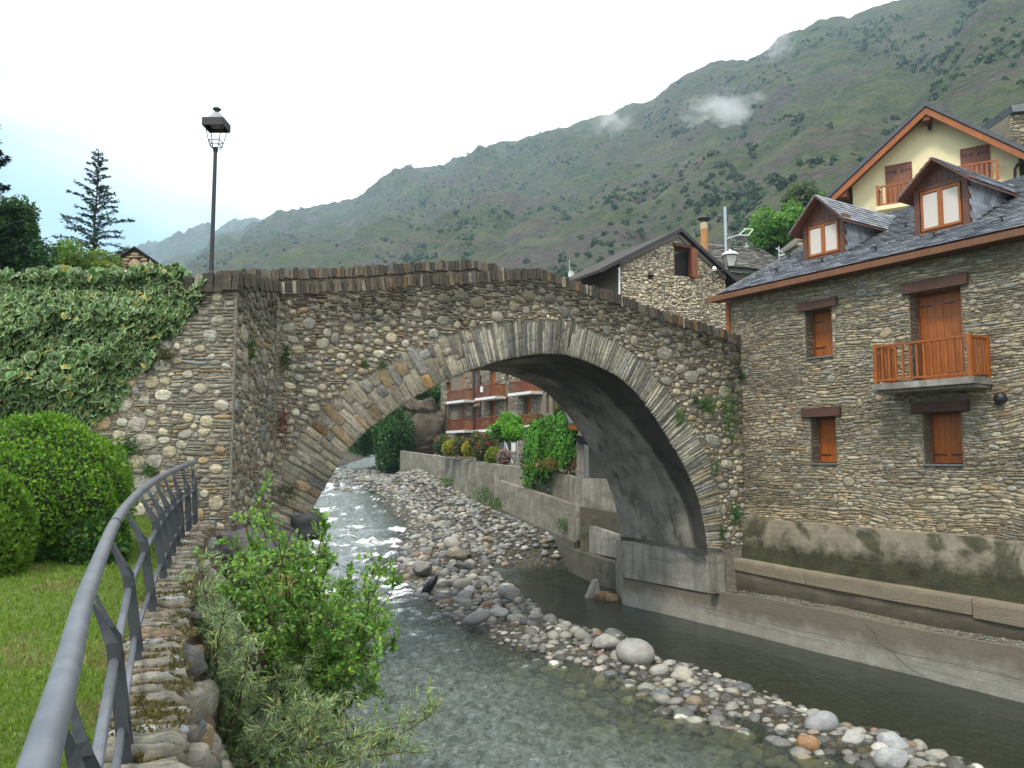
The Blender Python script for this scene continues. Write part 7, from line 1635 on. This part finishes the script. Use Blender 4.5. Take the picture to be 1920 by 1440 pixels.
def crown(name, label, cat_, c, r, col, n, size, seed, clumps=26, shape='oval', mat=M_LEAF, hi=None, trunk=True, zb=None, cl=.36, group=None):
    """a broadleaf crown made of many clumps of leaves round limbs"""
    t = thing(name, label, cat_, (c[0], c[1], c[2]-r[2]), group); d = rdir(clumps); rr = rng.uniform(.45, .95, clumps)[:, None]; cc = np.array(c)+d*rr*np.array(r)*.85
    per = n//clumps; LPs = []; g = []
    for i in range(clumps):
        dd = rdir(per); s = cl*rng.uniform(.6, 1.25); q = cc[i]+dd*(1-.35*rng.random((per, 1)))*np.array(r)*s; LPs.append(q); g.append(greens(per, np.array(col)*rng.uniform(.65, 1.3), .3))
    P = np.vstack(LPs); g = np.vstack(g); m = len(P)
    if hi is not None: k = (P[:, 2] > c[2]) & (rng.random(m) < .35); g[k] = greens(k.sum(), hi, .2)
    V, F, T = leafgeo(P, rng.uniform(*size, m), g, rdir(m, (0, 0, -.2)), unit(rng.normal(0, .6, (m, 3))+[0, -.2, .9]), shape)
    mk('crown', V, F, mat, t, tint=T)['kind'] = 'stuff'
    V0, F0 = I2; q = V0*(1+.5*(fbm(V0[:, 0]*2+seed, V0[:, 2]*2, 3, seed)-.5))[:, None]*np.array(r)*.40+np.array(c); mk('inner_shade', q, F0, M_CORE, t, smooth=True)  # solid dark core, painted shade inside the crown
    if trunk:
        bz = c[2]-r[2]*1.3 if zb is None else zb; b = np.array([c[0], c[1], bz]); tubes([[b, b*.5+np.array(c)*.5, np.array(c)]]+[[np.array(c)-[0, 0, r[2]*.5], (np.array(c)+q_)/2+[0, 0, -.1*r[2]], q_] for q_ in cc[:14]], [[.06*r[0]+.03, .05*r[0]+.02, .03*r[0]+.01]]+[[.025*r[0]+.01, .015*r[0]+.006, .004]]*14, 'trunk', M_BARK, t, 6)
    return t
c = PY(30, 450, 30); crown('cypress_tree', 'dark green bushy conifer behind the ivy wall at the left', 'tree', (c[0]-.4, 30, c[2]-.1), (1.75, 1.6, 1.7), (.034, .095, .022), 24000, (.10, .24), 11, 46, 'spray', M_NEEDLE, hi=(.07, .17, .035), cl=.34)
c = PY(-55, 330, 27); conifer('cedar_tree', 'dark conifer whose bough tips reach in at the left edge', (c[0], 27, c[2]-4.6), 9.0, 2.1, (.020, .055, .02), 70, 380, (.09, .2), droop=.02, upt=.2, irr=.25, start=.15)
c = PY(135, 488, 33); crown('hazel_tree', 'yellow green leafy tree between the dark conifer and the hut', 'tree', (c[0], 33, c[2]-.3), (1.15, 1.1, 1.35), (.10, .19, .025), 9000, (.07, .14), 13, 24, hi=(.18, .28, .04))
c = PY(198, 510, 34); crown('hazel_tree', 'low yellow green tree just left of the stone hut', 'tree', (c[0]-.3, 34, c[2]-.1), (1.1, 1.0, .95), (.13, .20, .03), 8000, (.07, .14), 14, 20, hi=(.2, .28, .04))
c = PY(236, 470, 46); crown('small_fir', 'small dark fir top showing over the roof of the hut', 'tree', (c[0], 46, c[2]-.8), (.75, .7, .9), (.03, .06, .03), 2200, (.08, .2), 15, 14, 'spray', M_NEEDLE)
# green tree at the right behind the slate roof
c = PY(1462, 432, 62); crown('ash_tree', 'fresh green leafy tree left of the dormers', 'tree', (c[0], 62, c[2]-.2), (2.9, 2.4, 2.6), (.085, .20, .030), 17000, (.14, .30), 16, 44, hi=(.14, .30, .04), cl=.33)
c = PY(1500, 375, 90); crown('poplar_tree', 'grey green tree on the slope behind the green tree', 'tree', (c[0], 90, c[2]), (2.6, 2.4, 2.2), (.10, .15, .06), 6000, (.2, .4), 17, 26)
c = PY(1545, 405, 80); crown('poplar_tree', 'small green tree left of the yellow house', 'tree', (c[0], 80, c[2]), (2.2, 2.0, 2.4), (.08, .17, .035), 6000, (.18, .36), 18, 24)
M_CLIFF = mat_stone('cliff_rock', .85, (1, 1, 2.2), .75, bump=1., bd=.12)
# beyond the arch
c = PY(735, 810, 72); crown('riverside_thicket', 'dark green thicket hanging over the river upstream under the arch', 'shrub', (c[0]+.2, 72, c[2]-.6), (1.9, 2.4, 3.2), (.045, .115, .025), 22000, (.14, .30), 21, 60, hi=(.06, .14, .03), cl=.34, trunk=False)
c = PY(700, 800, 76); crown('riverside_thicket', 'lighter green shrubs left of the dark thicket under the arch', 'shrub', (c[0], 76, c[2]+.2), (3.0, 2.4, 3.2), (.055, .125, .028), 14000, (.14, .30), 61, 50, hi=(.09, .18, .04), cl=.34, trunk=False)
c = PY(755, 745, 82); crown('riverside_thicket', 'green bushes above the rock outcrop under the arch', 'shrub', (c[0], 82, c[2]+.2), (3.0, 2.0, 2.0), (.06, .13, .025), 7000, (.16, .32), 22, 26)
c = PY(672, 836, 95); crown('far_shrub', 'green shrub on the far river bend under the arch', 'shrub', (c[0], 95, c[2]), (2.2, 1.6, 1.3), (.07, .14, .03), 4000, (.16, .32), 23, 18)
c = PY(640, 800, 100); crown('far_shrub', 'taller shrub on the far left bank behind the arch ring', 'shrub', (c[0]-3, 100, c[2]), (4.5, 2.6, 4.5), (.05, .11, .03), 6000, (.2, .4), 24, 26)
rock('rock_outcrop', PY(792, 804, 76.5)+[0, 0, .1], (2.0, 1.6, 2.3), M_CLIFF, (.145, .12, .085), 51, sub=4, amp=.55, sc=1.7, rot=.3, label='brown rock outcrop left of the apartment building', cat_='rock')
c = PY(800, 745, 84); crown('riverside_thicket', 'green slope bushes between rock outcrop and arch', 'shrub', (c[0], 84, c[2]), (3.4, 2.0, 2.0), (.07, .14, .03), 8000, (.16, .32), 52, 30, trunk=False)
c = PY(955, 805, 53); crown('green_tree', 'bright green small tree before the apartment building', 'tree', (c[0], 53, c[2]), (1.42, 1.2, 1.05), (.13, .33, .03), 15000, (.08, .17), 25, 34, hi=(.2, .42, .05), cl=.34)
# creeper falling over the garden wall
cv = thing('creeper', 'bright green creeper tumbling over the embankment wall', 'creeper', PY(1030, 900, 42)); VP = [(1005, 785), (1080, 760), (1085, 850), (1060, 872), (1030, 885), (1018, 918), (1000, 922), (978, 905), (975, 870), (985, 840), (992, 800)]
Pn = []; Dn = []
for k_ in range(330):
    x, y = rng.uniform(985, 1082), rng.uniform(768, 860); Y_ = 42.3-(x-1005)*.02+rng.uniform(-.4, .5)+(.9 if y < 800 else 0); L_ = rng.uniform(25, 75)
    dx = rng.normal(-4, 6)
    for q_ in range(int(L_*.75)):
        f_ = q_/(L_*.75); px_, py_ = x+dx*f_+1.5*math.sin(q_*.4+k_), y+L_*f_-6*math.sin(f_*3)
        if inpoly(np.array(px_), np.array(py_), VP) or rng.random() < .04: Pn.append(PY(px_+rng.normal(0, 1.3), py_+rng.normal(0, 1.), Y_-.5*f_+.35*math.sin(x*.13)+rng.uniform(-.12, .12)))
Pn = np.array(Pn); n = len(Pn); lum_ = .55+.9*fbm(Pn[:, 0]*1.6, Pn[:, 2]*1.1, 3, 88)[:, None]; V, F, T = leafgeo(Pn, rng.uniform(.07, .15, n), greens(n, (.085, .25, .02), .35)*lum_, rdir(n, (0, -.2, -1.2), .5), rdir(n, (0, -1, .5), .5), 'oval'); mk('leaves', V, F, M_LEAF, cv, tint=T)['kind'] = 'stuff'
k = rng.choice(n, n//2); V, F, T = leafgeo(Pn[k]+[0, .45, 0], rng.uniform(.14, .24, len(k)), greens(len(k), (.02, .055, .01)), rdir(len(k), (0, 0, -1)), rdir(len(k), (0, -1, 0), .5), 'oval'); mk('inner_leaves', V, F, M_LEAF, cv, tint=T)['kind'] = 'stuff'
c = PY(1062, 775, 46); crown('climbing_shrub', 'orange green shrub climbing above the creeper', 'shrub', (c[0], 46, c[2]), (.8, .8, 1.3), (.10, .16, .03), 3000, (.07, .15), 27, 14, trunk=False)
# flower bed on the garden wall
FB = [(845, 841, .55, (.50, .42, .02), 'yellow flowering bush, left one of two on the garden wall'), (883, 842, .55, (.52, .42, .02), 'yellow flowering bush, right one of two on the garden wall'), (926, 855, .5, (.30, .32, .03), 'green and yellow low bush right of the yellow flowering bushes')]
for i, (x, y, r, co_, lab) in enumerate(FB):
    Y = 54-(x-845)*.07; c = PY(x, y, Y); dense('flowering_bush', lab, 'bush', c, (r, r, r), (.10, .19, .02), 900, (.08, .16), hi=co_, seed=30+i, shell=.3); 
    k = 500; d = rdir(k, (0, -.5, .5)); V, F, T = leafgeo(c+d*r, rng.uniform(.06, .12, k), greens(k, co_, .2), rdir(k), rdir(k), 'dia'); 
    o = mk('blossom', V, F, M_LEAF, [q for q in bpy.data.objects if q.get('label') == lab][0], tint=T); o['kind'] = 'stuff'
for i, (x, y, r) in enumerate(((830, 838, .6), (864, 842, .55), (905, 850, .55), (895, 832, .55), (945, 862, .4), (915, 835, .45))):
    Y = 55.5-(x-830)*.07; c = PY(x, y-3, Y); lab = ['rose bush at the left end of the flower bed', 'rose bush between the two yellow flowering bushes', 'rose bush with red flowers right of the yellow bushes', 'tall rose bush with red flowers against the apartment wall', 'pale flowering shrub behind the wire fence', 'small rose bush in front of the green tree'][i]
    t = dense('rose_bush', lab, 'bush', c, (r, r, r*1.2), (.06, .12, .03) if i != 4 else (.25, .24, .22), 900, (.07, .15), seed=40+i, shell=.3)
    k = 60; d = rdir(k, (0, -.5, .6)); V, F, T = leafgeo(c+d*[r, r, r*1.2], rng.uniform(.08, .15, k), greens(k, (.50, .07, .04) if i % 3 else (.55, .18, .10), .3), rdir(k), rdir(k), 'oval'); mk('blossom', V, F, M_LEAF, t, tint=T)['kind'] = 'stuff'
# wire fence with notice
fe = thing('wire_fence', 'wire mesh fence with a white notice on the garden wall', 'fence', PY(947, 865, 50)); fpl = Plane((0, 50, 0), (.9, -.4)); mb = MB()
q0 = PY(946, 865, 50); fpl = Plane((q0[0], 50, q0[2]), (.546, -.838)); W_ = 3.0
for uu in (0, 1.45, 3.0): prt('post', M_TIN, lambda m: m.tube([fpl.pt(uu, -.2), fpl.pt(uu, 1.25)], .035, 6), fe)
prt('brace', M_TIN, lambda m: m.tube([fpl.pt(.1, 1.1), fpl.pt(.9, -.1)], .025, 6), fe)
prt('mesh', M_TIN, lambda m: ([m.bar(fpl.pt(u, -.1), fpl.pt(u, 1.2), .006, .006) for u in np.arange(0, 3, .12)], [m.bar(fpl.pt(0, v), fpl.pt(3, v), .006, .006) for v in np.arange(0, 1.21, .12)]), fe)
prt('notice', M_WHITE, lambda m: m.pbox(fpl, .85, 1.3, .62, 1.12, .03, .05), fe)
# weeds and small plants
def weed(name, label, c, r, n, size, col, seed=0, shape='dia', cat_='plant', up=.9, D0=None):
    n_ = n; c = np.array(c); P = c+rng.normal(0, .45, (n, 3))*np.array(r); V, F, T = leafgeo(P, rng.uniform(*size, n), greens(n, col, .4), rdir(n, (0, -.3, up)), rdir(n, (0, -.8, .5), .6), shape)
    return tag(mk(name, V, F, M_LEAF, tint=T), label, cat_)
WD = [(BP, 1390, 705, (.22, .15, .28), 260, (.03, .085, .015), 'dark green fern in the corner between bridge and house'),
 (BP, 1272, 783, (.22, .12, .30), 260, (.06, .16, .02), 'small green plant on the arch ring, right side'), (BP, 1318, 760, (.5, .12, .30), 700, (.06, .15, .02), 'leafy plants on the right bridge wall, left clump'),
 (BP, 1362, 780, (.42, .12, 1.0), 1100, (.07, .17, .02), 'long green growth hanging on the right bridge wall'), (BP, 1300, 750, (.2, .1, .2), 150, (.03, .08, .015), 'dark little plant above the right end of the ring'), (BP, 1400, 770, (.16, .1, .7), 260, (.16, .09, .03), 'brown dry growth down the corner of the house'),
 (BP, 1340, 880, (.12, .1, .5), 160, (.05, .13, .02), 'sprigs of green low on the right side of the ring'), (BP, 1375, 965, (.3, .12, .35), 420, (.05, .15, .02), 'green plant at the foot of the bridge by the mossy block'), (BP, 1352, 1000, (.12, .1, .3), 160, (.05, .13, .02), 'tiny plant between ring and mossy concrete'), (BP, 1405, 865, (.15, .1, .2), 130, (.05, .13, .02), 'small plant on the joint of bridge and house'),
 (BP, 535, 672, (.13, .1, .42), 260, (.04, .11, .02), 'green plant in the left inner corner of the bridge'), (BP, 530, 800, (.12, .1, .5), 260, (.20, .07, .05), 'reddish plant in the left inner corner of the bridge'), (BP, 540, 920, (.28, .12, .28), 260, (.10, .13, .05), 'grey green tuft above the dark bedrock'), (BP, 716, 685, (.15, .08, .10), 120, (.05, .12, .02), 'tiny tuft on the bridge wall above the ring'), (BP, 682, 683, (.10, .08, .08), 80, (.05, .12, .02), 'minute tuft on the bridge wall left of another'),
 (RPn, 465, 655, (.14, .1, .4), 260, (.05, .12, .02), 'green and red plant on the wall corner'), (LP, 312, 667, (.28, .1, .2), 240, (.09, .10, .03), 'red green plant just below the ivy edge'), (LP, 243, 838, (.32, .1, .28), 380, (.05, .13, .02), 'fine leaved plant on the wall behind the round shrub'), (LP, 283, 882, (.16, .1, .14), 150, (.05, .13, .02), 'small plant on the wall above the railing end')]
for pl, px, py, r, n, col, lab in WD:
    p = pl.hit(px, py)+pl.N*.07; r = np.array(r); weed('wall_plant', lab, p, r*1.0, n, (.03, .075), col, cat_='plant', up=.2)
for px, py, Y, r, n, lab in ((842, 905, 55, (.8, .6, .5), 600, 'grass tuft at the foot of the far wall, left one'), (907, 930, 47, (.9, .5, .7), 900, 'grass tuft beside the post of the embankment wall'), (930, 948, 43.5, (.5, .4, .4), 400, 'grass tuft below the embankment wall, right one'), (1055, 985, 37.5, (.3, .2, .4), 250, 'weed at the near end of the embankment wall'), (668, 850, 92, (1.5, 1, .5), 400, 'green weed on the far gravel bank'), (755, 893, 68, (.7, .5, .4), 300, 'weed at the far corner of the embankment wall'),
   (1343, 1100, 26.2, (.18, .1, .16), 150, 'small weed at the corner of the concrete ledge'), (1350, 1062, 26.6, (.10, .1, .16), 110, 'small weed where ledge and pier block meet')):
    weed('weed', lab, PY(px, py, Y), r, n, (.06, .22) if Y > 30 else (.03, .07), (.07, .16, .025), shape='thin' if Y > 30 else 'dia', up=1.6)
p = PY(1045, 875, 41.3); weed('dry_grass', 'orange brown dry grass on the embankment wall right of the creeper', p+np.array([.8, -.4, .1]), (2.0, .5, .35), 1800, (.10, .26), (.26, .16, .06), shape='thin', cat_='grass', up=1.4)
# long grasses where the lawn meets the wall: dark hedge growth on the far left garden edge
# white plastic lid at the foot of the wall
p = PY(385, 1433, 8.2); mb = MB(); mb.bar(p+np.array([-.10, 0, 0]), p+np.array([.17, .05, -.05]), .07, .03); mb.tube([p+np.array([-.10, 0, .0]), p+np.array([-.09, 0, .05])], .035, 8)
tag(mb.build('plastic_crate', M_WHITE), 'corner of a white plastic crate at the lower edge by the wall', 'crate')
# ------------------------------------------------------------------ wisps of cloud on the mountain
def wisp(label, px, py, Y, r, dens, seed):
    c = PY(px, py, Y); V0, F0 = I2; o = mk('mist', V0*np.array(r)+c, F0); 
    m = bpy.data.materials.new('mist_%d' % seed); m.use_nodes = True; t = m.node_tree; t.nodes.clear(); out = t.nodes.new('ShaderNodeOutputMaterial'); pv = t.nodes.new('ShaderNodeVolumePrincipled')
    pv.inputs['Color'].default_value = (.95, .96, .98, 1); pv.inputs['Anisotropy'].default_value = .1
    tcn = t.nodes.new('ShaderNodeTexCoord'); mpn = t.nodes.new('ShaderNodeMapping'); mpn.vector_type = 'POINT'
    mpn.inputs['Scale'].default_value = [1/r[0], 1/r[1], 1/r[2]]; mpn.inputs['Location'].default_value = [-c[0]/r[0], -c[1]/r[1], -c[2]/r[2]]
    t.links.new(tcn.outputs['Object'], mpn.inputs[0]); ln = t.nodes.new('ShaderNodeVectorMath'); ln.operation = 'LENGTH'; t.links.new(mpn.outputs[0], ln.inputs[0])
    nz = t.nodes.new('ShaderNodeTexNoise'); nz.inputs['Scale'].default_value = 1.7; nz.inputs['Detail'].default_value = 4; nz.inputs['Roughness'].default_value = .62; nz.inputs['Distortion'].default_value = .7; nz.noise_dimensions = '4D'; nz.inputs['W'].default_value = seed*1.3; t.links.new(mpn.outputs[0], nz.inputs['Vector'])
    a = t.nodes.new('ShaderNodeMapRange'); a.inputs[1].default_value = 1.; a.inputs[2].default_value = .2; a.inputs[3].default_value = 0; a.inputs[4].default_value = 1; t.links.new(ln.outputs['Value'], a.inputs[0])
    b = t.nodes.new('ShaderNodeMapRange'); b.inputs[1].default_value = .46; b.inputs[2].default_value = .72; t.links.new(nz.outputs[0], b.inputs[0])
    mu = t.nodes.new('ShaderNodeMath'); mu.operation = 'MULTIPLY'; t.links.new(a.outputs[0], mu.inputs[0]); t.links.new(b.outputs[0], mu.inputs[1]); m2 = t.nodes.new('ShaderNodeMath'); m2.operation = 'MULTIPLY'; t.links.new(mu.outputs[0], m2.inputs[0]); m2.inputs[1].default_value = dens
    t.links.new(m2.outputs[0], pv.inputs['Density']); t.links.new(pv.outputs[0], out.inputs['Volume']); o.data.materials.append(m)
    tag(o, label, None, None, 'stuff')
wisp('small cloud drifting low over the mountainside', 1358, 212, 560, (36, 30, 18), .16, 1)
wisp('thin cloud wisp near the summit line', 1458, 88, 620, (16, 20, 14), .11, 2)
wisp('faint cloud wisp between the small cloud and the summit', 1475, 155, 620, (24, 20, 13), .08, 3)
wisp('faint cloud wisp on the left part of the ridge', 1148, 226, 640, (22, 20, 16), .08, 4)
# ------------------------------------------------------------------ the air of the valley
mb = MB(); mb.box((-3500, -1000, -4), (3500, 4000, 1050)); hz = mb.build('haze', None)
m = bpy.data.materials.new('valley_air'); m.use_nodes = True; t = m.node_tree; t.nodes.clear(); out = t.nodes.new('ShaderNodeOutputMaterial'); pv = t.nodes.new('ShaderNodeVolumePrincipled')
pv.inputs['Color'].default_value = (.55, .78, 1.0, 1); pv.inputs['Density'].default_value = .00027; t.links.new(pv.outputs[0], out.inputs['Volume']); hz.data.materials.append(m)
tag(hz, 'pale blue haze lying in the valley air', None, None, 'stuff')
